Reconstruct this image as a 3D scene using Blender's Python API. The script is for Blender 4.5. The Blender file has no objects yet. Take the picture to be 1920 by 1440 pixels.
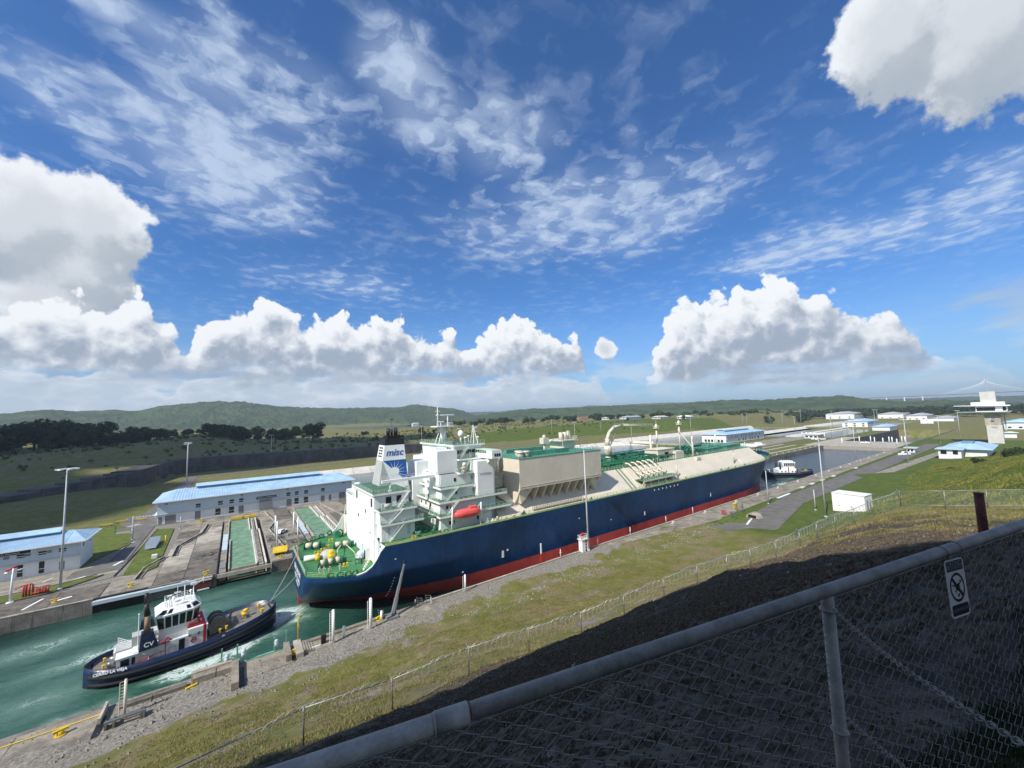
import bpy, math, random
import numpy as np
from mathutils import Vector, Matrix
random.seed(7)
S = bpy.context.scene
COL = S.collection
rad = math.radians

# ---------------------------------------------------------------- camera
cam_d = bpy.data.cameras.new("camera"); cam = bpy.data.objects.new("camera", cam_d); COL.objects.link(cam)
cam_d.sensor_width = 36.0; cam_d.lens = 36.0*722.0/1920.0
cam_d.clip_start = 0.05; cam_d.clip_end = 60000
Rr = ((0.81362313, 0.02011927, 0.58104441), (-0.58040544, 0.08632307, 0.80973937), (-0.03386618, -0.99606403, 0.08191178))
M = Matrix.Identity(4)
for i in range(3):
    M[i][0] = Rr[i][0]; M[i][1] = -Rr[i][1]; M[i][2] = -Rr[i][2]
M[0][3] = 0.0; M[1][3] = 0.0; M[2][3] = 42.0
cam.matrix_world = M
S.camera = cam
S.render.resolution_x = 1024; S.render.resolution_y = 768
# ---------------------------------------------------------------- light and exposure
SUN_AZ = 180+14; SUN_EL = 45
sv = Vector((math.cos(rad(SUN_EL))*math.cos(rad(SUN_AZ)), math.cos(rad(SUN_EL))*math.sin(rad(SUN_AZ)), math.sin(rad(SUN_EL))))
sl = bpy.data.lights.new("sun", 'SUN'); so = bpy.data.objects.new("sun", sl); COL.objects.link(so)
sl.energy = 4.9; sl.angle = rad(0.53); sl.color = (1.0, 0.95, 0.87)
so.rotation_euler = sv.to_track_quat('Z', 'Y').to_euler()
S.view_settings.view_transform = 'Standard'; S.view_settings.look = 'None'
S.view_settings.exposure = 0.14; S.view_settings.gamma = 1.0
SKY_STRENGTH = 0.092
# ---------------------------------------------------------------- node helper
class NT:
    def __init__(s, tree): s.t = tree; s.n = tree.nodes; s.l = tree.links
    def new(s, typ, **kw):
        n = s.n.new(typ)
        for k, v in kw.items(): setattr(n, k, v)
        return n
    def link(s, a, b): s.l.new(a, b)
    def put(s, sock, v):
        if isinstance(v, bpy.types.NodeSocket): s.l.new(v, sock)
        elif v is not None: sock.default_value = v
    def m(s, op, a, b=None, c=None, clamp=False):
        n = s.n.new('ShaderNodeMath'); n.operation = op; n.use_clamp = clamp
        s.put(n.inputs[0], a)
        if b is not None: s.put(n.inputs[1], b)
        if c is not None: s.put(n.inputs[2], c)
        return n.outputs[0]
    def v(s, op, a, b=None):
        n = s.n.new('ShaderNodeVectorMath'); n.operation = op
        s.put(n.inputs[0], a)
        if b is not None: s.put(n.inputs[1], b)
        return n.outputs['Value'] if op in ('LENGTH', 'DOT_PRODUCT', 'DISTANCE') else n.outputs['Vector']
    def ramp(s, x, a, b, lo=0.0, hi=1.0, smooth=True):
        n = s.n.new('ShaderNodeMapRange'); n.interpolation_type = 'SMOOTHSTEP' if smooth else 'LINEAR'
        s.put(n.inputs['Value'], x)
        s.put(n.inputs['From Min'], a); s.put(n.inputs['From Max'], b); s.put(n.inputs['To Min'], lo); s.put(n.inputs['To Max'], hi)
        return n.outputs[0]
    def mix(s, f, a, b, mode='MIX'):
        n = s.n.new('ShaderNodeMix'); n.data_type = 'RGBA'; n.blend_type = mode
        s.put(n.inputs[0], f); s.put(n.inputs[6], a); s.put(n.inputs[7], b)
        return n.outputs[2]
    def noise(s, vec, scale, detail=4, rough=0.55, dim='3D', dist=0.0):
        n = s.n.new('ShaderNodeTexNoise'); n.noise_dimensions = dim
        s.put(n.inputs['Vector'], vec); n.inputs['Scale'].default_value = scale
        n.inputs['Detail'].default_value = detail; n.inputs['Roughness'].default_value = rough
        n.inputs['Distortion'].default_value = dist
        return n.outputs['Fac']
    def vor(s, vec, scale, detail=0, rough=0.5, dim='3D', feature='F1', rnd=1.0):
        n = s.n.new('ShaderNodeTexVoronoi'); n.voronoi_dimensions = dim; n.feature = feature
        s.put(n.inputs['Vector'], vec); n.inputs['Scale'].default_value = scale
        if 'Detail' in n.inputs: n.inputs['Detail'].default_value = detail; n.inputs['Roughness'].default_value = rough
        n.inputs['Randomness'].default_value = rnd
        return n.outputs['Distance']
    def xyz(s, x=0.0, y=0.0, z=0.0):
        n = s.n.new('ShaderNodeCombineXYZ')
        s.put(n.inputs[0], x); s.put(n.inputs[1], y); s.put(n.inputs[2], z); return n.outputs[0]
    def sep(s, v):
        n = s.n.new('ShaderNodeSeparateXYZ'); s.put(n.inputs[0], v); return n.outputs

# ---------------------------------------------------------------- world: sky with clouds placed by direction
W = bpy.data.worlds.new("World"); S.world = W; W.use_nodes = True
W.cycles.sampling_method = 'MANUAL'; W.cycles.sample_map_resolution = 512
T = NT(W.node_tree); T.n.clear()
# skyline of the cumulus bank: (azimuth, elevation) in degrees
TOP = [(3.5, 2.5), (6.0, 5.2), (7.8, 8.0), (9.12, 10.38), (10.34, 10.66), (11.99, 11.9), (13.68, 13.78), (16.59, 14.46), (17.78, 15.98), (19.07, 16.91), (20.77, 16.66), (22.09, 14.66), (22.87, 16.13), (24.39, 16.1), (26.33, 15.44), (27.72, 13.94), (28.23, 16.1), (29.91, 16.03), (31.2, 14.4), (32.2, 12.2), (33.2, 10.4), (35.5, 3.0), (38.87, 3.24), (40.0, 3.3), (41.5, 3.3), (43.26, 5.8), (43.44, 10.08), (44.89, 12.27), (46.11, 11.42), (47.62, 13.06), (49.96, 14.57), (53.17, 14.87), (55.58, 15.33), (57.88, 14.23), (59.73, 11.16), (62.11, 11.18), (63.23, 13.88), (64.41, 13.5), (65.63, 10.8), (67.52, 12.7), (71.26, 14.83), (74.17, 15.06), (76.98, 15.59), (79.69, 15.17), (82.59, 14.43), (84.15, 14.95), (85.97, 16.07), (87.33, 17.3), (88.57, 16.67), (90.45, 15.14), (92.48, 13.61), (94.17, 12.17), (94.8, 9.38), (96.72, 12.41), (97.88, 14.51), (98.9, 15.71), (99.99, 15.21), (100.72, 13.43), (102.77, 13.03), (104.56, 13.93), (106.19, 13.89), (107.98, 13.12)]
CS = [(107.0,19.2,6.0,6.0),(102.7,20.2,4.6,5.2),(103.6,15.6,5.6,4.0),(105.5,12.2,5.5,3.0),(6.6,34.6,5.8,5.6),(1.0,31.8,6.6,6.8),(-6,27,6,7),(40.4,8.9,1.6,1.8),(140,42,16,11),(185,28,20,11),(235,50,34,17),(285,30,22,12),(318,20,12,8)]  # those behind the camera, here and in CI, are added to whiten sky fill
CI = [(87.6,37.7,15.6,5.2,1.0),(91.9,30.4,13.9,6.2,1.0),(70.9,43.5,7.8,5.1,.9),(66.2,39.1,12.0,5.3,.7),(53.1,36.6,10.8,6.3,.75),(42.1,27.7,24.6,7.2,.95),(30.8,27.2,13.8,6.2,.7),(7.3,18.0,10.9,3.6,.8),(1.8,19.3,4.6,5.0,.8),(106.1,30.8,5.0,3.3,.9),(103.1,29.2,4.8,2.2,.9),(91.2,26.3,11.8,3.9,.9),(101.3,39.1,10.8,1.8,.9),(92.3,41.5,4.3,2.5,.8),(77.7,18.7,13.6,3.4,.6),(16.3,18.0,10.2,3.5,.85),(34.9,35.2,2.6,2.8,.5),(150,35,30,12,.6),(260,40,40,15,.6)]
def blob_field(N, P, blobs, k):
    """largest of 1-|d|/r over the blobs, and how high in its blob the point lies"""
    out = None
    for b in blobs:
        d = N.v('SUBTRACT', P, (b[0], b[1], 0)); d = N.v('MULTIPLY', d, (1.0/b[2], 1.0/b[3], 1.0))
        L = N.v('LENGTH', d)
        if len(b) > 4:
            f = N.m('MULTIPLY', N.m('SUBTRACT', 1.25, L, clamp=True), b[4])
        else:
            f = N.m('SUBTRACT', 1.0, L)
        if out is None: out = f
        else:
            n = N.n.new('ShaderNodeMath'); n.operation = 'SMOOTH_MAX'; N.put(n.inputs[0], out); N.put(n.inputs[1], f); n.inputs[2].default_value = k
            out = n.outputs[0]
    return out
def group_base(name):
    g = bpy.data.node_groups.new(name, 'ShaderNodeTree')
    g.interface.new_socket('P', in_out='INPUT', socket_type='NodeSocketVector')
    g.interface.new_socket('G', in_out='OUTPUT', socket_type='NodeSocketFloat')
    N = NT(g); gi = N.new('NodeGroupInput'); go = N.new('NodeGroupOutput')
    return g, N, gi.outputs[0], go.inputs[0]
def warp(N, P, scale, amp, det=2):
    wn = N.new('ShaderNodeTexNoise'); wn.noise_dimensions = '2D'; N.link(P, wn.inputs['Vector']); wn.inputs['Scale'].default_value = scale; wn.inputs['Detail'].default_value = det
    return N.v('ADD', P, N.v('MULTIPLY', N.v('SUBTRACT', wn.outputs['Color'], (.5, .5, .5)), (amp, amp, 0)))
def make_bank():
    g, N, P, out = group_base('cumulus_field')
    Pw = warp(N, P, .42, 1.5, 3)
    x, y, z = N.sep(Pw)
    fc = N.new('ShaderNodeFloatCurve'); N.put(fc.inputs['Value'], N.m('DIVIDE', x, 120.0))
    cv = fc.mapping.curves[0]; fc.mapping.extend = 'HORIZONTAL'
    pts = [(0.0, 3.6)] + TOP + [(112, 10.5), (120, 11.0)]
    while len(cv.points) < len(pts): cv.points.new(.5, .5)
    for p, q in zip(cv.points, pts): p.location = (q[0]/120.0, q[1]/20.0); p.handle_type = 'VECTOR'
    fc.mapping.update()
    top = N.m('MULTIPLY', fc.outputs[0], 20.0)
    s = N.m('MULTIPLY', N.m('SUBTRACT', top, y), .22)
    s = N.m('MINIMUM', s, N.m('ADD', .55, N.m('MULTIPLY', s, .22)))
    v0 = N.vor(Pw, .17, 0, .5, dim='2D', feature='F1')
    v1 = N.vor(Pw, .38, 3.0, .50, dim='2D')
    G = N.m('ADD', s, N.m('ADD', N.m('MULTIPLY', N.m('SUBTRACT', .42, v1), .62), N.m('MULTIPLY', N.m('SUBTRACT', .45, v0), .50)))
    N.link(G, out); return g
def make_soft():
    g, N, P, out = group_base('soft_cumulus_field')
    Pw = warp(N, P, .16, 2.6, 4)
    s = blob_field(N, Pw, CS, .35)
    n = N.noise(P, .30, 6, .60, '2D')
    N.link(N.m('ADD', N.m('MULTIPLY', s, 1.0), N.m('MULTIPLY', N.m('SUBTRACT', n, .5), .85)), out); return g
tc = T.new('ShaderNodeTexCoord'); D = tc.outputs['Generated']
dx, dy, dz = T.sep(D)
az = T.m('MULTIPLY', T.m('ARCTAN2', dy, dx), 57.29578)
az = T.m('ADD', az, T.m('MULTIPLY', T.m('LESS_THAN', az, -35.0), 360.0))
el = T.m('MULTIPLY', T.m('ARCSINE', dz), 57.29578)
P = T.xyz(az, el, 0.0)
gA = make_bank()
gB = make_soft()
def cloud(grp, dvec, e0, e1, gain, bias):
    a = T.new('ShaderNodeGroup'); a.node_tree = grp; T.link(P, a.inputs[0])
    b = T.new('ShaderNodeGroup'); b.node_tree = grp; T.link(T.v('ADD', P, dvec), b.inputs[0])
    al = T.ramp(a.outputs[0], e0, e1)
    rel = T.m('SUBTRACT', a.outputs[0], b.outputs[0])
    return al, rel, a.outputs[0]
sky = T.new('ShaderNodeTexSky'); sky.sky_type = 'NISHITA'; sky.sun_disc = False
sky.sun_elevation = rad(SUN_EL); sky.sun_rotation = math.atan2(sv.x, sv.y); sky.altitude = 50
sky.air_density = 1.0; sky.dust_density = 0.3; sky.ozone_density = 5.0
base = T.mix(1.0, sky.outputs[0], (0.60, 1.02, 1.42, 1), 'MULTIPLY')
# pale wash low over the horizon, as moist air
wash = T.ramp(el, 0.0, 17.0, .55, 0.0)
base = T.mix(wash, base, (3.9, 5.4, 7.2, 1))
# high thin cloud: ripples seen on a plane overhead
inv = T.m('DIVIDE', 1.0, T.m('MAXIMUM', dz, .06))
PL = T.xyz(T.m('MULTIPLY', dx, inv), T.m('MULTIPLY', dy, inv), 0.0)
PR = T.v('MULTIPLY', PL, (1.0, 1.0, 1.0))
n1 = T.noise(PR, 8.5, 4, .52, '2D', .2)
n2 = T.noise(T.v('ADD', PR, (3.3, 7.7, 0)), 1.7, 3, .5, '2D')
mk = blob_field(T, P, CI, .3)
n3 = T.vor(T.v('ADD', T.v('MULTIPLY', PR, (1.0, 1.6, 1)), T.xyz(n1, n2, 0.0)), 9.0, 1.0, .5, dim='2D', feature='SMOOTH_F1')
cd = T.m('ADD', T.m('MULTIPLY', n1, .75), T.m('MULTIPLY', n2, .45))
cd = T.m('SUBTRACT', cd, T.m('MULTIPLY', n3, .12))
cirr = T.ramp(T.m('ADD', cd, T.m('MULTIPLY', mk, .30)),   .53, 1.00)
cirr = T.m('MULTIPLY', cirr, T.ramp(mk, .0, .5))
veil = T.m('MULTIPLY', T.ramp(mk, .1, .9), T.ramp(n2, .25, .7, .06, .38))
cirr = T.m('MAXIMUM', T.m('MULTIPLY', cirr, .80), veil)
cirr = T.m('MULTIPLY', cirr, T.ramp(el, 4, 16))
col = T.mix(cirr, base, (6.0, 7.2, 9.0, 1))
# faint smudges of far cloud near the horizon
n4 = T.noise(T.v('MULTIPLY', P, (.13, .42, 1)), 1.0, 5, .6, '2D')
low = T.m('MULTIPLY', T.ramp(n4, .38, .64), T.m('MULTIPLY', T.ramp(el, .6, 2.6), T.ramp(el, 9.5, 5.5)))
low = T.m('MULTIPLY', low, T.ramp(az, 30, 75, .55, .9))
col = T.mix(low, col, (6.6, 7.6, 8.6, 1))
# a farther, hazier row of cumulus low down
sb = T.new('ShaderNodeGroup'); sb.node_tree = gA; T.link(T.xyz(T.m('ADD', T.m('MULTIPLY', az, .93), 5.5), T.m('ADD', T.m('MULTIPLY', el, 2.0), 1.2), 0.0), sb.inputs[0])
a2 = T.m('MULTIPLY', T.m('MULTIPLY', T.ramp(sb.outputs[0], -.02, .30), T.ramp(el, .4, 2.4, .25, .85)), T.ramp(az, 32, 52, .42, 1.0))
c2 = T.mix(T.ramp(sb.outputs[0], .05, .85), (8.0, 8.6, 9.2, 1), (5.6, 6.5, 7.6, 1))
col = T.mix(a2, col, c2)
# soft clouds
aB, rB, gBv = cloud(gB, (.7, 2.6, 0), -.02, .16, 1, 0)
shB = T.ramp(rB, -.28, .30)
cB = T.mix(shB, (4.4, 5.0, 5.7, 1), (9.0, 9.3, 9.8, 1))
cB = T.mix(T.ramp(gBv, .15, .8, 0, .62), cB, (5.6, 6.1, 6.6, 1))
col = T.mix(T.m('MULTIPLY', aB, .97), col, cB)
gs = T.m('MULTIPLY', T.m('MULTIPLY', T.ramp(el, 4.5, 7.0), T.ramp(el, 12.5, 8.5)), T.m('MULTIPLY', T.ramp(az, 12, 4), T.ramp(T.noise(T.v('MULTIPLY', P, (.09, .30, 1)), 1.0, 4, .55, '2D'), .36, .62)))
col = T.mix(T.m('MULTIPLY', gs, .8), col, (4.6, 5.6, 6.9, 1))
# crisp cumulus
aA, rA, gAv = cloud(gA, (.75, 1.3, 0), -.02, .15, 1, 0)
hgt = T.ramp(el, 5.4, 12.5)
nS = T.noise(T.v('MULTIPLY', P, (.075, .13, 1)), 1.0, 3, .5, '2D')
thick = T.ramp(gAv, .05, .95, .34, -.10)
shA = T.m('ADD', T.m('ADD', T.m('MULTIPLY', rA, 1.25), thick), T.m('ADD', T.m('MULTIPLY', hgt, .34), T.m('MULTIPLY', T.m('SUBTRACT', nS, .5), 1.1)))
shA = T.ramp(shA, -.10, 1.05)
cA = T.mix(shA, (3.7, 4.4, 5.5, 1), (9.4, 9.7, 10.1, 1))
nB = T.noise(T.v('MULTIPLY', P, (.16, .5, 1)), 1.0, 5, .6, '2D')
aA = T.m('MULTIPLY', aA, T.ramp(T.m('ADD', T.m('ADD', el, T.ramp(az, 44, 34, 0, 1.9)), T.m('MULTIPLY', T.m('SUBTRACT', nB, .5), 6.5)), 4.4, 7.6, .0, 1.0))
col = T.mix(aA, col, cA)
# flat grey bases
n5 = T.noise(T.v('MULTIPLY', P, (.10, .55, 1)), 1.0, 4, .5, '2D')
gb = T.m('MULTIPLY', T.m('MULTIPLY', T.ramp(el, 4.2, 5.6), T.ramp(el, 8.2, 6.2)), T.m('MULTIPLY', T.ramp(n5, .38, .58), T.ramp(az, 42, 62, .0, .8)))
col = T.mix(T.m('MULTIPLY', gb, .75), col, (3.7, 4.5, 5.7, 1))
# below the horizon: dull land/sea
col = T.mix(T.ramp(el, -.2, -2.0), col, (1.6, 2.0, 2.2, 1))
bg = T.new('ShaderNodeBackground'); T.link(col, bg.inputs[0]); bg.inputs[1].default_value = SKY_STRENGTH
wo = T.new('ShaderNodeOutputWorld'); T.link(bg.outputs[0], wo.inputs[0])
# ---------------------------------------------------------------- scene graph helpers
MESHES = {}
def tagp(o, label=None, cat=None, group=None, kind=None):
    if label: o['label'] = label
    if cat: o['category'] = cat
    if group: o['group'] = group
    if kind: o['kind'] = kind
    return o
def emp(name, label=None, cat=None, loc=(0, 0, 0), rz=0.0, group=None, kind=None):
    o = bpy.data.objects.new(name, None); COL.objects.link(o)
    o.empty_display_size = .5
    o.location = loc; o.rotation_euler = (0, 0, rz)
    return tagp(o, label, cat, group, kind)
def copy_tree(o, parent=None):
    c = o.copy(); COL.objects.link(c)
    if parent is not None: c.parent = parent
    for ch in list(o.children): copy_tree(ch, c)
    return c
def origin(p):
    v = Vector((0, 0, 0))
    while p is not None: v = v + Vector(p.location); p = p.parent
    return v
class MB:
    def __init__(s): s.v = []; s.f = []; s.sm = []
    def add(s, vs, fs, smooth=False):
        b = len(s.v); s.v.extend(vs)
        for f in fs: s.f.append(tuple(b+i for i in f)); s.sm.append(smooth)
        return s
    def box(s, x0, x1, y0, y1, z0, z1):
        if x0 > x1: x0, x1 = x1, x0
        if y0 > y1: y0, y1 = y1, y0
        if z0 > z1: z0, z1 = z1, z0
        v = [(x0,y0,z0),(x1,y0,z0),(x1,y1,z0),(x0,y1,z0),(x0,y0,z1),(x1,y0,z1),(x1,y1,z1),(x0,y1,z1)]
        return s.add(v, [(0,3,2,1),(4,5,6,7),(0,1,5,4),(1,2,6,5),(2,3,7,6),(3,0,4,7)])
    def hexa(s, lo, hi):
        """8-corner solid from two quads (lists of 4 points)"""
        return s.add(list(lo)+list(hi), [(0,3,2,1),(4,5,6,7),(0,1,5,4),(1,2,6,5),(2,3,7,6),(3,0,4,7)])
    def prism(s, pts, z0, z1):
        n = len(pts); v = [(p[0],p[1],z0) for p in pts]+[(p[0],p[1],z1) for p in pts]
        return s.add(v, [tuple(range(n))[::-1], tuple(range(n,2*n))]+[(i,(i+1)%n,n+(i+1)%n,n+i) for i in range(n)])
    def prismx(s, pts, x0, x1):   # pts (y,z)
        n = len(pts); v = [(x0,p[0],p[1]) for p in pts]+[(x1,p[0],p[1]) for p in pts]
        return s.add(v, [tuple(range(n))[::-1], tuple(range(n,2*n))]+[(i,(i+1)%n,n+(i+1)%n,n+i) for i in range(n)])
    def prismy(s, pts, y0, y1):   # pts (x,z)
        n = len(pts); v = [(p[0],y0,p[1]) for p in pts]+[(p[0],y1,p[1]) for p in pts]
        return s.add(v, [tuple(range(n)), tuple(range(n,2*n))[::-1]]+[(i,n+i,n+(i+1)%n,(i+1)%n) for i in range(n)])
    def cyl(s, p0, p1, r0, r1=None, n=8, cap=True):
        if r1 is None: r1 = r0
        p0 = Vector(p0); p1 = Vector(p1); d = (p1-p0)
        if d.length < 1e-6: return s
        d.normalize(); a = d.orthogonal().normalized(); b = d.cross(a)
        v = []
        for p, r in ((p0, r0), (p1, r1)):
            for i in range(n):
                t = 2*math.pi*i/n; q = p+a*(r*math.cos(t))+b*(r*math.sin(t)); v.append((q.x,q.y,q.z))
        fs = [(i,(i+1)%n,n+(i+1)%n,n+i) for i in range(n)]
        s.add(v, fs, n > 5)
        if cap:
            b0 = len(s.v)-2*n
            s.f.append(tuple(b0+i for i in range(n))[::-1]); s.sm.append(False)
            s.f.append(tuple(b0+n+i for i in range(n))); s.sm.append(False)
        return s
    def tube(s, path, r, n=6):
        for a, b in zip(path[:-1], path[1:]): s.cyl(a, b, r, r, n, True)
        return s
    def sphere(s, c, r, nu=10, nv=6, sc=(1,1,1), half=False):
        v = []; f = []
        for j in range(nv+1):
            ph = (math.pi*(0.5 if half else 1.0))*j/nv
            for i in range(nu):
                t = 2*math.pi*i/nu
                v.append((c[0]+r*sc[0]*math.sin(ph)*math.cos(t), c[1]+r*sc[1]*math.sin(ph)*math.sin(t), c[2]+r*sc[2]*math.cos(ph)))
        for j in range(nv):
            for i in range(nu): f.append((j*nu+i, (j+1)*nu+i, (j+1)*nu+(i+1)%nu, j*nu+(i+1)%nu))
        return s.add(v, f, True)
    def torus(s, c, R, r, ax='z', n=14, m=6, sc=(1,1)):
        v = []; f = []
        for i in range(n):
            t = 2*math.pi*i/n
            for j in range(m):
                u = 2*math.pi*j/m; rr = R+r*math.cos(u); p = (rr*math.cos(t)*sc[0], rr*math.sin(t)*sc[1], r*math.sin(u))
                if ax == 'z': q = p
                elif ax == 'y': q = (p[0], p[2], p[1])
                else: q = (p[2], p[0], p[1])
                v.append((c[0]+q[0], c[1]+q[1], c[2]+q[2]))
        for i in range(n):
            for j in range(m): f.append((i*m+j, ((i+1)%n)*m+j, ((i+1)%n)*m+(j+1)%m, i*m+(j+1)%m))
        return s.add(v, f, True)
    def loft(s, rings, close=True, cap=True, smooth=True):
        n = len(rings[0]); base = len(s.v)
        for r in rings: s.v.extend([tuple(p) for p in r])
        for k in range(len(rings)-1):
            for i in range(n if close else n-1):
                a = base+k*n+i; b = base+k*n+(i+1)%n
                s.f.append((a, b, b+n, a+n)); s.sm.append(smooth)
        if cap:
            s.f.append(tuple(base+i for i in range(n))[::-1]); s.sm.append(False)
            s.f.append(tuple(base+(len(rings)-1)*n+i for i in range(n))); s.sm.append(False)
        return s
    def rail(s, path, h=1.1, step=1.6, r=.035, nr=3, closed=False):
        pts = [Vector(p) for p in path]
        if closed: pts.append(pts[0])
        for a, b in zip(pts[:-1], pts[1:]):
            L = (b-a).length; k = max(1, round(L/step))
            for i in range(k+1):
                p = a.lerp(b, i/k); s.cyl(p, p+Vector((0,0,h)), r*1.2, r*1.2, 4, False)
            for j in range(nr):
                z = Vector((0,0,h*(j+1)/nr)); s.cyl(a+z, b+z, r, r, 4, False)
        return s
    def stair(s, a, b, w=.8, n=10):
        a = Vector(a); b = Vector(b); d = (b-a); h = Vector((d.x,d.y,0)).normalized(); side = Vector((-h.y,h.x,0))*(w/2)
        for sg in (-1, 1):
            s.cyl(a+side*sg, b+side*sg, .09, .09, 4)
            s.cyl(a+side*sg+Vector((0,0,.95)), b+side*sg+Vector((0,0,.95)), .04, .04, 4)
        for i in range(n):
            p = a.lerp(b, (i+.5)/n); q0 = p-side; q1 = p+side
            s.hexa([q0-h*.12, q1-h*.12, q1+h*.12, q0+h*.12], [q0-h*.12+Vector((0,0,.04)), q1-h*.12+Vector((0,0,.04)), q1+h*.12+Vector((0,0,.04)), q0+h*.12+Vector((0,0,.04))])
        return s
    def build(s, name, mat, parent=None, label=None, cat=None, group=None, kind=None, local=False, loc=None):
        me = bpy.data.meshes.new(name)
        off = Vector((0,0,0))
        if not local:
            if parent is not None: off = origin(parent)
            if loc is not None: off = off+Vector(loc) if parent is None else Vector(loc)
        vs = [(p[0]-off.x, p[1]-off.y, p[2]-off.z) for p in s.v] if off.length > 0 else [tuple(p) for p in s.v]
        me.from_pydata(vs, [], s.f); me.polygons.foreach_set('use_smooth', s.sm); me.update()
        if mat is not None: me.materials.append(mat)
        o = bpy.data.objects.new(name, me); COL.objects.link(o)
        if parent is not None:
            o.parent = parent
            if loc is not None and not local: o.location = Vector(loc)-origin(parent)
        elif loc is not None: o.location = loc
        return tagp(o, label, cat, group, kind)
def inst(src, parent=None, loc=None, rz=None, name=None):
    c = src.copy(); COL.objects.link(c)
    if parent is not None: c.parent = parent
    if loc is not None: c.location = loc
    if rz is not None: c.rotation_euler = (0, 0, rz)
    return c
def np_mesh(name, V, F, mat, smooth=True, kind=None, parent=None, label=None, cat=None):
    """V (n,3), F (m,3 or 4) arrays"""
    me = bpy.data.meshes.new(name); V = np.asarray(V, dtype=np.float32); F = np.asarray(F, dtype=np.int32)
    k = F.shape[1]
    me.vertices.add(len(V)); me.vertices.foreach_set('co', V.ravel())
    me.loops.add(F.size); me.loops.foreach_set('vertex_index', F.ravel())
    me.polygons.add(len(F)); me.polygons.foreach_set('loop_start', np.arange(0, F.size, k, dtype=np.int32))
    me.polygons.foreach_set('loop_total', np.full(len(F), k, dtype=np.int32))
    me.polygons.foreach_set('use_smooth', np.full(len(F), smooth)); me.update(calc_edges=True)
    if mat: me.materials.append(mat)
    o = bpy.data.objects.new(name, me); COL.objects.link(o)
    if parent is not None: o.parent = parent
    return tagp(o, label, cat, None, kind)
def zone_attr(o, arr, name='zone'):
    a = o.data.color_attributes.new(name, 'FLOAT_COLOR', 'POINT')
    full = np.ones((len(o.data.vertices), 4), dtype=np.float32); full[:, :arr.shape[1]] = arr
    a.data.foreach_set('color', full.ravel())
def text(txt, parent, mat, loc, rot, size, name='lettering', align='CENTER', shear=0.0, ext=.01, sx=1.0, bold=0.0):
    cu = bpy.data.curves.new(name, 'FONT'); cu.body = txt; cu.size = size; cu.align_x = align; cu.align_y = 'CENTER'; cu.extrude = ext; cu.shear = shear; cu.offset = bold
    cu.materials.append(mat); o = bpy.data.objects.new(name, cu); COL.objects.link(o)
    if parent is not None: o.parent = parent; o.location = Vector(loc)-origin(parent)
    else: o.location = loc
    o.rotation_euler = rot; o.scale = (sx, 1, 1)
    return o
# ---------------------------------------------------------------- materials
def bsdf(name):
    m = bpy.data.materials.new(name); m.use_nodes = True; N = NT(m.node_tree)
    b = [n for n in N.n if n.type == 'BSDF_PRINCIPLED'][0]
    return m, N, b
def hexc(c): return (c[0], c[1], c[2], 1.0)
def mat(name, c, rough=.6, metal=0.0, var=.18, scale=.6, bump=0.0, bscale=None, dirt=None, spec=.4, streak=0.0):
    m, N, b = bsdf(name)
    g = N.new('ShaderNodeNewGeometry'); pos = g.outputs['Position']
    n = N.noise(pos, scale, 5, .6)
    n2 = N.noise(pos, scale*7.3, 3, .6)
    f = N.m('ADD', N.m('MULTIPLY', n, .65), N.m('MULTIPLY', n2, .35))
    lo = tuple(x*(1-var*1.6) for x in c); hi = tuple(min(1, x*(1+var)) for x in c)
    colr = N.mix(N.ramp(f, .3, .7), hexc(lo), hexc(hi))
    if streak > 0:
        sn = N.noise(N.v('MULTIPLY', pos, (1.1, 1.1, .07)), 1.0, 4, .65)
        dc = dirt or (c[0]*.35, c[1]*.33, c[2]*.28)
        colr = N.mix(N.m('MULTIPLY', N.ramp(sn, .52, .72), streak), colr, hexc(dc))
    elif dirt:
        dn = N.noise(pos, scale*.4, 6, .65); colr = N.mix(N.ramp(dn, .5, .68), colr, hexc(dirt))
    N.put(b.inputs['Base Color'], colr)
    b.inputs['Roughness'].default_value = rough; b.inputs['Metallic'].default_value = metal
    b.inputs['Specular IOR Level'].default_value = spec
    N.put(b.inputs['Roughness'], N.ramp(n2, .2, .8, max(.05, rough-.12), min(1, rough+.12)))
    if bump > 0:
        bn = N.new('ShaderNodeBump'); bn.inputs['Strength'].default_value = min(1, bump); bn.inputs['Distance'].default_value = .05*max(1, bump)
        N.put(bn.inputs['Height'], N.noise(pos, bscale or scale*12, 5, .65)); N.link(bn.outputs[0], b.inputs['Normal'])
    return m
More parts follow.
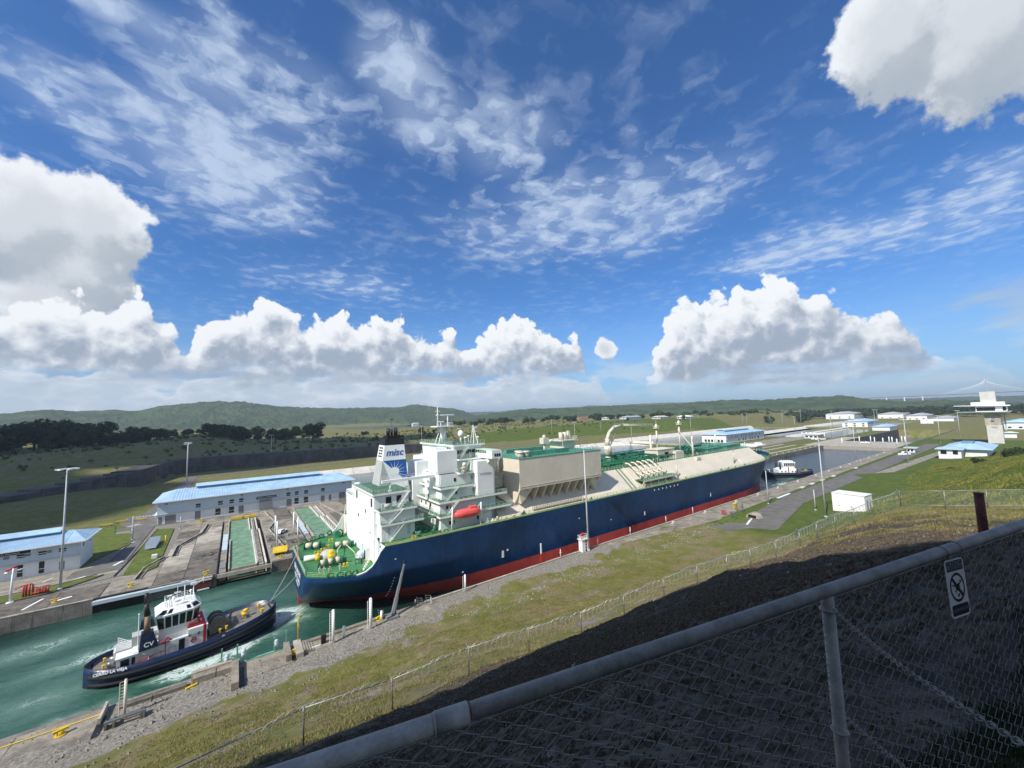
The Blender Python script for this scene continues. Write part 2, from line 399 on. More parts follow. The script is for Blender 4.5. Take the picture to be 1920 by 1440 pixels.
MT = dict(
 hull_blue=mat('hull_blue', (.006,.042,.125), .38, var=.30, scale=.07, streak=.38, dirt=(.035,.065,.12)),
 hull_red=mat('antifouling_red', (.50,.065,.05), .6, var=.25, scale=.07, streak=.35, dirt=(.12,.03,.025)),
 ship_white=mat('ship_white', (.84,.86,.84), .45, var=.05, scale=.3, streak=.10, dirt=(.45,.44,.38)),
 deck_green=mat('deck_green', (.045,.21,.07), .6, var=.3, scale=.25, dirt=(.04,.14,.05)),
 walk_green=mat('walkway_green', (.06,.15,.085), .65, var=.25, scale=.4),
 rail_green=mat('rail_green', (.52,.66,.54), .5, var=.1),
 rail_lime=mat('rail_lime', (.44,.58,.26), .5, var=.15),
 pipe_green=mat('pipe_green', (.02,.15,.08), .4, var=.3, scale=.9),
 teal=mat('teal_deck', (.09,.28,.20), .55, var=.25, scale=.4),
 beige=mat('trunk_beige', (.69,.62,.50), .55, var=.07, scale=.12, streak=.12, dirt=(.4,.33,.24)),
 grey_paint=mat('funnel_grey', (.45,.46,.45), .5, var=.08),
 misc_blue=mat('funnel_blue', (.01,.10,.36), .45, var=.05),
 black=mat('black_paint', (.015,.015,.016), .5, var=.3),
 rubber=mat('rubber_black', (.012,.012,.014), .75, var=.3),
 dark_glass=mat('window_glass', (.012,.016,.02), .12, var=.2, spec=.6),
 tug_blue=mat('tug_blue', (.009,.022,.065), .35, var=.25, scale=.3),
 tug_deck=mat('tug_deck', (.20,.18,.15), .75, var=.2, scale=1.0),
 orange=mat('lifeboat_orange', (.80,.12,.10), .45, var=.1),
 yellow=mat('yellow_paint', (.72,.50,.03), .5, var=.15),
 red=mat('red_paint', (.50,.03,.03), .5, var=.2),
 rope=mat('rope_cream', (.62,.58,.44), .85, var=.15, scale=4),
 cream=mat('light_beige_paint', (.66,.62,.50), .5, var=.1, scale=.6),
 white=mat('white_wall', (.78,.78,.77), .7, var=.05, scale=.3, streak=.22, dirt=(.30,.30,.27)),
 panel=mat('pale_blue_cladding', (.52,.60,.66), .55, var=.05, scale=.4, streak=.1),
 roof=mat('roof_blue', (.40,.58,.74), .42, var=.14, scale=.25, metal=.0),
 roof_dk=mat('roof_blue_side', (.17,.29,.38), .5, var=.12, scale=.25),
 shutter=mat('grey_shutter', (.22,.23,.24), .5, var=.1),
 conc=mat('concrete', (.295,.262,.208), .85, var=.28, scale=.35, bump=.5, dirt=(.13,.12,.10)),
 conc_lt=mat('concrete_light', (.45,.405,.33), .85, var=.22, scale=.4, bump=.4, dirt=(.22,.20,.17)),
 conc_dk=mat('concrete_dark', (.165,.145,.118), .88, var=.3, scale=.5, bump=.5, dirt=(.06,.055,.05)),
 wall_stain=mat('lock_wall', (.20,.18,.155), .8, var=.3, scale=.3, bump=.5, streak=.8, dirt=(.045,.05,.04)),
 dike=mat('pale_lining', (.66,.63,.55), .8, var=.14, scale=.15, streak=.25, dirt=(.35,.33,.28)),
 ret=mat('retaining_wall', (.085,.08,.082), .9, var=.35, scale=.15, bump=.6, streak=.7, dirt=(.025,.025,.03)),
 asphalt=mat('asphalt', (.15,.142,.128), .9, var=.22, scale=.3, bump=.2, dirt=(.17,.16,.14)),
 steel=mat('galvanised_steel', (.26,.265,.25), .42, metal=.6, var=.2, scale=2.0),
 rail_near=mat('grey_painted_pipe', (.37,.35,.31), .5, metal=.0, var=.2, scale=14.0, bump=.15, bscale=120, dirt=(.26,.24,.21)),
 pole=mat('mast_grey', (.50,.52,.53), .5, var=.1),
 lamp=mat('lamp_white', (.85,.86,.86), .35, var=.03),
 rust=mat('rusty_brown_post', (.15,.035,.028), .6, var=.4, scale=6, bump=.4, bscale=60),
 gate_green=mat('gate_green', (.17,.30,.19), .8, var=.3, scale=.5, bump=.3, dirt=(.12,.19,.12)),
 rail_teal=mat('gate_rail_green', (.16,.36,.27), .6, var=.2),
 wire=mat('galvanised_wire', (.36,.38,.37), .5, metal=.4, var=.15),
 razor=mat('razor_wire', (.60,.62,.56), .4, metal=.35, var=.1),
 mesh_dk=mat('weathered_wire', (.21,.20,.175), .6, metal=.0, var=.2, scale=9),
 sign_white=mat('sign_white', (.62,.60,.54), .5, var=.05),
 sign_black=mat('sign_black', (.01,.012,.02), .5, var=.1),
 sign_grey=mat('sign_lettering_grey', (.22,.23,.25), .6, var=.05),
 text_white=mat('lettering_white', (.8,.82,.82), .5, var=.02),
 trunk=mat('tree_bark', (.09,.07,.05), .9, var=.3, scale=2),
 skin=mat('skin', (.30,.17,.11), .6), navy=mat('navy_cloth', (.02,.03,.07), .9), beige_cloth=mat('beige_overall', (.62,.52,.40), .9), white_cloth=mat('white_cloth', (.75,.75,.72), .9), dark_cloth=mat('dark_cloth', (.03,.03,.04), .9),
 solar=mat('solar_panel', (.25,.30,.36), .2, var=.1),
 red_roof=mat('red_roof', (.40,.10,.06), .8, var=.2),
 grey_roof=mat('pale_roof', (.40,.41,.43), .6, var=.08),
 tan_wall=mat('tan_wall', (.55,.50,.42), .8, var=.1),
 hose=mat('red_hose', (.42,.03,.04), .6),
)
def foliage(name, a, b, sc):
    m, N, p = bsdf(name); g = N.new('ShaderNodeNewGeometry')
    n = N.noise(g.outputs['Position'], sc, 4, .6); n2 = N.noise(g.outputs['Position'], sc*6, 2, .5)
    c = N.mix(N.ramp(n, .35, .65), hexc(a), hexc(b)); c = N.mix(N.m('MULTIPLY', n2, .35), c, hexc((b[0]*1.3, b[1]*1.2, b[2])))
    N.put(p.inputs['Base Color'], c); p.inputs['Roughness'].default_value = .85; p.inputs['Specular IOR Level'].default_value = .15
    return m
MT['leaf_dark'] = foliage('leaves_dark', (.012,.024,.009), (.034,.058,.020), .12)
MT['leaf_mid'] = foliage('leaves_mid', (.025,.055,.016), (.06,.12,.03), .15)
MT['forest'] = foliage('forest_canopy', (.022,.042,.018), (.062,.090,.034), .012)
MT['grass_blade'] = foliage('grass_blades', (.115,.125,.035), (.27,.225,.10), .35)
MT['grass_dark'] = foliage('dark_litter', (.034,.027,.018), (.14,.112,.078), 5.0)

def ground_material():
    m, N, b = bsdf('ground_zones'); g = N.new('ShaderNodeNewGeometry'); P = g.outputs['Position']
    at = N.new('ShaderNodeAttribute'); at.attribute_name = 'zone'
    r, gg, bb = N.sep(at.outputs['Color'])
    big = N.noise(P, .035, 5, .6); mid = N.noise(P, .22, 6, .65); fin = N.noise(P, 2.6, 5, .7); vf = N.noise(P, 14.0, 3, .7)
    green = N.mix(N.ramp(mid, .35, .65), hexc((.060,.085,.020)), hexc((.115,.145,.034)))
    dry = N.mix(N.ramp(fin, .3, .7), hexc((.13,.10,.055)), hexc((.28,.235,.135)))
    yel = N.mix(N.ramp(vf, .3, .7), hexc((.16,.15,.045)), hexc((.29,.265,.085)))
    grass = N.mix(N.ramp(N.m('ADD', N.m('MULTIPLY', big, .6), N.m('MULTIPLY', mid, .4)), .42, .56), green, yel)
    dk = N.ramp(N.m('ADD', N.m('MULTIPLY', mid, .6), N.m('MULTIPLY', N.noise(P, .09, 4, .6), .4)), .47, .58)
    scrub = N.mix(dk, N.mix(.5, yel, green), dry)
    scrub = N.mix(N.m('MULTIPLY', N.ramp(fin, .52, .66), N.ramp(mid, .5, .35)), scrub, hexc((.05,.048,.035)))
    # lawn where r is high, scrub where middling
    lawn = N.ramp(r, .62, .9); colr = N.mix(lawn, scrub, N.mix(N.ramp(fin, .3, .7), green, hexc((.082,.118,.026))))
    grav = N.mix(N.ramp(fin, .34, .66), hexc((.13,.12,.10)), hexc((.33,.305,.26)))
    grav = N.mix(N.m('MULTIPLY', N.ramp(vf, .56, .7), .8), grav, hexc((.50,.475,.42)))
    ge = N.m('ADD', gg, N.m('MULTIPLY', N.m('SUBTRACT', mid, .5), 1.3))
    colr = N.mix(N.ramp(ge, .38, .62), colr, grav)
    soil = N.mix(N.ramp(fin, .3, .72), hexc((.036,.031,.025)), hexc((.140,.120,.092)))
    soil = N.mix(N.m('MULTIPLY', N.ramp(vf, .62, .76), .7), soil, hexc((.19,.175,.15)))
    be = N.m('ADD', bb, N.m('MULTIPLY', N.m('SUBTRACT', fin, .5), .7))
    colr = N.mix(N.ramp(be, .4, .6), colr, soil)
    N.put(b.inputs['Base Color'], colr); b.inputs['Roughness'].default_value = .95; b.inputs['Specular IOR Level'].default_value = .12
    bn = N.new('ShaderNodeBump'); bn.inputs['Strength'].default_value = .8; bn.inputs['Distance'].default_value = .12
    N.put(bn.inputs['Height'], N.m('ADD', fin, N.m('MULTIPLY', vf, .4))); N.link(bn.outputs[0], b.inputs['Normal'])
    return m
MT['ground'] = ground_material()
def water_material(name, deep, light, foam_blobs=(), bump=.35, rip=.55, rough=.07):
    m, N, b = bsdf(name); g = N.new('ShaderNodeNewGeometry'); P = g.outputs['Position']
    st = N.noise(N.v('MULTIPLY', P, (.035, .10, 1)), 1.0, 4, .6, dist=.6)
    colr = N.mix(N.ramp(st, .3, .7), hexc(deep), hexc(light))
    if foam_blobs:
        md = N.v('SUBTRACT', P, (-12, 112, 0)); md = N.v('MULTIPLY', md, (1/46.0, 1/40.0, 0)); mm_ = N.ramp(N.m('ADD', N.v('LENGTH', md), N.m('MULTIPLY', N.m('SUBTRACT', st, .5), .5)), .55, 1.0, 1, 0); colr = N.mix(mm_, N.mix(N.ramp(N.sep(P)[0], 150, 260), hexc((.006,.026,.022)), hexc((.040,.068,.088))), colr)  # green where churned; beyond, the hull's dark and the sky's reflection are painted in
    fo = None
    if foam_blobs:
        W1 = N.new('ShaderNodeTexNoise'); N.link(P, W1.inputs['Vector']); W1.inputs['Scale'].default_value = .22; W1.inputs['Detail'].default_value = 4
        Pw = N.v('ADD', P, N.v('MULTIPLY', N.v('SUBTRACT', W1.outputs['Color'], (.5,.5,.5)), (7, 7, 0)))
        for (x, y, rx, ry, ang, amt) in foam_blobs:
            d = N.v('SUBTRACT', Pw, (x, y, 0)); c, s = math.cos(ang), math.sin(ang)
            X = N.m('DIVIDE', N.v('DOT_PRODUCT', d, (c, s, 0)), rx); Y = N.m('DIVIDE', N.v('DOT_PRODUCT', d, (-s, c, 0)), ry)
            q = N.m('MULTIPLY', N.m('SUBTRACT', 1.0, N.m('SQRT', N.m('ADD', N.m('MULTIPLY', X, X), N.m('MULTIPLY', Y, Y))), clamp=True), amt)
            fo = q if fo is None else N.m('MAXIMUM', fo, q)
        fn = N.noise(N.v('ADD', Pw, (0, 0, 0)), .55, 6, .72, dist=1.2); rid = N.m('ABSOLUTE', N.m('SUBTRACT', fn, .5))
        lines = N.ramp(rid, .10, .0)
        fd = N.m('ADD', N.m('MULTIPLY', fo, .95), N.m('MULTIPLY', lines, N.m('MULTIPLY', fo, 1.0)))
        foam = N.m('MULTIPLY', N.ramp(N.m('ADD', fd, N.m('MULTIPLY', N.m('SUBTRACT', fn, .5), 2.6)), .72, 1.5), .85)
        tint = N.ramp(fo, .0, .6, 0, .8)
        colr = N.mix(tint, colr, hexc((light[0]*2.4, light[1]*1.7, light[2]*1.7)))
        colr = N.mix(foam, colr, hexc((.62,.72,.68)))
        N.put(b.inputs['Roughness'], N.ramp(foam, 0, 1, rough, .7))
    else: b.inputs['Roughness'].default_value = rough
    N.put(b.inputs['Base Color'], colr); b.inputs['IOR'].default_value = 1.33; b.inputs['Specular IOR Level'].default_value = .5
    w1 = N.noise(N.v('MULTIPLY', P, (.55, .9, 1)), rip, 5, .62, dist=.5); w2 = N.noise(P, rip*5, 3, .6)
    h = N.m('ADD', w1, N.m('MULTIPLY', w2, .18))
    bn = N.new('ShaderNodeBump'); bn.inputs['Strength'].default_value = bump; bn.inputs['Distance'].default_value = .6
    N.put(bn.inputs['Height'], h); N.link(bn.outputs[0], b.inputs['Normal'])
    return m
# ---------------------------------------------------------------- terrain
def lin(a, b, st): return list(np.arange(a, b, st))
def vnoise(x, y, seed=0):
    """smooth value noise, numpy"""
    xi = np.floor(x).astype(np.int64); yi = np.floor(y).astype(np.int64); fx = x-xi; fy = y-yi
    fx = fx*fx*(3-2*fx); fy = fy*fy*(3-2*fy)
    def h(i, j):
        n = (i*374761393 + j*668265263 + seed*974711) & 0xffffffff
        n = ((n ^ (n >> 13))*1274126177) & 0xffffffff
        return ((n ^ (n >> 16)) & 0xffff)/65535.0
    return (h(xi,yi)*(1-fx)+h(xi+1,yi)*fx)*(1-fy)+(h(xi,yi+1)*(1-fx)+h(xi+1,yi+1)*fx)*fy
def fbm(x, y, oct=4, seed=0):
    s = 0; a = .5; t = 0
    for o in range(oct):
        s = s+a*vnoise(x*2**o+17.3*o, y*2**o-9.1*o, seed+o); t += a; a *= .55
    return s/t-.5
# control points of the hill the camera stands on: (x, y, height above the lock wall top)
HILL = [(0,0,40.0),(-3,1,40.0),(3,-2,40.1),(1.5,1.4,39.9),(0.3,2.2,39.6),(6,-1,39.9),(-8,-6,40.6),(10,-12,40.6),(-20,-25,41.5),(30,-25,39.5),
 (3,8,34.7),(-4,8,34.7),(10,8,34.2),(4,16,29.2),(12,16,28.9),(20,16,28.9),(4,23,24.5),(14,24,23.8),(24,23,24.3),(34,22,24.6),
 (-6,29,21.8),(3.9,29.6,21.3),(9.8,30.2,20.7),(16.4,30.5,20.1),(22.8,30.5,19.6),(29.7,30.5,19.3),(36,30,19.3),(41.9,28.8,19.8),(46.6,27.2,20.6),(50.2,25.3,21.4),(52.5,23.5,22.4),(55.6,21.8,23.1),(64,19.9,23.9),(69,19.2,24.3),(73.8,18.2,24.7),(78.8,15.6,25.9),(80.3,14.3,26.6),(77,9.6,27.6),(80.7,6,28.1),(82,0,28.6),
 (12.6,1,39.05),(12,3.2,37.9),(22,8,33.8),(22,1.9,36.4),(34,8,32.3),(34,1,34.6),(48,8,30.6),(48,0,32.3),(62,8,29.3),(62,0,30.5),(32,15,29.6),(44,17,26.9),(58,14,27.3),(68,12,27.9),
 (-10,50,10),(10,52,9.5),(32,52,9.2),(55,48,9.2),(75,40,10),(-10,66,3),(10,68,2.6),(32,72,1.6),(55,70,1.4),(78,66,1.2),(100,62,1.0),
 (-30,78,.2),(0,80,.1),(30,83,.1),(60,83,.1),(90,85,.1),(120,84,0),(150,70,0),(120,66,.3),(150,58,.2),(180,52,0),(210,50,0),
 (90,28,14.5),(95,14,22.5),(95,0,28),(110,40,5.5),(120,20,17),(120,4,26.5),(150,36,5),(150,18,15.5),(150,2,26),(180,40,1.5),(200,24,10),(200,4,24),(200,-12,28),(235,44,.5),(235,24,9),(235,4,22),
 (270,43,.3),(270,22,9.5),(270,2,20),(270,-14,26),(340,50,0),(340,24,8),(340,2,17),(340,-16,24),(400,42,0),(400,20,5),(400,-6,15),(450,26,1),(450,-10,9),(506,30,0),(506,-12,3),(560,30,0),(560,-20,1),(600,0,0),
 (120,-30,33),(220,-45,33),(340,-60,26),(480,-70,12),(620,-60,3),(60,-45,38),(-40,20,27),(-40,50,9),(-40,-20,38),(-60,78,0),(-60,50,9),(-60,0,36),(240,66,0),(300,75,0),(420,70,0),(560,70,0),(200,80,0)]
_c = np.array(HILL, dtype=float); _n = len(_c)
_d = np.sqrt(((_c[:,None,:2]-_c[None,:,:2])**2).sum(-1)+1.0)
_A = np.zeros((_n+3,_n+3)); _A[:_n,:_n] = _d; _A[:_n,_n] = 1; _A[:_n,_n+1:] = _c[:,:2]; _A[_n:,:_n] = _A[:_n,_n:].T
_w = np.linalg.solve(_A, np.concatenate([_c[:,2], np.zeros(3)]))
def hill(X, Y):
    X = np.asarray(X, float); Y = np.asarray(Y, float); z = _w[_n]+_w[_n+1]*X+_w[_n+2]*Y
    for i in range(_n): z = z+_w[i]*np.sqrt((X-_c[i,0])**2+(Y-_c[i,1])**2+1.0)
    flat = np.clip((Y-72)/12.0, 0, 1)
    z = z*(1-flat)+0*flat
    z = np.where(z < 0.6, np.maximum(z, 0)*.9+0.02, z)
    # uneven ground
    near = np.clip(1-np.hypot(X-1, Y-1)/5.0, 0, 1)
    rough = np.clip(z/4.0, 0, 1)*(1-near)
    z = z+rough*(fbm(X/6.0, Y/6.0, 4, 3)*1.3+fbm(X/1.6, Y/1.6, 3, 5)*.42)
    bank = np.clip(1-np.abs(Y-76)/10.0, 0, 1)
    return z+bank*np.maximum(fbm(X/5.0, Y/3.0, 4, 9), 0)*1.6*(X < 130)
def grid_mesh(name, xs, ys, zf, mat_, kind='structure'):
    xs = np.array(xs, float); ys = np.array(ys, float)
    X, Y = np.meshgrid(xs, ys); Z = zf(X, Y); V = np.stack([X, Y, Z], -1).reshape(-1, 3)
    nx = len(xs); ny = len(ys); i = np.arange(nx-1)[None,:]+np.arange(ny-1)[:,None]*nx; i = i.ravel()
    F = np.stack([i, i+1, i+1+nx, i+nx], -1)
    o = np_mesh(name, V, F, mat_, True, kind)
    return o, X.ravel(), Y.ravel(), Z.ravel()
def sm(a, b, x): t = np.clip((x-a)/(b-a), 0, 1); return t*t*(3-2*t)
FENCE = [(-18,28.4),(-11,28.9),(-3.6,29.2),(3.9,29.6),(9.8,30.2),(16.4,30.5),(22.8,30.5),(29.7,30.5),(36,30),(41.9,28.8),(46.6,27.2),(50.2,25.3),(52.5,23.5),(55.6,21.8),(60,20.6),(64,19.9),(69,19.2),(73.8,18.2),(77,16.8),(80.3,14.3)]
FENCE2 = [(80.3,14.3),(78.6,9.6),(80,6),(81.4,2.4),(82.6,-1.5),(84,-6),(85.5,-11)]
fxs = np.array([p[0] for p in FENCE]); fys = np.array([p[1] for p in FENCE])
def fence_y(X): return np.interp(X, fxs, fys)
xs = lin(-60, -8, 2)+lin(-8, 60, .4)+lin(60, 100, .7)+lin(100, 260, 2)+lin(260, 640, 5)+[640]
ys = lin(-80, -4, 4)+lin(-4, 34, .4)+lin(34, 87.6, .7)+[87.6]
hs, X, Y, Z = grid_mesh('hillside', xs, ys, hill, MT['ground'])
fy = fence_y(X)
above = sm(1.5, -1.5, Y-fy+fbm(X/3, Y/3, 3, 2)*3.0)*sm(85, 60, X)
soil = above*(1-.80*sm(60, 76, X-np.maximum(0, Y-10)*.2+fbm(X/5, Y/2.5, 4, 6)*22))
soil = np.where((Y < 1.45-.14*X) & (X > 2.4) & (X < 10), .9, soil)
grav = sm(-4, 6, Y-np.interp(X, [-10,8,25,65,145], [73,75,80,80.5,85])+fbm(X/8, Y/8, 3, 4)*12)*(X < 140)+np.clip(fbm(X/9, Y/5, 4, 14)*1.9-.06, 0, .5)*(X < 140)*(Y > fy)
lawn = np.maximum(sm(128, 150, X), sm(84, 95, X)*sm(48, 36, Y))*.9*(1-above)
R_ = np.clip(.35+lawn*.7, 0, 1)
# rubble strip along the lock edge further on stays concrete sheets (built below)
zone_attr(hs, np.stack([R_, np.clip(grav, 0, 1), np.clip(soil, 0, 1)], -1))
# far side and everything beyond
def ground_h(X, Y):
    z = np.zeros_like(X)-.02
    # plateau held by the dark wall, rising to the right as a grass bank
    yw = np.interp(X, [-400,-120,-85,-57,-46,-38,240,285,450,600,700,770,900,1320,3000], [300,320,366,388,440,462,462,512,498,468,430,398,398,430,600])
    hgt = np.interp(X, [-300,-120,-85,-50,-30,240,420,760,1320,3000], [3,4,8,12,13,10,17,22,22,20]); run = np.interp(X, [-300,240,320,500,3000], [1.2,1.2,60,60,70])
    p = sm(0, 1, (Y-yw-7.0)/np.maximum(run, 6.0)); z = z+p*hgt
    z = z+p*(fbm(X/70, Y/70, 4, 11)*9*sm(20, 140, Y-yw))
    z = z+p*sm(10, 190, Y-yw)*17*sm(40, -60, X)+sm(1500, 4000, np.hypot(X, Y))*5
    z = np.where((Y > 255) & (X < -52) & (Y < yw), z+sm(255, 290, Y)*sm(-50, -75, X)*3.5+fbm(X/25, Y/25, 3, 4)*1.5*sm(-52, -70, X), z)
    # lake
    lk = sm(330, 380, X)*sm(1500, 1350, X)*sm(1160, 1230, Y)*sm(2600, 2450, Y); z = z*(1-lk)+6*lk
    def pit(z, x0, x1, y0, y1, d): return np.where((X > x0) & (X < x1) & (Y > y0) & (Y < y1), d, z)
    z = pit(z, -5000, 498.9, 86, 142.75, -14); z = pit(z, 573.1, 840, 86, 142.75, -24)
    for b in BASINS: z = pit(z, b[0], b[1], b[2], b[3], -7)
    for q in RECESS: z = pit(z, q[0], q[1], q[2], q[3], -6)
    return z
BASINS = [(12, 430, 258, 346), (448, 900, 262, 380), (622, 905, 166, 216), (622, 905, 226, 280), (930, 1230, 172, 292)]
RECESS = [(-3.6, 9.6, 142.7, 214), (21.5, 35.5, 142.7, 221)]
def withsteps(base, steps, e=.06):
    out = set(round(float(b), 3) for b in base)
    for s_ in steps: out |= {round(s_-e, 3), round(s_+e, 3)}
    return sorted(out)
sx = [498.9, 573.1, 840]+[b[i] for b in BASINS for i in (0, 1)]+[q[i] for q in RECESS for i in (0, 1)]
sy = [142.75]+[b[i] for b in BASINS for i in (2, 3)]+[q[3] for q in RECESS]
gx = withsteps(lin(-12000, -2000, 1000)+lin(-2000, -600, 200)+lin(-600, -150, 30)+lin(-150, 700, 6)+lin(700, 1500, 14)+lin(1500, 4000, 120)+lin(4000, 14001, 1000), sx)
gy = withsteps([86]+lin(92, 700, 6)+lin(700, 1400, 20)+lin(1400, 3000, 80)+lin(3000, 14001, 1000), sy)
go, X, Y, Z = grid_mesh('ground', gx, gy, ground_h, MT['ground'])
rr = np.full_like(X, .4); rr = np.where((Y < 300) & (Y > 140), .75, rr)
rr = np.where((Z > 1) & (X > 260), .62, rr); rr = np.where(X < -50, .7, rr)
rr = np.where((X > 240) & (Y > 395) & (Y < 600) & (Z > .3), .92, rr); rr = np.where((Z > 9) & (X < 330), .45, rr)
rr = np.where((X > 900) | (np.hypot(X, Y) > 1100), .66, rr)
gv = np.where((Y > 140) & (Y < 228) & (X < 65), .8, 0.0); gv = np.where((Z < -3), 1.0, gv)
gv = np.where((X > 497) & (X < 575) & (Y < 146), .9, gv)
dk = np.where((X < 330) & (Z > 9), .22, 0)
zone_attr(go, np.stack([rr, gv, dk], -1))
# land behind and beside the camera hill so that the sheet reaches the horizon
b_ = MB()
for (x0,x1,y0,y1) in ((-12000,-60,-12000,86.1),(640,14000,-12000,86.1),(-60,640,-12000,-80)):
    b_.add([(x0,y0,-.3),(x1,y0,-.3),(x1,y1,-.3),(x0,y1,-.3)], [(0,1,2,3)])
o = b_.build('ground_plain', MT['ground'], kind='structure'); zone_attr(o, np.tile(np.array([[.6,0,0]], dtype=np.float32), (len(o.data.vertices), 1)))
# ---------------------------------------------------------------- hills on the horizon
def ridge(pts, dist, depth, z0, seed, name='hills'):
    pts = sorted(pts); A = np.array([p[0] for p in pts]); E_ = np.array([p[1] for p in pts])
    a = np.arange(A[0]-14, A[-1]+14, .11); e = np.interp(a, A, E_); e = e-sm(A[-1], A[-1]+12, a)*1.2-sm(A[0], A[0]-12, a)*1.2
    crest = 42+np.tan(np.radians(e))*dist
    rows = np.linspace(-1, .8, 46); X_=[]; Y_=[]; Z_=[]
    for t in rows:
        rD = dist+t*depth; prof = np.clip(1-abs(t)**1.3, 0, 1)
        x = rD*np.cos(np.radians(a)); y = rD*np.sin(np.radians(a))
        nz = fbm(x/420, y/420, 4, seed)*.5+1.0 if abs(t) > .03 else 1.0
        z = z0+(crest-z0)*prof*np.where(abs(t) > .03, np.clip(nz, .3, 1.12), 1.0)
        z = z+vnoise(x/22, y/22, seed+5)*9+vnoise(x/9, y/9, seed+6)*5-8
        X_.append(x); Y_.append(y); Z_.append(z)
    V = np.stack([np.array(X_), np.array(Y_), np.array(Z_)], -1).reshape(-1,3); nx = len(a); ny = len(rows)
    i = (np.arange(nx-1)[None,:]+np.arange(ny-1)[:,None]*nx).ravel(); F = np.stack([i, i+nx, i+nx+1, i+1], -1)
    return np_mesh(name, V, F, MT['forest'], False, 'structure')
ridge([(110.12,1.31),(107.44,1.57),(105.67,1.88),(104.39,1.91),(103.03,1.68),(100.87,1.75),(98.51,1.82),(96.85,2.26),(95.52,2.31),(93.68,2.6),(92.22,2.65),(88.03,2.41),(83.4,2.07),(78.32,1.82),(74.23,1.8),(68.43,1.8),(65.41,1.64),(63.1,1.33),(61.56,0.97),(60.4,0.4),(58,-.2)], 3300, 650, 8, 21)
ridge([(75,.8),(63.12,0.79),(56.85,0.66),(51.3,0.87),(43.5,0.95),(36.09,0.95),(29.26,0.9),(23.12,0.7),(14,.5),(0,.2)], 6200, 900, 8, 33)
ridge([(60,.1),(56.86,0.42),(54.47,0.70),(51.3,0.85),(46.59,0.86),(43.5,0.9),(36.09,0.8),(29.26,0.84),(25.47,0.95),(23.09,1.04),(20.84,0.9),(17.65,0.98),(15.66,1.0),(14.23,1.08),(12.88,0.86),(11.18,0.45),(8.78,0.15),(6.55,0.12),(3.54,-0.1),(1.47,-0.5),(-4,-1.0)], 2700, 500, 8, 44)
# ---------------------------------------------------------------- water
WATER_Z = -3.4
foam = [(9,110,10,6,.1,1.3),(1,101,14,3.4,.12,1.0),(-5,98.2,9,3.4,.05,1.7),(1,100.5,7,2.6,.25,1.6),(13,106,6,3,.2,.8),(-20,117,18,6,.25,.80),(-32,128,24,9,.25,.62),(-8,126,24,8,.2,.50),(-26,104,18,8,0,.55),(-20,94,10,4,.3,.8),(-4,135,30,6,.1,.42),
        (255,104,14,10,.3,1.15),(262,96,16,5,.2,1.0),(285,100,22,8,.1,.6)]
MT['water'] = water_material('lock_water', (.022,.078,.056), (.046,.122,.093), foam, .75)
MT['water_blue'] = water_material('basin_water', (.025,.060,.075), (.045,.09,.11), (), .25, .4)
def sheet(name, x0, x1, y0, y1, z, m, kind='structure'):
    return MB().add([(x0,y0,z),(x1,y0,z),(x1,y1,z),(x0,y1,z)], [(0,1,2,3)]).build(name, m, kind=kind)
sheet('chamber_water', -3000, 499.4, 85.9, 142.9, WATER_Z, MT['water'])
sheet('upper_chamber_water', 572.8, 840.1, 85.9, 142.9, -11.5, MT['water_blue'])
for b in BASINS: sheet('basin_water', b[0]-.1, b[1]+.1, b[2]-.1, b[3]+.1, -2.2, MT['water_blue'])
sheet('lake_water', 300, 1600, 1150, 2650, 8.3, MT['water_blue'])
for q in RECESS: sheet('recess_floor', q[0]-.1, q[1]+.1, 142.9, q[3]+.1, -3.0, MT['conc_dk'])
# ---------------------------------------------------------------- haze
hz_ = MB().box(-12500, 14500, -12500, 14500, -30, 235).build('haze', None, kind='stuff')
hm = bpy.data.materials.new('haze_air'); hm.use_nodes = True; N = NT(hm.node_tree); N.n.clear()
pv = N.new('ShaderNodeVolumePrincipled'); pv.inputs['Color'].default_value = (.80,.90,1.0,1); pv.inputs['Density'].default_value = .00010; pv.inputs['Anisotropy'].default_value = .2
ou = N.new('ShaderNodeOutputMaterial'); N.link(pv.outputs[0], ou.inputs['Volume']); hz_.data.materials.append(hm)
hz_.visible_shadow = True

# a fair weather cloud outside the view whose shadow lies over the left plateau
def cloud_mesh(name, cx_, cy_, cz_, rx, ry, rz_, n, seed):
    r_ = random.Random(seed); b = MB()
    for i in range(n):
        a = r_.random()*6.28; d = math.sqrt(r_.random())*.85; s_ = r_.uniform(.24, .42)
        b.sphere((cx_+rx*d*math.cos(a), cy_+ry*d*math.sin(a), cz_+rz_*r_.uniform(-.2,.5)), 1.0, 16, 10, (rx*s_, ry*s_, rz_*r_.uniform(.7,1.3)))
    return b.build(name, MT['cloud'], kind='structure')
MT['cloud'] = mat('cloud_white', (.85,.86,.88), 1.0, var=.03, scale=.01)
cloud_mesh('cloud', -1060, 430, 1000, 340, 225, 50, 60, 5)
cloud_mesh('cloud', -1092, 98, 1000, 82, 92, 22, 40, 8)
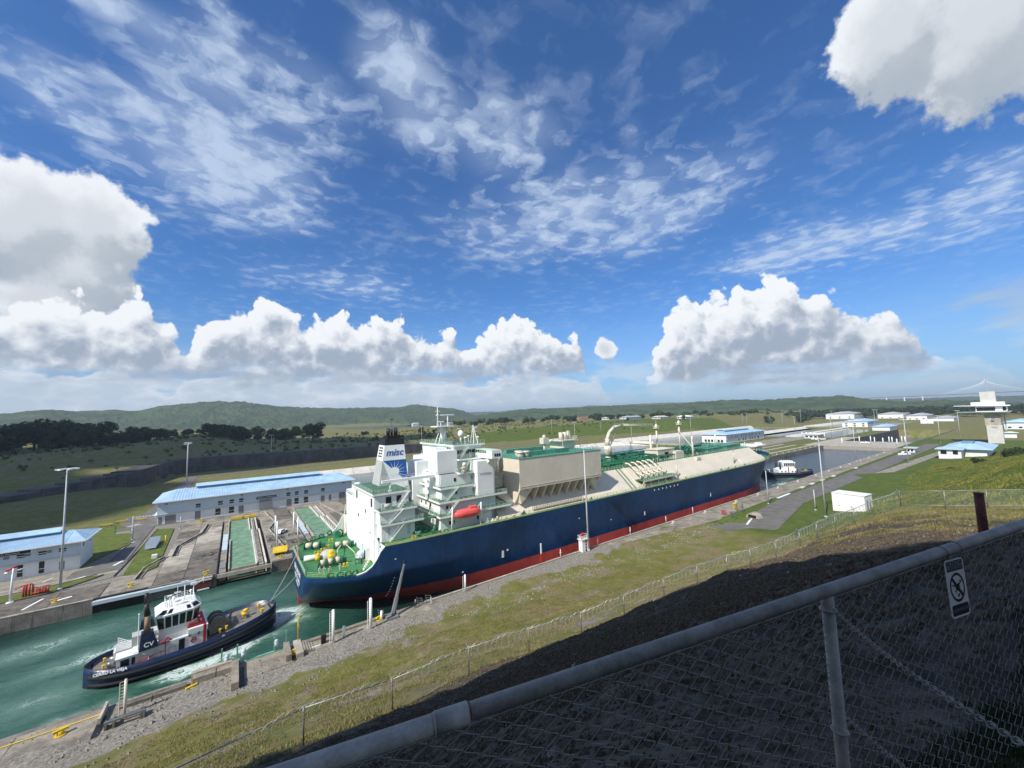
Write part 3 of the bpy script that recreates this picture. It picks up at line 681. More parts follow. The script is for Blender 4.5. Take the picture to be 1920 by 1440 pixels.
# ---------------------------------------------------------------- LNG carrier
SHIP = emp('lng_carrier', 'huge gas carrier with dark blue hull, red waterline and beige tank cover filling the lock', 'ship', (13.5, 115.2, -3.4))
YC = 115.2
def interp(x, pts): return float(np.interp(x, [p[0] for p in pts], [p[1] for p in pts]))
DK = [(13.5,11.6),(14.2,13.4),(16,15.4),(20,18.0),(24,19.8),(28,20.8),(36,21.5),(50,21.7),(222,21.7)]
WLp = [(13.5,0.15),(18,1.6),(22,4.0),(28,8.2),(36,13.4),(46,18.0),(58,20.8),(72,21.6),(205,21.6)]
def hbD(x):
    if x <= 222: return interp(x, DK)
    t = min(1, (x-222)/54.0); return 21.7*max(0, 1-t**2.3)**.62
def hbW(x):
    if x <= 205: return interp(x, WLp)
    t = min(1, (x-205)/62.0); return 21.6*max(0, 1-t**1.9)**.8
def ztop(x): return interp(x, [(13.5,6.7),(23.2,6.75),(25,7.2),(26.4,8.2),(27.4,9.6),(28.2,11.2),(29.2,12.2),(225,12.4),(250,13.2),(277,14.2)])
def hb(x, z):
    if x < 80:
        t = min(1, max(0, (z+3.4)/9.0)); return hbW(x)+(hbD(x)-hbW(x))*t**.62
    t = min(1, max(0, (z+3.4)/16.5)); return hbW(x)+(hbD(x)-hbW(x))*t**1.5
BOOT = .25
st = [13.5,14.2,15.2,16.5,18,20,22,23.2,24.2,25,25.8,26.4,27,27.4,27.8,28.2,28.7,29.2,31,34,38,42,46,50,55,60,66,72,80,95,120,150,180,200,205,210,215,220,225,230,235,240,244,248,252,256,260,263,266,269,271.5,273.5,275,276]
def hull_strip(name, m, zf, nz, parent):
    b = MB()
    for sg in (-1, 1):
        rings = []
        for x in st:
            z0, z1 = zf(x)
            row = []
            for k in range(nz+1):
                z = z0+(z1-z0)*k/nz; row.append((x, YC+sg*hb(x, z), z))
            if sg > 0: row = row[::-1]
            rings.append(row)
        b.loft(rings, close=False, cap=False)
    # transom
    z0, z1 = zf(13.5); L = [(13.5, YC-hb(13.5, z0+(z1-z0)*k/10), z0+(z1-z0)*k/10) for k in range(11)]
    Rr_ = [(p[0], 2*YC-p[1], p[2]) for p in L]
    n0 = len(b.v); b.v.extend(L+Rr_)
    for k in range(10): b.f.append((n0+k, n0+k+1, n0+11+k+1, n0+11+k)); b.sm.append(False)
    return b.build(name, m, parent)
def boot(x): return interp(x, [(13.5,-.8),(20,-1.4),(26,-.9),(34,.1),(60,.25),(280,.25)])
hull_strip('hull', MT['hull_blue'], lambda x: (boot(x), ztop(x)), 12, SHIP)
def lowz(x): return interp(x, [(13.5,-1.0),(18,-3.6),(24,-6),(30,-8),(280,-8)])
hull_strip('lower_hull', MT['hull_red'], lambda x: (lowz(x), boot(x)), 6, SHIP)
MB().prismy([(13.6,-.9),(19.5,-2.2),(21,-9),(13.9,-9)], YC-.45, YC+.45).build('rudder', MT['hull_red'], SHIP)
# decks
def deck(name, x0, x1, z, m, inset=.12):
    xs_ = [x for x in st if x0 < x < x1]; xs_ = [x0]+xs_+[x1]; b = MB()
    L = [(x, YC-hb(x, z)+inset, z) for x in xs_]; R2 = [(x, YC+hb(x, z)-inset, z) for x in xs_]; n = len(xs_)
    b.v.extend(L+R2)
    for i in range(n-1): b.f.append((i, i+1, n+i+1, n+i)); b.sm.append(False)
    return b.build(name, m, SHIP)
deck('mooring_deck', 13.6, 29.1, 6.55, MT['deck_green'])
deck('upper_deck', 29.0, 275.6, 12.12, MT['deck_green'])
MB().box(28.95, 29.15, YC-20.6, YC+20.6, 6.5, 12.3).build('break_bulkhead', MT['ship_white'], SHIP)
# white bulwark edge that sweeps from the mooring deck up to the upper deck
for sg in (-1, 1):
    b = MB()
    for xa, xb in zip(st[:-1], st[1:]):
        if 23 <= xa < 29.2:
            for z0 in (0,):
                ya, yb = YC+sg*(hb(xa, ztop(xa))), YC+sg*(hb(xb, ztop(xb)))
                b.hexa([(xa,ya,ztop(xa)-.25),(xb,yb,ztop(xb)-.25),(xb,yb-sg*.35,ztop(xb)-.25),(xa,ya-sg*.35,ztop(xa)-.25)],
                       [(xa,ya,ztop(xa)+.12),(xb,yb,ztop(xb)+.12),(xb,yb-sg*.35,ztop(xb)+.12),(xa,ya-sg*.35,ztop(xa)+.12)])
                b.add([(xa,ya-sg*.06,6.5),(xb,yb-sg*.06,6.5),(xb,yb-sg*.06,ztop(xb)),(xa,ya-sg*.06,ztop(xa))], [(0,1,2,3)])
    b.build('bulwark', MT['ship_white'], SHIP)
# rails and fishplates
def edge(x0, x1, dz=0, ins=.25, sg=-1, step=3):
    xs_ = list(np.arange(x0, x1, step))+[x1]
    return [(x, YC+sg*(hb(x, ztop(x))-ins), ztop(x)+dz) for x in xs_]
for sg in (-1, 1):
    MB().rail(edge(14, 23, 0, .2, sg, 2), 1.1, 1.5, .035, 3).build('deck_rail', MT['rail_lime'], SHIP)
    MB().rail(edge(29.4, 46, 0, .25, sg, 4), 1.15, 1.5, .04, 3).build('deck_rail', MT['rail_lime'], SHIP)
    MB().rail(edge(57, 262, 0, .25, sg, 5), 1.25, 1.6, .045, 3).build('deck_rail', MT['rail_lime'], SHIP)
    MB().rail(edge(262, 275.4, 0, .3, sg, 2), 1.25, 1.6, .045, 3).build('bow_rail', MT['rail_green'], SHIP)
    b = MB()
    pe = edge(29.4, 250, 0, .12, sg, 5)
    for p, q in zip(pe[:-1], pe[1:]): b.hexa([p, q, (q[0],q[1]-sg*.12,q[2]), (p[0],p[1]-sg*.12,p[2])], [(p[0],p[1],p[2]+.5), (q[0],q[1],q[2]+.5), (q[0],q[1]-sg*.12,q[2]+.5), (p[0],p[1]-sg*.12,p[2]+.5)])
    b.build('deck_edge_plate', MT['rail_lime'], SHIP)
MB().rail([(13.7, YC-11.4, 6.7), (13.7, YC+11.4, 6.7)], 1.1, 1.5, .035, 3).build('stern_rail', MT['rail_green'], SHIP)
# fairleads along the deck edge
fl = MB().torus((0,0,.55), .55, .17, 'y', 12, 5, (1.15,1)).box(-.75,.75,-.2,.2,0,.12).build('fairlead', MT['pipe_green'], SHIP, local=True)
spots = [(18.2,6.7,-1),(20.0,6.7,-1),(21.6,6.7,-1),(22.9,6.7,-1),(40.5,12.2,-1),(42.6,12.2,-1),(44.8,12.2,-1),(17,6.7,1),(19.5,6.7,1),(22,6.7,1),(24.5,6.9,1),(70,12.2,-1),(96,12.2,-1),(188,12.3,-1),(212,12.3,-1),(240,12.8,-1),(252,13.2,-1)]
for i, (x, z, sg) in enumerate(spots):
    o = fl if i == 0 else inst(fl, SHIP)
    o.location = (x-13.5, (YC+sg*(hb(x, z)-.35))-115.2, z+3.4)
# ------------ aft house
W_ = MT['ship_white']
b = MB(); b.box(29.5, 38, 98, 132.4, 12.12, 16.3); b.build('aft_house_wall', W_, SHIP)
b = MB(); b.box(29.2, 38.1, 98.05, 132.3, 16.45, 19.5); b.build('aft_house_wall', W_, SHIP)
b = MB(); b.box(28.7, 37.6, 101.2, 121.5, 19.7, 23.2); b.build('aft_house_wall', W_, SHIP)
b = MB(); b.box(28.6, 31.5, 101.4, 129, 6.6, 12.1); b.build('aft_house_wall', W_, SHIP)
b = MB(); b.box(28.65, 29.6, 101.3, 126, 12.1, 19.7); b.build('aft_house_wall', W_, SHIP)
b = MB(); b.box(29.3, 33, 122, 134, 12.1, 20.4).box(30, 33, 124, 130, 20.4, 21.6).sphere((31, 127, 21.6), 1.5, 10, 5, half=True); b.build('aft_house_annex', W_, SHIP)
for (x0,x1,y0,y1,z) in ((29.2,40,96.9,132.4,16.3),(28.9,38.4,97.4,132.4,19.5),(28.3,38,100.8,122,23.2)):
    MB().box(x0,x1,y0,y1,z,z+.14).build('walkway_deck', MT['walk_green'], SHIP)
    MB().box(x0-.05,x1+.05,y0-.08,y0-.002,z-.28,z+.2).box(x0-.08,x0-.002,y0-.05,y1,z-.28,z+.2).build('deck_coaming', W_, SHIP)
    MB().rail([(x0,y1-.5,z+.14),(x0,y0,z+.14),(x1,y0,z+.14),(x1,y0+3,z+.14)], 1.05, 1.4, .035, 3).build('walkway_rail', MT['rail_green'], SHIP)
MB().stair((31.2,97.3,12.2),(35.2,97.3,16.4), .8, 12).build('stair', W_, SHIP)
MB().stair((31.2,97.4,16.4),(34.8,97.4,19.6), .8, 11).build('stair', W_, SHIP)
MB().stair((34.2,99.6,19.6),(37.2,99.6,23.3), .8, 11).build('stair', W_, SHIP)
MB().stair((25.2,98.2,6.7),(28.8,98.2,12.2), .8, 12).build('stair', W_, SHIP)
MB().stair((27.6,131.5,6.7),(29.6,134.5,15.4), .8, 16).build('stair', MT['cream'], SHIP)
MB().box(28.3,29.3,96.6,98,11.9,12.15).rail([(28.3,96.6,12.15),(28.3,104,12.15)],1.1,1.4,.035,3).build('landing', W_, SHIP)
MB().box(27.6,28.6,104.6,107.2,6.6,9.6).build('deck_locker', W_, SHIP)
MB().box(27.5,27.6,105.2,106.2,6.7,8.9).build('locker_door', MT['black'], SHIP)
MB().box(28.45,28.6,110.5,112,6.7,8.9).build('door', MT['panel'], SHIP)
def windows(spec, name='window', m='dark_glass'):
    for (ax, c, a0, a1, z0, z1) in spec:
        b = MB()
        if ax == 'y': b.box(a0, a1, c-.07, c+.02, z0, z1)
        else: b.box(c-.07, c+.02, a0, a1, z0, z1)
        b.build(name, MT[m], SHIP)
windows([('y',101.2,31.6,33.0,20.3,22.3),('y',101.2,34.4,35.7,20.4,22.3),('x',28.7,117.6,118.8,20.0,22.2),('x',28.7,103.0,104.1,19.9,22.0)], 'ventilation_louvre', 'black')
windows([('y',98.0,31.0,31.7,13,15.2),('y',98.0,36,36.8,13,15.2)], 'door', 'panel')
windows([('x',28.65,108.7,109.3,17.5,18.5),('x',28.65,116,116.7,15.2,16.1),('x',28.65,104.5,104.9,13,13.5)], 'porthole')
b = MB(); b.cyl((30.6,99.6,20.4),(32.4,99.6,20.4),.55,.55,10).box(30.4,32.6,99.2,100,19.64,19.9).box(30,30.6,99.3,99.9,19.64,21.0); b.build('deck_machine', MT['grey_paint'], SHIP)
b = MB(); b.cyl((35.8,100.2,20.3),(37.0,100.2,20.3),.5,.5,10).box(35.7,37.1,99.9,100.5,19.64,19.9); b.build('deck_machine', MT['grey_paint'], SHIP)
# ------------ funnel (tapers upwards), with its house mark
def fun(t, x): return x[0]+(x[1]-x[0])*t
FB = dict(x0=(33.0,35.2), x1=(42.0,41.0), y0=(112.4,113.4), y1=(120.0,118.6)); ZB, ZT = 21.2, 34.6
def fring(z):
    t = (z-ZB)/(ZT-ZB); a = {k: fun(t, v) for k, v in FB.items()}
    return [(a['x0'],a['y0'],z),(a['x1'],a['y0'],z),(a['x1'],a['y1'],z),(a['x0'],a['y1'],z)]
FN = MB().hexa(fring(ZB), fring(30.3)).build('funnel', MT['grey_paint'], SHIP)
MB().hexa(fring(30.302), fring(ZT)).build('funnel_band', MT['ship_white'], FN)
MB().hexa(fring(ZT+.002), fring(36.4)).box(36.2,40.2,114.2,117.8,36.4,37.4).build('funnel_top', MT['black'], FN)
b = MB()
for x, y in ((36.8,114.8),(38.0,115.6),(39.2,114.9),(37.2,117.0),(39.4,117.1)): b.cyl((x,y,37.2),(x,y,39.2+.3*(x%2)),.35,.35,8)
b.cyl((38.2,116,37),(38.2,116,42.2),.06,.05,5).box(37.7,38.7,115.95,116.05,42,42.2); b.build('exhaust_pipe', MT['black'], FN)
def fpt(u, z, d=.03):   # point on the near face: u 0..1 along x
    t = (z-ZB)/(ZT-ZB); x0 = fun(t, FB['x0']); x1 = fun(t, FB['x1']); return (x0+(x1-x0)*u, fun(t, FB['y0'])-d, z)
def fpoly(name, uv, m, d=.03, th=.02):
    b = MB(); A = [fpt(u, z, d) for u, z in uv]; B2 = [fpt(u, z, d-th) for u, z in uv]; n = len(uv)
    b.add(A+B2, [tuple(range(n))]+[(i, n+i, n+(i+1)%n, (i+1)%n) for i in range(n)]); return b.build(name, m, FN)
fpoly('funnel_white_panel', [(0.0,30.28),(1,30.28),(1,22.6),(.50,21.4)], MT['ship_white'], .03)
fpoly('funnel_blue_panel', [(0.02,30.25),(1,30.25),(1,25.0),(.80,25.0)], MT['misc_blue'], .05)
for k in range(11):
    a = math.radians(-52+k*23.5); cx_, cz_ = .50, 27.0; a2 = a+.10; a3 = a-.10
    L1 = 3.2 if k not in (0, 10) else 2.6
    pts = [(cx_+.8*math.cos(a3)/6.6, cz_+.8*math.sin(a3)), (cx_+L1*math.cos(a)/6.6, min(30.1, cz_+L1*math.sin(a))), (cx_+.8*math.cos(a2)/6.6, cz_+.8*math.sin(a2))]
    fpoly('sun_ray', pts[::-1] if False else pts, MT['ship_white'], .07)
fpoly('sun_disc', [(cx_+1.25*math.cos(t)/6.6, cz_+1.25*math.sin(t)) for t in np.linspace(0, 2*math.pi, 15)[:-1]], MT['ship_white'], .075)
p = fpt(.50, 32.4, .06)
text('misc', FN, MT['misc_blue'], p, (math.pi/2-.075, 0, 0), 2.75, shear=.25, bold=.05, sx=1.02)
for yy in (114.6, 116.4):
    for zz in (31.2, 32.0, 32.8, 33.6):
        t = (zz-ZB)/(ZT-ZB); x = fun(t, FB['x0']); MB().box(x-.06, x+.3, yy, yy+1.2, zz, zz+.45).build('louvre', MT['black'], FN)
# ------------ provision crane on the aft house
CR = MB().cyl((33.2,102.6,23.3),(33.2,102.6,25.6),.28,.28,8).box(32.8,33.6,102.2,103,23.3,23.6).build('crane_post', W_, SHIP)
MB().box(31.0,47.5,102.2,103.0,25.6,26.3).box(45.8,47.5,101.8,103.4,25.2,27).rail([(31,102.9,26.3),(46,102.9,26.3)],.9,1.6,.04,2).build('crane_boom', W_, SHIP)
# ------------ accommodation block
def wall(*a): return MB().box(*a).build('deckhouse_wall', W_, SHIP)
wall(44.6,60.5,96.6,133.5,12.12,16.0); wall(45.2,60.5,98.2,132,16.15,19.4); wall(46.4,60.5,99.6,131,19.55,22.8); wall(46.4,60.6,100.2,130,22.95,26.2); wall(49.4,60.6,102.4,128,26.35,29.8)
wall(46.2,52.4,101.6,108,26.25,32.6); wall(46.0,52.6,100.4,111,22.9,26.2); wall(60.6,63.0,98.2,120,12.12,26.2); wall(43.0,47.8,112,121,16,24.8); wall(44.4,50.5,112.5,120,24.8,29.2); wall(48.0,51.6,106.5,111.5,26.35,33.2); wall(56.4,61.8,97.0,103.5,19.6,29.3); wall(44.6,48.6,103.4,106.8,19.5,26.2)
MB().prismx([(104.2,29.95),(126,29.95),(127,33.4),(103.2,33.4)], 52.2, 61.6).build('wheelhouse', W_, SHIP)
MB().box(51.6,62.2,102.8,127.4,33.4,33.75).build('wheelhouse_roof', MT['rail_green'], SHIP)
for i in range(6): MB().box(53.1+i*1.35, 54.2+i*1.35, 103.62-.1, 103.75, 31.3, 32.8).build('wheelhouse_window', MT['dark_glass'], SHIP)
for i in range(6): MB().box(52.1,52.25,105+i*2.0,106.4+i*2.0,31.3,32.8).build('wheelhouse_window', MT['dark_glass'], SHIP)
for (x0,x1,y0,y1,z) in ((43.8,66.5,95.2,133,16.0),(44.4,66.0,96.6,132,19.4),(45.4,55.5,98.0,131,22.8),(51.8,61.6,98.9,130,26.2),(52.6,62.4,100.8,129,29.8),(51.8,62.4,102.6,127.5,33.76)):
    MB().box(x0,x1,y0,y1,z,z+.14).build('walkway_deck', MT['walk_green'], SHIP)
    MB().box(x0-.05,x1+.05,y0-.09,y0-.003,z-.3,z+.2).box(x0-.09,x0-.003,y0-.05,y1,z-.3,z+.2).build('deck_coaming', W_, SHIP)
    MB().rail([(x0,y1-.5,z+.14),(x0,y0,z+.14),(x1,y0,z+.14)], 1.1, 1.4, .035, 3).build('walkway_rail', MT['rail_green'], SHIP)
# bridge wing with its brace
MB().box(59.4,62.3,93.8,103.2,29.95,31.2).box(59.2,62.5,93.4,96.4,30.0,32.2).build('bridge_wing', W_, SHIP)
MB().hexa([(59.9,95.6,29.6),(61.9,95.6,29.6),(61.9,97.4,29.9),(59.9,97.4,29.9)][::-1],[(59.9,100.8,25.2),(61.9,100.8,25.2),(61.9,103.0,25.4),(59.9,103.0,25.4)][::-1]).build('wing_brace', W_, SHIP)
MB().box(59.3,62.4,93.6,103,32.2,32.4).rail([(59.3,93.6,31.2),(59.3,103,31.2)],1,1.4,.035,2).build('wing_rail', MT['rail_green'], SHIP)
for i in range(3): MB().box(60+i*.75,60.5+i*.75,93.33,93.42,30.6,31.4).build('wing_window', MT['dark_glass'], SHIP)
for a, c_ in (((46.2,95.8,16.15),(49.6,95.8,19.5)),((46.6,97.2,19.5),(50.4,97.2,22.9)),((52.6,99.6,26.3),(56.0,99.6,29.9)),((53.4,101.7,29.9),(56.4,101.7,33.6))):
    MB().stair(a, c_, .8, 11).build('stair', MT['rail_green'], SHIP)
pl = []
for z in (13.4,17.2,20.6,24.0):
    for x in ((47,48.0,55.6) if z < 17 else ((47,48.0) if z < 20 else (50.5,56.2))):
        y = {13.4:96.6,17.2:98.2,20.6:99.6,24.0:100.2}[z]
        pl.append(('y', y, x, x+.65, z, z+.95))
windows(pl); windows([('x',45.2,104+i*3.3,104.7+i*3.3,17.3,18.2) for i in range(6)]); windows([('x',43.0,114+i*2.2,114.6+i*2.2,17.5+ (i%2)*3,18.5+(i%2)*3) for i in range(3)]); windows([('x',44.6,104.2,104.8,20+i*1.9,20.8+i*1.9) for i in range(3)])
text('NO SMOKING', SHIP, MT['black'], (59.1, 96.9, 25.6), (math.pi/2, 0, 0), .62)
b = MB(); b.cyl((53,98.4,26.3),(53,98.4,28.4),.55,.4,8).sphere((53,98.4,28.6),.7,8,5).box(52.2,53.8,97.9,98.9,27.6,27.9); b.build('searchlight_stand', MT['cream'], SHIP)
# masts and aerials on the compass deck
b = MB(); b.cyl((54.5,114,33.9),(53.6,114,39.2),1.15,.85,8)
for dx_, dy_ in ((-2.2,-1.2),(-2.2,1.2)): b.cyl((54.0+dx_,114+dy_*1.2,33.9),(53.4,114+dy_*.5,39.0),.16,.13,5)
b.box(50.8,56.6,111.6,116.4,39.2,39.5).rail([(50.8,111.6,39.5),(56.6,111.6,39.5),(56.6,116.4,39.5)],1,1.3,.04,2)
b.cyl((52.2,114,39.5),(52.2,114,45.6),.22,.10,6).cyl((51.4,114,44.2),(53.0,114,44.2),.08,.08,5).box(51.9,52.5,113.2,114.8,42.9,43.1).cyl((55.2,113,39.5),(55.2,113,42.8),.2,.16,6)
b.build('main_mast', W_, SHIP)
MB().box(52.9,57.4,112.8,113.2,42.8,43.15).build('radar_scanner', W_, SHIP); MB().box(52.4,54.8,114.6,115,40.7,41.0).cyl((53.6,114.8,39.5),(53.6,114.8,40.7),.15,.15,6).build('radar_scanner', W_, SHIP)
b = MB(); b.cyl((58.2,110,33.9),(58.2,110,36.0),.22,.22,6).sphere((58.2,110,36.8),.95,10,7,(1,1,1.2)); b.build('satellite_dome', W_, SHIP)
b = MB(); b.cyl((60.0,105,33.9),(60.6,106.2,39.5),.16,.1,5).cyl((61.4,105,33.9),(60.6,106.2,39.5),.16,.1,5).cyl((60.6,108,33.9),(60.6,106.2,39.5),.16,.1,5).box(60.2,62,106,106.3,38.8,39.0).box(60.2,61.8,106,106.3,37.4,37.55); b.build('signal_mast', W_, SHIP)
b = MB()
for x, y in ((56.5,104.2),(60.8,103.8),(62,112),(57,104.4)): b.cyl((x,y,33.9),(x,y,35.6),.1,.1,5).sphere((x,y,35.8),.35,8,5)
b.build('aerial', W_, SHIP)
# ------------ lifeboat in its davits
LB = MB(); rings = []
for x in np.linspace(47.5, 55.5, 13):
    t = (x-51.5)/4.0; w = 1.4*max(.12, 1-abs(t)**3.5)**.5; hu = 1.15*max(.25, 1-abs(t)**4)**.5; hl = 1.15*max(.2, 1-abs(t)**3)**.6
    rings.append([(x, 94.6+w*math.copysign(abs(math.cos(a))**.6, math.cos(a)), 16.2+(hu if math.sin(a) > 0 else hl)*math.copysign(abs(math.sin(a))**.75, math.sin(a))) for a in np.linspace(0, 2*math.pi, 17)[:-1]])
LB.loft(rings).box(52.2,54.4,93.9,95.3,17.1,17.75).box(48,55,93.12,93.2,16.15,16.3)
tagp(LB.build('lifeboat', MT['orange'], loc=(51.5,94.6,15)), 'closed orange lifeboat hung in white davits beside the white deckhouse', 'lifeboat')
b = MB()
for x in (47.0,55.8):
    b.cyl((x-.6,93.9,12.3),(x,94.4,18.4),.2,.16,6).cyl((x+.9,96,12.3),(x,94.4,18.4),.2,.16,6).cyl((x,96.4,16.6),(x,94.4,18.4),.16,.12,5)
    b.cyl((x-.4,94.0,14.0),(x+.8,95.8,14.0),.1,.1,5)
b.box(47,56,93.9,94.2,12.3,12.6); b.build('davit', W_, SHIP)
# ------------ tank cover (trunk)
B_ = MT['beige']
def trunk_ring(x, s=0.0):
    return [(x,95.0,12.14),(x-s*.0,102.6,19.3),(x,127.8,19.3),(x,135.4,12.14)]
b = MB(); b.loft([trunk_ring(62.6), trunk_ring(150), [(243,95.6,12.14),(238.5,102.8,19.4),(238.5,127.6,19.4),(243,134.8,12.14)]], close=True, cap=True, smooth=False); b.build('tank_cover', B_, SHIP)
MB().hexa([(213,95.05,12.2),(243,95.55,12.2),(240.5,98.8,15.3),(216,98.6,15.2)],[(213,94.9,12.2),(243.4,95.2,12.2),(241.4,98.2,15.4),(216,98.2,15.3)]).build('walkway_casing', B_, SHIP)
MB().box(63,238,102.9,127.4,19.31,19.5).build('trunk_deck', MT['deck_green'], SHIP)
MB().rail([(107,102.9,19.5),(238,102.9,19.5)], 1.15, 1.7, .05, 2).build('trunk_rail', MT['rail_green'], SHIP)
for x in (104.4, 131.5, 180.0, 205.0): MB().hexa([(x,95.1,12.3),(x+.05,95.1,12.3),(x+.05,102.6,19.4),(x,102.6,19.4)],[(x,95.0,12.38),(x+.05,95.0,12.38),(x+.05,102.5,19.46),(x,102.5,19.46)]).build('panel_seam', MT['cream'], SHIP)
# big machinery box overhanging the trunk
BX = MB().box(70.0,106.2,95.2,121.0,19.6,28.7).build('machinery_box', B_, SHIP)
MB().box(70.0,106.25,95.12,95.198,20.3,20.45).build('box_seam', B_, BX)
MB().box(69.9,106.3,95.1,121.1,28.7,28.85).build('box_roof', MT['teal'], BX)
MB().rail([(106,95.6,28.85),(70.6,95.6,28.85),(70.6,120,28.85),(106,120,28.85),(106,95.6,28.85)], 1.05, 1.5, .045, 2).build('roof_rail', MT['teal'], BX)
MB().hexa([(68.6,97.5,13.7),(68.6,97.5,13.72),(103.8,97.9,14.6),(103.8,97.9,14.62)][:0] or [(70.2,100.6,16.8),(105.8,100.6,16.8),(105.8,103,19.6),(70.2,103,19.6)],[(70.2,99.4,19.62),(105.8,99.4,19.62),(105.8,120,19.62),(70.2,120,19.62)]).build('box_underside', B_, BX)
for i in range(11):
    x = 70.0+i*3.48; w = .5 if i not in (0, 10) else .9
    MB().prismx([(95.2,19.6),(98.2,14.9),(100.6,17.0),(101.5,19.6)], x, x+w).build('box_bracket', B_, BX)
MB().prismy([(70,19.6),(76,19.6),(70.9,15.2)], 96.0, 98.4).prismy([(100.5,19.6),(106.2,19.6),(104,15.4)], 96.2, 98.4).build('end_bracket', B_, BX)
MB().hexa([(62.8,101,19.3),(64.2,101,19.3),(70.8,97.6,14.6),(69.6,97.2,14.3)],[(62.8,102.4,20.1),(64.2,102.4,20.1),(70.8,98.8,15.6),(69.6,98.4,15.3)]).build('end_strut', B_, BX)
for x,y in ((72.5,98),(75,98.3),(74,101),(66,104),(67.6,104.5)): MB().cyl((x,y,28.8 if x>70 else 24),(x,y,30.2 if x>70 else 29.4),1.0,1.0,10).cyl((x,y,30.2 if x>70 else 29.4),(x,y,30.7 if x>70 else 30),1.25,1.2,10).build('ventilator', MT['cream'], SHIP)
b = MB(); b.box(62.8,69.9,103.5,116,22.6,22.9).rail([(62.8,103.5,22.9),(69.9,103.5,22.9)],1,1.4,.05,2)
rg = random.Random(3)
for i in range(26):
    x = 63+rg.random()*6.5; y = 103.5+rg.random()*9; z = 22.9+rg.random()*4; ln = 1+rg.random()*3
    if i%3 == 0: b.cyl((x,y,z),(x+ln*.6,y,z),.22,.22,6)
    elif i%3 == 1: b.cyl((x,y,z-2),(x,y,z+.8),.2,.2,6)
    else: b.cyl((x,y,z),(x,y-ln*.5,z),.22,.22,6)
b.box(62.9,69.8,104,112,19.5,22.6); b.build('process_piping', MT['cream'], SHIP)
# things on the box roof
b = MB(); b.cyl((91,108,28.8),(91,108,31.5),.5,.5,8).box(89.8,92.4,107,109.2,31.5,33.6).sphere((91,108,34),.7,8,5).cyl((92.5,107,32),(94,106.4,33),.25,.25,6); b.build('vent_tower', MT['cream'], SHIP)
b = MB(); b.box(100.5,106,108,116,29,31.8).box(98.5,107.5,107,117,31.8,32.2).cyl((101,110,32.2),(101,110,35),.8,.8,8).cyl((103,110,32.2),(103,110,35),.8,.8,8).rail([(98.5,107,32.2),(107.5,107,32.2),(107.5,117,32.2)],1.2,1.4,.05,2).box(105,106,110,111,32.2,35.4).cyl((97.2,105,28.9),(97.2,105,32.4),.1,.1,5); b.build('compressor_platform', MT['cream'], SHIP)
for y0 in (99.5, 112): MB().box(77,95,y0,y0+1.4,28.9,30.2).build('duct', MT['teal'], BX)
# ------------ deck piping on the trunk
b = MB(); rg = random.Random(5)
for i in range(26):
    y = 104+i*.92; z = 20.4+rg.random()*1.8; r = .12+.16*rg.random(); x0 = 107.5+rg.random()*12; x1 = 160+rg.random()*70
    b.cyl((x0,y,z),(x1,y,z),r,r,6)
for i in range(70):
    x = 108+rg.random()*88; y = 103.6+rg.random()*14; z = 20.2+rg.random()*2.6; L = 2+rg.random()*6; r = .14+.16*rg.random()
    b.tube([(x,y,19.5),(x,y,z),(x,y+L,z),(x,y+L,19.5)], r, 6)
for i in range(60):
    x = 108+rg.random()*120; y = 103.5+rg.random()*20; b.cyl((x,y,19.5),(x,y,21+rg.random()*2.6),.25+.25*rg.random(),.25,6)
b.build('deck_piping', MT['pipe_green'], SHIP, kind='stuff')
b = MB(); rg = random.Random(8)
for i in range(28):
    x = 110+rg.random()*110; y = 104+rg.random()*18; z = 21.2+rg.random()*2; L = 3+rg.random()*9
    b.cyl((x,y,z),(x+L,y,z),.12,.12,5)
b.build('teal_deck_pipes', MT['teal'], SHIP, kind='stuff')  # thin teal pipes laid at random among the green
for (x0,x1,y0,y1,z1) in ((200,214,106,116,21.4),(218,234,105,119,21.9),(206,216,118,124,22.4)): MB().box(x0,x1,y0,y1,19.5,z1).build('deck_skid', MT['teal'], SHIP)
MB().rail([(200,103.6,19.5),(237,103.8,19.6)],2.4,2.2,.07,2).build('pipe_rack', MT['teal'], SHIP)
MB().box(155,168,105,112,19.5,24.2).box(154.6,168.4,104.8,112.2,24.2,24.4).build('machinery_house', B_, SHIP)
MB().box(166.5,173,103.4,107,19.5,22.8).build('control_cabin', MT['cream'], SHIP)
windows([('y',105.0,156.5,157.5,20.5,21.5),('y',105.0,160,163,20.2,23)], 'louvre', 'black')
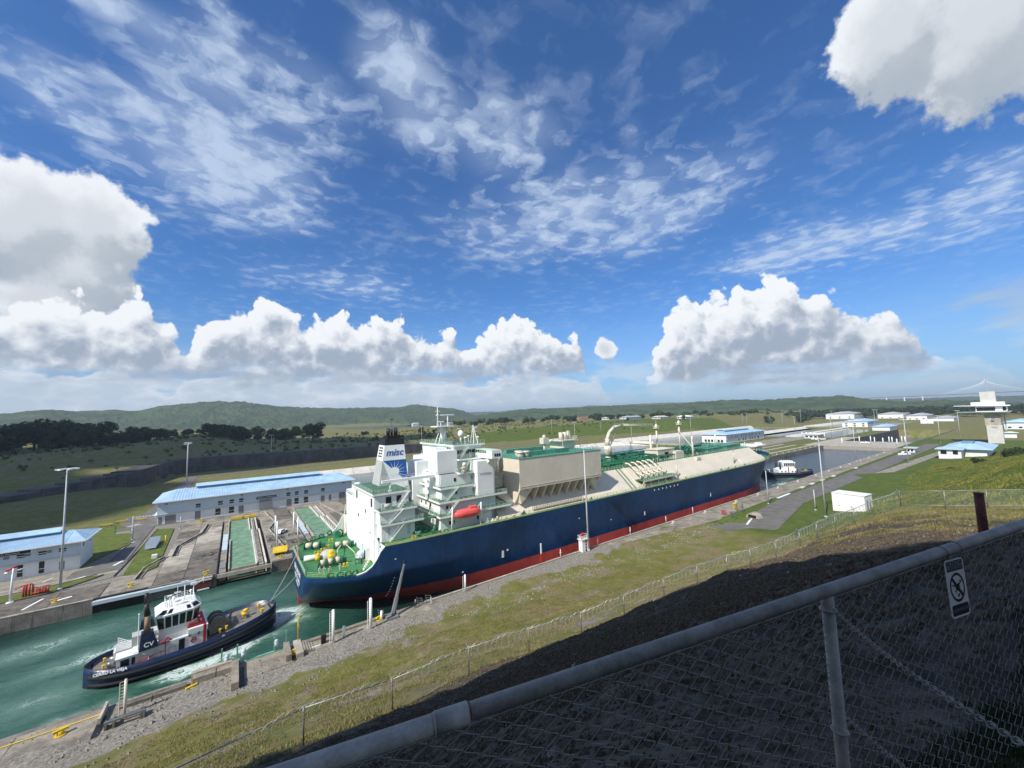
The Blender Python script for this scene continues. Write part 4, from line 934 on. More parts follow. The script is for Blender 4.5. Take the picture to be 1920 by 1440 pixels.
# hose crane
b = MB(); b.cyl((133,115,19.5),(133,115,23.4),1.3,1.2,10).cyl((133,115,23.4),(133,115,27.5),1.8,1.6,10).cyl((133,115,27.5),(133,115,30.5),1.1,1.0,10)
b.rail([(131,113,25.4),(135,113,25.4),(135,117,25.4),(131,117,25.4)],1,1.4,.05,2,True)
b.build('hose_crane', MT['cream'], SHIP)
jib = [(132.6,115,29.6),(134.5,115,33.0),(138,115,35.4),(144,115,36.0),(166,115,34.6)]
b = MB()
for (p, q), (r0, r1) in zip(zip(jib[:-1], jib[1:]), ((.85,.78),(.78,.7),(.7,.6),(.6,.3))): b.cyl(p, q, r0, r1, 6)
b.cyl((134.6,115,27),(140,115,34.6),.25,.25,6).rail([(138,114.6,36.2),(166,114.6,34.9)],.9,1.6,.05,2); b.build('crane_jib', MT['cream'], SHIP)
def vent(x, y, z0, h, top=True, r=.5):
    b = MB(); b.cyl((x,y,z0),(x,y,z0+h),r,r*.8,8)
    if top: b.cyl((x,y,z0+h),(x,y,z0+h+.3),1.5,1.5,10).rail([(x-1.4,y-1.4,z0+h+.3),(x+1.4,y-1.4,z0+h+.3),(x+1.4,y+1.4,z0+h+.3),(x-1.4,y+1.4,z0+h+.3)],1,1.4,.05,2,True).cyl((x,y,z0+h),(x,y,z0+h+1.6),.7,.8,8).sphere((x,y,z0+h+1.8),.6,8,4)
    b.cyl((x-1,y,z0),(x,y,z0+2.4),.15,.12,5).cyl((x+1,y,z0),(x,y,z0+2.4),.15,.12,5)
    return b.build('vent_mast', MT['cream'], SHIP)
vent(160,112,19.5,11.2,False,.62); vent(172.5,117,19.5,13.6); vent(189.5,115,19.5,14.8); vent(181,103.4,18.6,10.6,False,.5); vent(228,116,19.5,8.0,False,.55); vent(137,119,19.5,6.6,False,.5)
MB().cyl((185,103.2,20),(187.4,114.6,32),.25,.2,6).cyl((179.6,103,27.6),(182.4,103,27.6),.1,.1,5).build('mast_brace', MT['cream'], SHIP)
MB().box(179.4,182.8,100.6,103.2,17.8,19.0).build('mast_footing', MT['cream'], SHIP)
b = MB(); b.cyl((207.5,97,14.4),(207.5,97,20.6),.28,.2,6).box(206.4,208.6,96.8,97.2,20.2,20.5); b.build('fire_monitor', MT['cream'], SHIP)
# manifold
MF = MB().box(128.5,152.5,93.9,98.2,14.9,15.15).build('manifold_platform', MT['deck_green'], SHIP)
MB().box(128.4,152.6,93.75,93.898,14.7,15.25).build('platform_edge', MT['cream'], MF)
b = MB()
for x in (129,133,138,143,148,152): b.box(x,x+.35,94.1,94.4,12.3,14.7)
b.cyl((126.5,94,12.3),(128.8,94.1,15),.15,.15,5).cyl((128,94,12.3),(130.3,94.1,15),.15,.15,5); b.build('platform_leg', MT['cream'], MF)
MB().rail([(128.6,94,15.15),(152.4,94,15.15)],1,1.5,.05,2).build('platform_rail', MT['rail_green'], MF)
for i, x in enumerate((130.4,134.2,137.8,141.4,145.0)):
    b = MB(); b.tube([(x,104.5,20.9),(x,102.4,20.9),(x,100.6,19.7),(x,98.8,18.0),(x,97.2,17.0),(x,96,16.9),(x,95.2,16.9)], .36, 7)
    for q in (0, 1.3): b.tube([(x+q,99.6,18.4),(x+q,98.6,18.7),(x+q,97.6,17.9),(x+q,97.0,16.6),(x+q,96.8,15.2)], .26, 6)
    b.cyl((x,95.4,16.9),(x,94.9,16.9),.6,.6,8).cyl((x+.6,98.2,16.4),(x+.6,98.2,18.9),.12,.12,5); b.build('loading_pipe', MT['cream'], MF)
b = MB()
for x in (122.5,124.6,147.5,149.0): b.cyl((x,95.0,12.9),(x,102.8,19.9),.16,.16,5)
b.build('pipe_run', MT['pipe_green'], SHIP)
b = MB(); b.cyl((127.4,95.6,12.9),(127.4,102.6,19.6),.2,.2,5).cyl((154.6,96.2,14.2),(154.6,96.2,18.4),.3,.3,6); b.build('pipe_run', MT['cream'], SHIP)
# catwalk and deck items beside the trunk
MB().box(74,95,93.7,94.6,13.0,13.2).rail([(74,93.7,13.2),(95,93.7,13.2)],1,1.5,.05,2).rail([(74,94.6,13.2),(95,94.6,13.2)],1,1.5,.05,2).build('gangway', MT['steel'], SHIP)
rg = random.Random(2)
for x, m_, s_ in ((57.5,'ship_white',1.1),(59.4,'ship_white',.8),(61.0,'cream',1.0),(64.2,'red',.5),(66.8,'red',.6),(63.6,'black',.4),(70.6,'black',1.0),(99.5,'black',.8),(118,'cream',.6),(196,'black',.8),(203.5,'black',.7),(158,'cream',1.2)):
    MB().box(x-s_*.6,x+s_*.6,94.1,94.1+s_,12.2,12.2+s_*.7).cyl((x,94.1+s_*.5,12.2+s_*.7),(x+s_*.3,94.1+s_*.5,12.2+s_*1.3),s_*.3,s_*.3,7).build('deck_fitting', MT[m_], SHIP)
# upper deck machinery between the two houses
b = MB(); rg = random.Random(12)
for i in range(9):
    x = 37.8+rg.random()*5.5; y = 96.3+rg.random()*3; b.cyl((x,y,12.2),(x,y,13+rg.random()*1.4),.5,.4,8).cyl((x-.8,y,12.9),(x+.8,y,12.9),.45,.45,8)
b.build('mooring_machinery', MT['pipe_green'], SHIP)
MB().box(37.9,45,97.2,99.2,15.9,16.1).rail([(38,97.2,16.1),(45,97.2,16.1)],1.05,1.4,.035,3).build('bridge_walkway', MT['deck_green'], SHIP)
# ------------ mooring deck gear
def winch(x, y, rz, reels, loc_z=6.55):
    r_ = emp('mooring_winch', loc=(x-13.5, y-115.2, loc_z+3.4), rz=rz); r_.parent = SHIP
    b = MB(); L = sum(reels)+.6*len(reels)
    b.box(-L/2-.3,L/2+.3,-.9,.9,0,.15)
    for k in np.linspace(-L/2, L/2, len(reels)+1): b.cyl((k-.08,0,1.05),(k+.08,0,1.05),1.05,1.05,12).box(k-.15,k+.15,-.5,.5,.15,1.0)
    b.box(L/2+.3,L/2+1.2,-.5,.5,.1,1.5); b.build('winch_frame', MT['pipe_green'], r_, local=True)
    ks = np.linspace(-L/2, L/2, len(reels)+1)
    for a, c_ in zip(ks[:-1], ks[1:]):
        MB().cyl((a+.25,0,1.05),(c_-.25,0,1.05),.74,.74,12).build('rope_drum', MT['rope'], r_, local=True)
    return r_
winch(18.2,124.0,-.5,(1.4,1.4)); winch(24.9,119.6,-.25,(1.4,1.4)); winch(19.6,107.0,-.1,(1.1,1.1,1.1)); winch(26.6,131.5,.9,(1.0,))
for (x,y) in ((20.2,120.2),(21.6,122.4),(18.4,118.6),(22.6,104.2),(27.4,103.0),(23.6,128.0),(36.8,95.6)):
    z = 6.55 if x < 30 else 12.15
    b = MB().box(x-.7,x+.7,y-.28,y+.28,z,z+.12)
    for q in (-.4,.4): b.cyl((x+q,y,z+.1),(x+q,y,z+.7),.2,.2,8).cyl((x+q,y,z+.7),(x+q,y,z+.8),.3,.3,8)
    b.build('bitts', MT['yellow'], SHIP)
MB().cyl((20.6,111.0,6.6),(20.6,111.0,8.4),.95,.95,12).sphere((20.6,111.0,8.4),.95,12,4,half=True).build('yellow_drum', MT['yellow'], SHIP)
MB().cyl((17.8,113.2,6.6),(17.8,113.2,7.8),.6,.6,12).sphere((17.8,113.2,7.8),.6,12,4,half=True).build('yellow_drum', MT['yellow'], SHIP)
MB().sphere((20.2,114.4,6.6),1.9,14,6,half=True).build('grey_dome', MT['grey_paint'], SHIP)
MB().cyl((14.9,114.8,7.2),(18.2,114.0,7.2),.7,.7,10).build('rope_bin', MT['ship_white'], SHIP)
MB().tube([(24.6,118.8,7.6),(22.4,112.5,8.4),(21.6,109.0,6.8)], .14, 6).tube([(25.8,118.6,7.6),(26.6,112,6.9),(25.4,104.5,6.7)], .12, 6).build('mooring_rope', MT['rope'], SHIP)
MB().cyl((27.0,107.4,6.6),(27.0,107.4,7.4),1.1,1.2,12).sphere((27.0,107.4,7.4),1.2,12,4,half=True).build('capstan_cover', MT['panel'], SHIP)
MB().tube([(22.8,106.5,6.6),(22.8,106.5,7.8),(26.0,106.2,7.8)], .06, 5).build('hand_rail', MT['pipe_green'], SHIP)
# ensign on its staff
MB().cyl((13.9,118,6.7),(13.6,118,10.2),.05,.04,6).build('flagstaff', W_, SHIP)
b = MB(); vs=[]; 
for i in range(6):
    for j in range(6): vs.append((13.8+.22*math.sin(i*1.1+j*.4), 118-.32*i-.05*j, 9.9-.50*j-.20*i))
b.add(vs, [(i*6+j,i*6+j+1,(i+1)*6+j+1,(i+1)*6+j) for i in range(5) for j in range(5)], True)
fo_ = b.build('ensign', MT['orange'], SHIP)
# lettering on the transom
for txt_, z, sz in (('SERI BALHAF', 4.55, 2.0),('PORT KLANG', 2.75, 1.45),('IMO 9331660', 1.5, .85)):
    text(txt_, SHIP, MT['text_white'], (13.44, 115.2, z), (math.pi/2, 0, -math.pi/2), sz, bold=.03)
# small marks on the hull side
def hullmark(x, z, w, h, m='text_white'):
    y = YC-hb(x, z); MB().box(x-w/2, x+w/2, y-.05, y+.25, z-h/2, z+h/2).build('hull_mark', MT[m], SHIP)
for x, z, w, h in ((62.0,3.2,.7,1.9),(63.6,4.0,.5,.5),(127.2,3.3,.6,1.4),(176,3.2,.6,1.6),(49.7,1.2,.4,.4),(92.5,7.6,.35,.35),(31.6,8.9,.3,.3),(108.0,4.4,.3,.3)): hullmark(x, z, w, h)
for i, x in enumerate((134.2,137.0,139.6,142.2,145.0,147.8,150.4)): hullmark(x, 11.0-(i%2)*.06, .42, .62)
for z in np.arange(-2.0, 5.0, .9): hullmark(31.6, z, .22, .34)
MB().prism([(271.5,112.6),(274.6,113.6),(274.4,111.4),(272,110.6)], 8.2, 11.0).build('anchor', MT['black'], SHIP)
b = MB(); rg = random.Random(21)
for i in range(14):
    x = 247+rg.random()*20; y = 108+rg.random()*14; b.cyl((x-1,y,13.4),(x+1,y,13.4),.8,.8,8).box(x-1.2,x+1.2,y-.6,y+.6,12.2,13.0)
b.cyl((262,115,12.3),(262,115,20.5),.35,.25,7); b.build('forecastle_winches', MT['rail_green'], SHIP)
b = MB(); b.cyl((270,112,14),(275.5,114,15.4),.12,.12,5); b.build('bow_fitting', MT['rail_green'], SHIP)
# ---------------------------------------------------------------- tugs
def tug(loc, rz, label, main=True):
    T_ = emp('tugboat', label, 'tugboat', loc, rz)
    FXA = [-15,-10,-4.6,5.4,9,13,15]; FXB = [-15,-10.4,-5.2,2.2,6.2,12.6,15]
    def P(b, name, m, **k):
        if main and name not in ('hull','deck','fender','lower_fender','freeing_port'):
            xs2 = np.interp([p[0] for p in b.v], FXA, FXB); b.v = [(float(a), p[1], p[2]+(.25 if a > 3 else 0)) for a, p in zip(xs2, b.v)]
        return b.build(name, MT[m] if isinstance(m, str) else m, T_, local=True, **k)
    def hw(x):   # half-breadth of deck edge
        t = x/15.0; return 6.0*max(0.0, 1-abs(t)**3.2)**.55
    def sheer(x): return 2.1+max(0, x-2)*.11+max(0, -x-9)*.05
    xs_ = list(np.linspace(-14.9, 14.9, 33))
    def ring(x, grow, z0, z1):
        w = max(.02, hw(x)+grow); return w
    b = MB(); rows = []
    for x in xs_:
        w = hw(x); s_ = sheer(x)
        rows.append([(x,-w*.62,-1.0),(x,-w*.9,.2),(x,-w,s_*.6),(x,-w-.02,s_),(x,-w+.28,s_+.95),(x,-w+.42,s_+.95),(x,-w+.28,s_),(x,w-.28,s_),(x,w-.42,s_+.95),(x,w-.28,s_+.95),(x,w+.02,s_),(x,w,s_*.6),(x,w*.9,.2),(x,w*.62,-1.0)])
    # clamp inner bulwark near the ends
    for x, r_ in zip(xs_, rows):
        for k in (4,5,6): r_[k] = (r_[k][0], min(r_[k][1], -.02), r_[k][2])
        for k in (7,8,9): r_[k] = (r_[k][0], max(r_[k][1], .02), r_[k][2])
    b.loft(rows, close=False, cap=False); P(b, 'hull', 'tug_blue')
    b = MB(); dv = []
    for x in xs_: dv += [(x,-hw(x)+.3 if hw(x)>.3 else 0,sheer(x)+.02),(x,hw(x)-.3 if hw(x)>.3 else 0,sheer(x)+.02)]
    b.add(dv, [(2*i,2*i+2,2*i+3,2*i+1) for i in range(len(xs_)-1)]); P(b, 'deck', 'tug_deck')
    # fender belts, each one continuous moulding
    def belt(path, r_, closed, name):
        n = len(path); rings = []
        for i in range(n):
            a = Vector(path[(i-1) % n] if closed or i > 0 else path[i]); c_ = Vector(path[(i+1) % n] if closed or i < n-1 else path[i]); d = (c_-a); d.z = 0; d.normalize(); sd = Vector((d.y, -d.x, 0)); p = Vector(path[i])
            rings.append([tuple(p+sd*(r_*math.cos(t))+Vector((0,0,r_*math.sin(t)))) for t in np.linspace(0, 2*math.pi, 9)[:-1]])
        if closed: rings.append(rings[0])
        P(MB().loft(rings, cap=not closed), name, 'rubber')
    belt([(x,-hw(x)-.12,sheer(x)-.25) for x in xs_[1:-1]]+[(x,hw(x)+.12,sheer(x)-.25) for x in xs_[1:-1][::-1]], .34, True, 'fender')
    belt([(x,-hw(x)-.05,sheer(x)*.5-.35) for x in xs_[1:-1]]+[(x,hw(x)+.05,sheer(x)*.5-.35) for x in xs_[1:-1][::-1]], .26, True, 'lower_fender')
    if main:
        b = MB()
        b.box(-8.2,5.2,-3.9,3.9,2.1,4.55); P(b, 'deckhouse', 'ship_white')
        P(MB().box(1.2,5.4,-4.0,4.0,4.56,5.6), 'deckhouse_upper', 'ship_white')
        P(MB().box(-10.4,-7.4,-4.1,-1.4,2.1,4.2).box(-10.5,-7.3,-4.2,-1.3,4.2,4.36), 'engine_casing', 'ship_white')
        P(MB().box(-9.8,-8.6,-4.17,-4.1,2.7,3.9), 'window', 'dark_glass'); P(MB().box(-8.3,-7.8,-4.17,-4.1,2.7,3.9), 'window', 'dark_glass')
        P(MB().box(-8.4,-4.6,-1.2,1.2,4.56,6.3).box(-10.6,-8.2,-1.2,2.5,2.1,4.6), 'casing_top', 'grey_paint')
        for sg in (-1, 1):
            P(MB().hexa([(-7.4,sg*3.6-1.1,4.56),(-4.6,sg*3.6-1.1+.2,4.56),(-4.6,sg*3.6+1.1,4.56),(-7.4,sg*3.6+1.1,4.56)],[(-7.1,sg*3.2-.7,7.4),(-5.4,sg*3.2-.7,7.4),(-5.4,sg*3.2+.7,7.4),(-7.1,sg*3.2+.7,7.4)]), 'funnel', 'tug_blue')
            P(MB().cyl((-6.3,sg*3.2,7.4),(-6.3,sg*3.2,10.3),.52,.48,10), 'exhaust_pipe', mat('exhaust_brown', (.27,.19,.12), .6, var=.3) if sg < 0 and 'exhaust_brown' not in bpy.data.materials else bpy.data.materials['exhaust_brown'])
            P(MB().cyl((-6.3,sg*3.2,10.3),(-6.5,sg*3.2,12.4),.56,.32,10), 'exhaust_tip', 'black')
        P(MB().cyl((-7.5,-3.4,4.6),(-7.5,-3.4,10.8),.09,.07,5).sphere((-7.5,-3.4,10.9),.16,6,4), 'light_staff', 'ship_white')
        text('CV', T_, MT['text_white'], (0,0,0), (math.pi/2-.12, 0, 0), 1.05, bold=.02).location = (-6.55, -4.78, 5.5)
        t_ = text('CERRO LA VIEJA', T_, MT['text_white'], (0,0,0), (math.pi/2-.25, 0, -.30), .62, sx=1.0, bold=.02); t_.location = (-11.4, -4.66, 2.85)
        # wheelhouse
        b = MB(); b.box(-4.6,3.4,-2.9,2.9,4.56,6.5); P(b, 'bridge_deck_house', 'ship_white')
        lo = [(-4.6,-2.6,6.5),(-3.4,-3.0,6.5),(2.0,-3.0,6.5),(3.4,-1.8,6.5),(3.4,1.8,6.5),(2.0,3.0,6.5),(-3.4,3.0,6.5),(-4.6,2.6,6.5)]
        hi = [(-5.2,-3.0,9.3),(-3.6,-3.5,9.3),(2.3,-3.5,9.3),(4.1,-2.1,9.3),(4.1,2.1,9.3),(2.3,3.5,9.3),(-3.6,3.5,9.3),(-5.2,3.0,9.3)]
        WH = P(MB().loft([lo, hi], smooth=False), 'wheelhouse', 'ship_white')
        top = [(p[0]*.72+.0, p[1]*.72, 10.2) for p in hi]
        P(MB().loft([[(p[0],p[1],9.302) for p in hi], top], smooth=False), 'wheelhouse_roof', 'ship_white')
        def pane(loop_lo, loop_hi, i, u0, u1, v0, v1, nm='wheelhouse_window'):
            n = len(loop_lo); A = Vector(loop_lo[i]); B2 = Vector(loop_lo[(i+1)%n]); C2 = Vector(loop_hi[(i+1)%n]); D2 = Vector(loop_hi[i])
            def q(u, v): return (A.lerp(B2, u)).lerp(D2.lerp(C2, u), v)
            nn = (B2-A).cross(D2-A).normalized(); pts = [q(u0,v0),q(u1,v0),q(u1,v1),q(u0,v1)]
            cen = sum(pts, Vector())/4
            if nn.dot(cen-Vector((-.5,0,cen.z))) < 0: nn = -nn
            P(MB().hexa([p+nn*.03 for p in pts], [p-nn*.03 for p in pts]), nm, 'dark_glass')
        for i, segs in ((0,1),(1,4),(2,1),(3,3),(4,1),(5,4),(6,1),(7,3)):
            for k in range(segs): pane(lo, hi, i, (k+.10)/segs, (k+.90)/segs, .12, .88)
        for i in (0,1,2,3,4,5):
            k0 = [(0.12,.88)] if i != 1 else [(.06,.22),(.78,.94)]
            for a, c_ in k0: pane([(p[0],p[1],9.302) for p in hi], top, i, a, c_, .2, .8, 'skylight_window')
        rr_ = [(-3.4,-2.2,10.2),(2.6,-2.2,10.2),(2.6,2.2,10.2),(-3.4,2.2,10.2)]
        P(MB().rail(rr_, 1.0, 1.2, .04, 3, True), 'roof_rail', 'ship_white')
        b = MB(); b.cyl((.6,0,10.2),(.6,0,13.8),.14,.1,6).box(-.2,1.4,-.15,.15,13.7,13.9).cyl((-2.6,-1.4,10.2),(-2.6,-1.4,12.0),.1,.1,5).box(-3.1,-2.1,-1.6,-1.2,12,12.25).cyl((2.6,1,10.2),(2.6,1,12.6),.1,.1,5).box(1.9,3.3,.8,1.2,12.5,12.9).cyl((-.8,1.2,10.2),(-.8,1.2,12.9),.07,.05,5).box(-1.5,-.1,1.1,1.3,11.6,11.8).cyl((1.8,-1,10.2),(1.8,-1,11.8),.12,.12,5).sphere((1.8,-1,12),.32,8,5).cyl((2.6,1,12.2),(5.0,1.6,13.0),.08,.08,5).cyl((4.8,1.5,12.2),(4.8,1.5,13.6),.07,.07,5).sphere((-1.6,.4,10.9),.45,8,5).cyl((-1.6,-1.8,10.3),(1.2,-1.8,10.3),.22,.22,6); P(b, 'mast_and_aerials', 'ship_white')
        P(MB().rail([(-4.4,-3.7,4.6),(1.0,-3.7,4.6)],1.0,1.2,.04,3).rail([(-10.4,2.6,4.6),(-8.4,-1.2,4.6)],1,1.2,.04,3), 'deck_rail', 'ship_white')
        P(MB().torus((-4.9,-3.55,6.0), .52, .16, 'y', 14, 6), 'life_ring', 'white_cloth')
        P(MB().tube([(1.2,-3.2,5.7),(1.6,-3.3,6.6),(3.6,-3.3,6.8),(4.0,-3.2,5.8)], .17, 6).torus((3.6,-2.6,7.2), .42, .2, 'y', 12, 6).cyl((3.6,-2.6,5.6),(3.6,-2.6,7.0),.25,.2,8), 'fire_monitor', 'hose')
        P(MB().box(1.2,4.6,-3.3,-2.6,5.6,6.1), 'monitor_base', 'hose')
        P(MB().tube([(-4.4,-4.2,4.7),(-2.8,-4.3,5.5),(-2.2,-4.3,4.9)], .14, 6).box(-4.6,-2.4,-4.3,-4.0,4.6,4.75), 'red_hose', 'hose')
        P(MB().box(4.4,5.0,-4.08,-4.0,2.3,5.6).box(4.4,5.0,-4.05,4.05,5.6,5.68), 'red_band', 'hose')
        P(MB().box(-3.3,-3.15,-4.0,-3.9,2.2,4.9), 'red_ladder', 'hose')
        P(MB().box(-.6,.6,-3.97,-3.9,2.2,4.3), 'doorway', 'black')
        for x in (-6.6,-4.7,-1.9): P(MB().torus((x,-4.0,2.9), .75, .12, 'y', 16, 5), 'fender_ring', 'cream')
        for x, m_ in ((1.6,'black'),(3.5,'black')): P(MB().torus((x,-4.0,4.4), .22, .06, 'y', 10, 5), 'porthole', m_)
        P(MB().torus((2.4,-3.98,3.4), .5, .09, 'y', 12, 5).box(1.7,3.1,-4.0,-3.92,3.35,3.45), 'emblem', 'hose')
        P(MB().box(-8,-4.8,-4.3,-4.1,2.2,2.6).cyl((-8,-4.3,2.9),(-3.4,-4.2,3.3),.06,.06,5), 'red_pipe', 'hose')
    else:
        P(MB().box(-6,4,-3.9,3.9,2.1,4.7).box(-5,4.4,-3.2,3.2,4.7,5.4), 'deckhouse', 'ship_white')
        P(MB().box(-2.6,3.6,-2.8,2.8,5.4,6.6), 'bridge_deck_house', 'ship_white')
        P(MB().prismy([(-2.8,6.6),(3.6,6.6),(4.2,9.0),(-3.4,9.0)], -3.1, 3.1), 'wheelhouse', 'ship_white')
        for x in np.arange(-2.4,3.2,1.05): P(MB().box(x,x+.8,-3.18,-3.1,7.0,8.7), 'wheelhouse_window', 'dark_glass')
        P(MB().box(-3.2,4.2,-3.3,3.3,9.0,9.4).box(-2.6,3.2,-2.2,2.2,9.4,10.2), 'wheelhouse_roof', 'ship_white')
        b = MB(); b.cyl((.5,0,10.2),(.5,0,14.5),.15,.1,6).cyl((-2.4,1,10),(-2.4,1,13.4),.1,.1,5).cyl((2.4,-1,10),(2.4,-1,12.4),.1,.1,5).box(-.8,1.8,-.2,.2,12.2,12.5).rail([(-2.6,-2.2,10.2),(3.2,-2.2,10.2)],1,1.2,.06,2); P(b, 'mast_and_aerials', 'black')
        P(MB().cyl((-4.6,-3,4.7),(-4.6,-3,9.4),.5,.45,8).cyl((-4.6,3,4.7),(-4.6,3,9.4),.5,.45,8), 'funnel', 'black')
        for x in (-4.6,-2.4,1.5,3.2): P(MB().box(x,x+.7,-3.97,-3.9,3.1,3.9), 'window', 'dark_glass')
        P(MB().box(-.6,-.1,-3.99,-3.9,2.2,6.4), 'red_ladder', 'hose')
    # towing winch and bow gear (forward end)
    for y in (-1.1, 1.1):
        b = MB()
        for r_, xx in ((1.25,7.0),): b.cyl((xx,y-.8,3.9),(xx,y+.8,3.9),.95,.95,12)
        P(b, 'winch_drum', 'steel')
    b = MB()
    for y in (-2.1,0,2.1): b.cyl((7,y-.07,3.9),(7,y+.07,3.9),1.35,1.35,14)
    b.box(5.8,8.4,-2.4,2.4,2.6,3.0).cyl((8.6,-1.5,3.6),(8.6,1.5,3.6),.3,.3,8).cyl((5.6,-.6,2.5),(5.6,-.6,5.2),.15,.15,5).cyl((9.0,1.6,2.6),(9.6,1.8,4.6),.15,.15,5).cyl((9.0,-1.6,2.6),(9.4,-1.8,4.4),.15,.15,5); P(b, 'winch_frame', 'steel')
    P(MB().tube([(6.2,-1.5,4.8),(7,-1.4,5.2),(7.9,-1.4,4.6)], .2, 6), 'winch_guard', 'steel')
    for x, y in ((10.6,.7),(10.6,-.7),(12.6,1.6),(12.6,-1.6),(8.2,-3.4),(7.2,-3.7),(-12.2,1.6),(-12.2,-1.4),(-10.8,3.0)):
        z = sheer(x); P(MB().cyl((x,y,z),(x,y,z+.7),.17,.17,8).cyl((x,y,z+.7),(x,y,z+.8),.26,.26,8), 'bitt', 'yellow')
    P(MB().cyl((10.6,-.9,3.6),(10.6,.9,3.6),.2,.2,8).sphere((10.9,0,4.2),.4,8,5), 'staple', 'yellow')
    P(MB().cyl((-11.2,-1.6,2.7),(-11.2,-1.6,3.4),.6,.5,10).cyl((-11.4,0,3.1),(-10.2,0,3.1),.5,.5,10), 'stern_capstan', 'steel')
    b = MB()
    for k in range(5): b.box(-10.9+.0*k,-9.9,-.9+k*.5,-.55+k*.5,3.0+.0*k,4.4)
    P(b, 'vent_slats', 'ship_white')
    P(MB().torus((4.6,-5.75,sheer(4.6)+.5), .2, .07, 'y', 10, 5).torus((-9.6,-4.9,sheer(-9)+.4), .2, .07, 'y', 10, 5), 'freeing_port', 'cream')
    return T_
tug((-6.5,106.5,-3.4), .14, 'dark blue tug with white wheelhouse and twin funnels towing astern of the ship')
tug((293,104.5,-3.4), -.84, 'black hulled tug with white house ahead of the blue bow', main=False)
for p0, p1 in (((7.2,108.0,1.4),(13.5,119.4,7.0)),((7.3,108.4,1.4),(13.5,111.8,5.2))):
    pts = [tuple(Vector(p0).lerp(Vector(p1), t)-Vector((0,0,.35*math.sin(math.pi*t)))) for t in np.linspace(0,1,8)]
    tagp(MB().tube(pts, .045, 5).build('towline', MT['rope'], loc=p0), 'thin pale towline from the tug bow to the %s of the ship stern' % ('far side' if p1[1] > 115 else 'middle'), 'rope', 'towlines between tug and ship')
# ---------------------------------------------------------------- lock walls and paving
rg = random.Random(31)
def setting(name, loc=(0,0,0)): return emp(name, loc=loc, kind='structure')
def blocks(parent, name, x0, x1, ya, yb, z0, z1, L, m, gap=.05, jit=.03):
    x = x0
    while x < x1-.5:
        e = min(x+L*(.85+.3*rg.random()), x1); j = rg.uniform(-jit, jit)
        MB().box(x+gap/2, e-gap/2, ya+(j if ya < 100 else 0), yb, z0, z1+j).build(name, MT[m], parent); x = e
# far wall of the chamber
FW = setting('lock_wall_far', (0,142.7,0))
blocks(FW, 'wall_block', -84, -28, 142.35, 143.2, -8, .02, 12, 'wall_stain')
blocks(FW, 'wall_block', -18, -3.7, 142.35, 143.2, -8, .02, 12, 'wall_stain')
blocks(FW, 'wall_block', 9.7, 21.4, 142.35, 143.2, -8, .02, 6, 'wall_stain')
blocks(FW, 'wall_block', 35.6, 499, 142.35, 143.2, -8, .02, 22, 'wall_stain')
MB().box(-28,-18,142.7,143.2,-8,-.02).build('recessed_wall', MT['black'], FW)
MB().box(-28,-8,141.4,143.3,-.75,-.35).box(-28,-8,141.3,141.4,-1.1,-.3).build('fender_platform', MT['panel'], FW)
blocks(FW, 'coping', -84, -28, 142.3, 142.9, .05, .22, 9, 'conc_lt', .08)
blocks(FW, 'coping', 36, 499, 142.3, 142.9, .05, .22, 16, 'conc_lt', .08)
# near wall
NW = setting('lock_wall_near', (0,87.6,0))
blocks(NW, 'wall_block', -80, -15.2, 86.9, 87.9, -8, .05, 12, 'wall_stain')
blocks(NW, 'wall_block', -15.1, .6, 83.9, 87.4, -8, -.55, 8, 'wall_stain')
blocks(NW, 'wall_block', 9.3, 499, 87.0, 87.9, -8, .05, 16, 'wall_stain')
blocks(NW, 'parapet', -13.5, -5.2, 85.0, 86.0, -.5, .55, 4.3, 'conc_dk', .12)
blocks(NW, 'parapet', -5.0, .4, 85.2, 87.0, -.5, .95, 3.2, 'conc', .12)
MB().box(-5.2,.2,86.5,87.3,-.5,1.25).build('parapet', MT['conc_lt'], NW)
blocks(NW, 'parapet', 10.5, 27, 86.2, 87.1, .06, .45, 5.5, 'conc', .1)
blocks(NW, 'coping', 36, 499, 87.2, 87.7, .06, .26, 12, 'conc_lt', .08)
b = MB().box(.8,9.2,81.4,87.2,-8,.10); b.build('gate_sill_wall', MT['conc'], NW)
MB().box(.2,1.2,79.0,86.6,-.5,1.3).build('buttress', MT['conc'], NW); MB().box(8.0,8.9,82.2,87.4,0,1.2).build('buttress', MT['conc'], NW)
MB().box(1.25,2.0,79.6,85.6,.12,.16).build('dark_slot', MT['black'], NW); MB().box(8.95,9.6,81.8,86.4,.08,.12).build('dark_slot', MT['black'], NW)
blocks(NW, 'quay_slab', -80, -15.3, 79.2, 86.9, -.3, .12, 9, 'conc', .06)
blocks(NW, 'quay_slab', 9.4, 36, 83.2, 86.9, -.3, .07, 7, 'conc', .06)
blocks(NW, 'quay_slab', 130, 496, 83.6, 86.9, -.3, .09, 10, 'conc', .06)
MB().box(-60,-15.4,85.3,85.55,.17,.18).build('yellow_line', MT['yellow'], NW)
# gate head rails in green steel
GR = emp('gate_head_rail', 'sea green steel gate head with upright lamp stands on the near lock edge', 'gate', (4.5,87.2,0))
MB().box(-1.6,8.8,87.0,87.5,-.3,.25).box(-1.6,1.4,86.6,87.6,.25,.9).build('beam', MT['rail_teal'], GR)
for x, h in ((-1.2,3.4),(1.0,3.4),(6.6,2.6),(8.5,3.2)): MB().box(x-.12,x+.12,87.1,87.4,.2,h).build('upright', MT['rail_teal'], GR)
for x in (-.5,1.9,6.9): MB().cyl((x,87.2,1.0),(x,87.2,1.9),.35,.35,8).sphere((x,87.2,1.9),.4,8,4).build('roller_head', MT['panel'], GR)
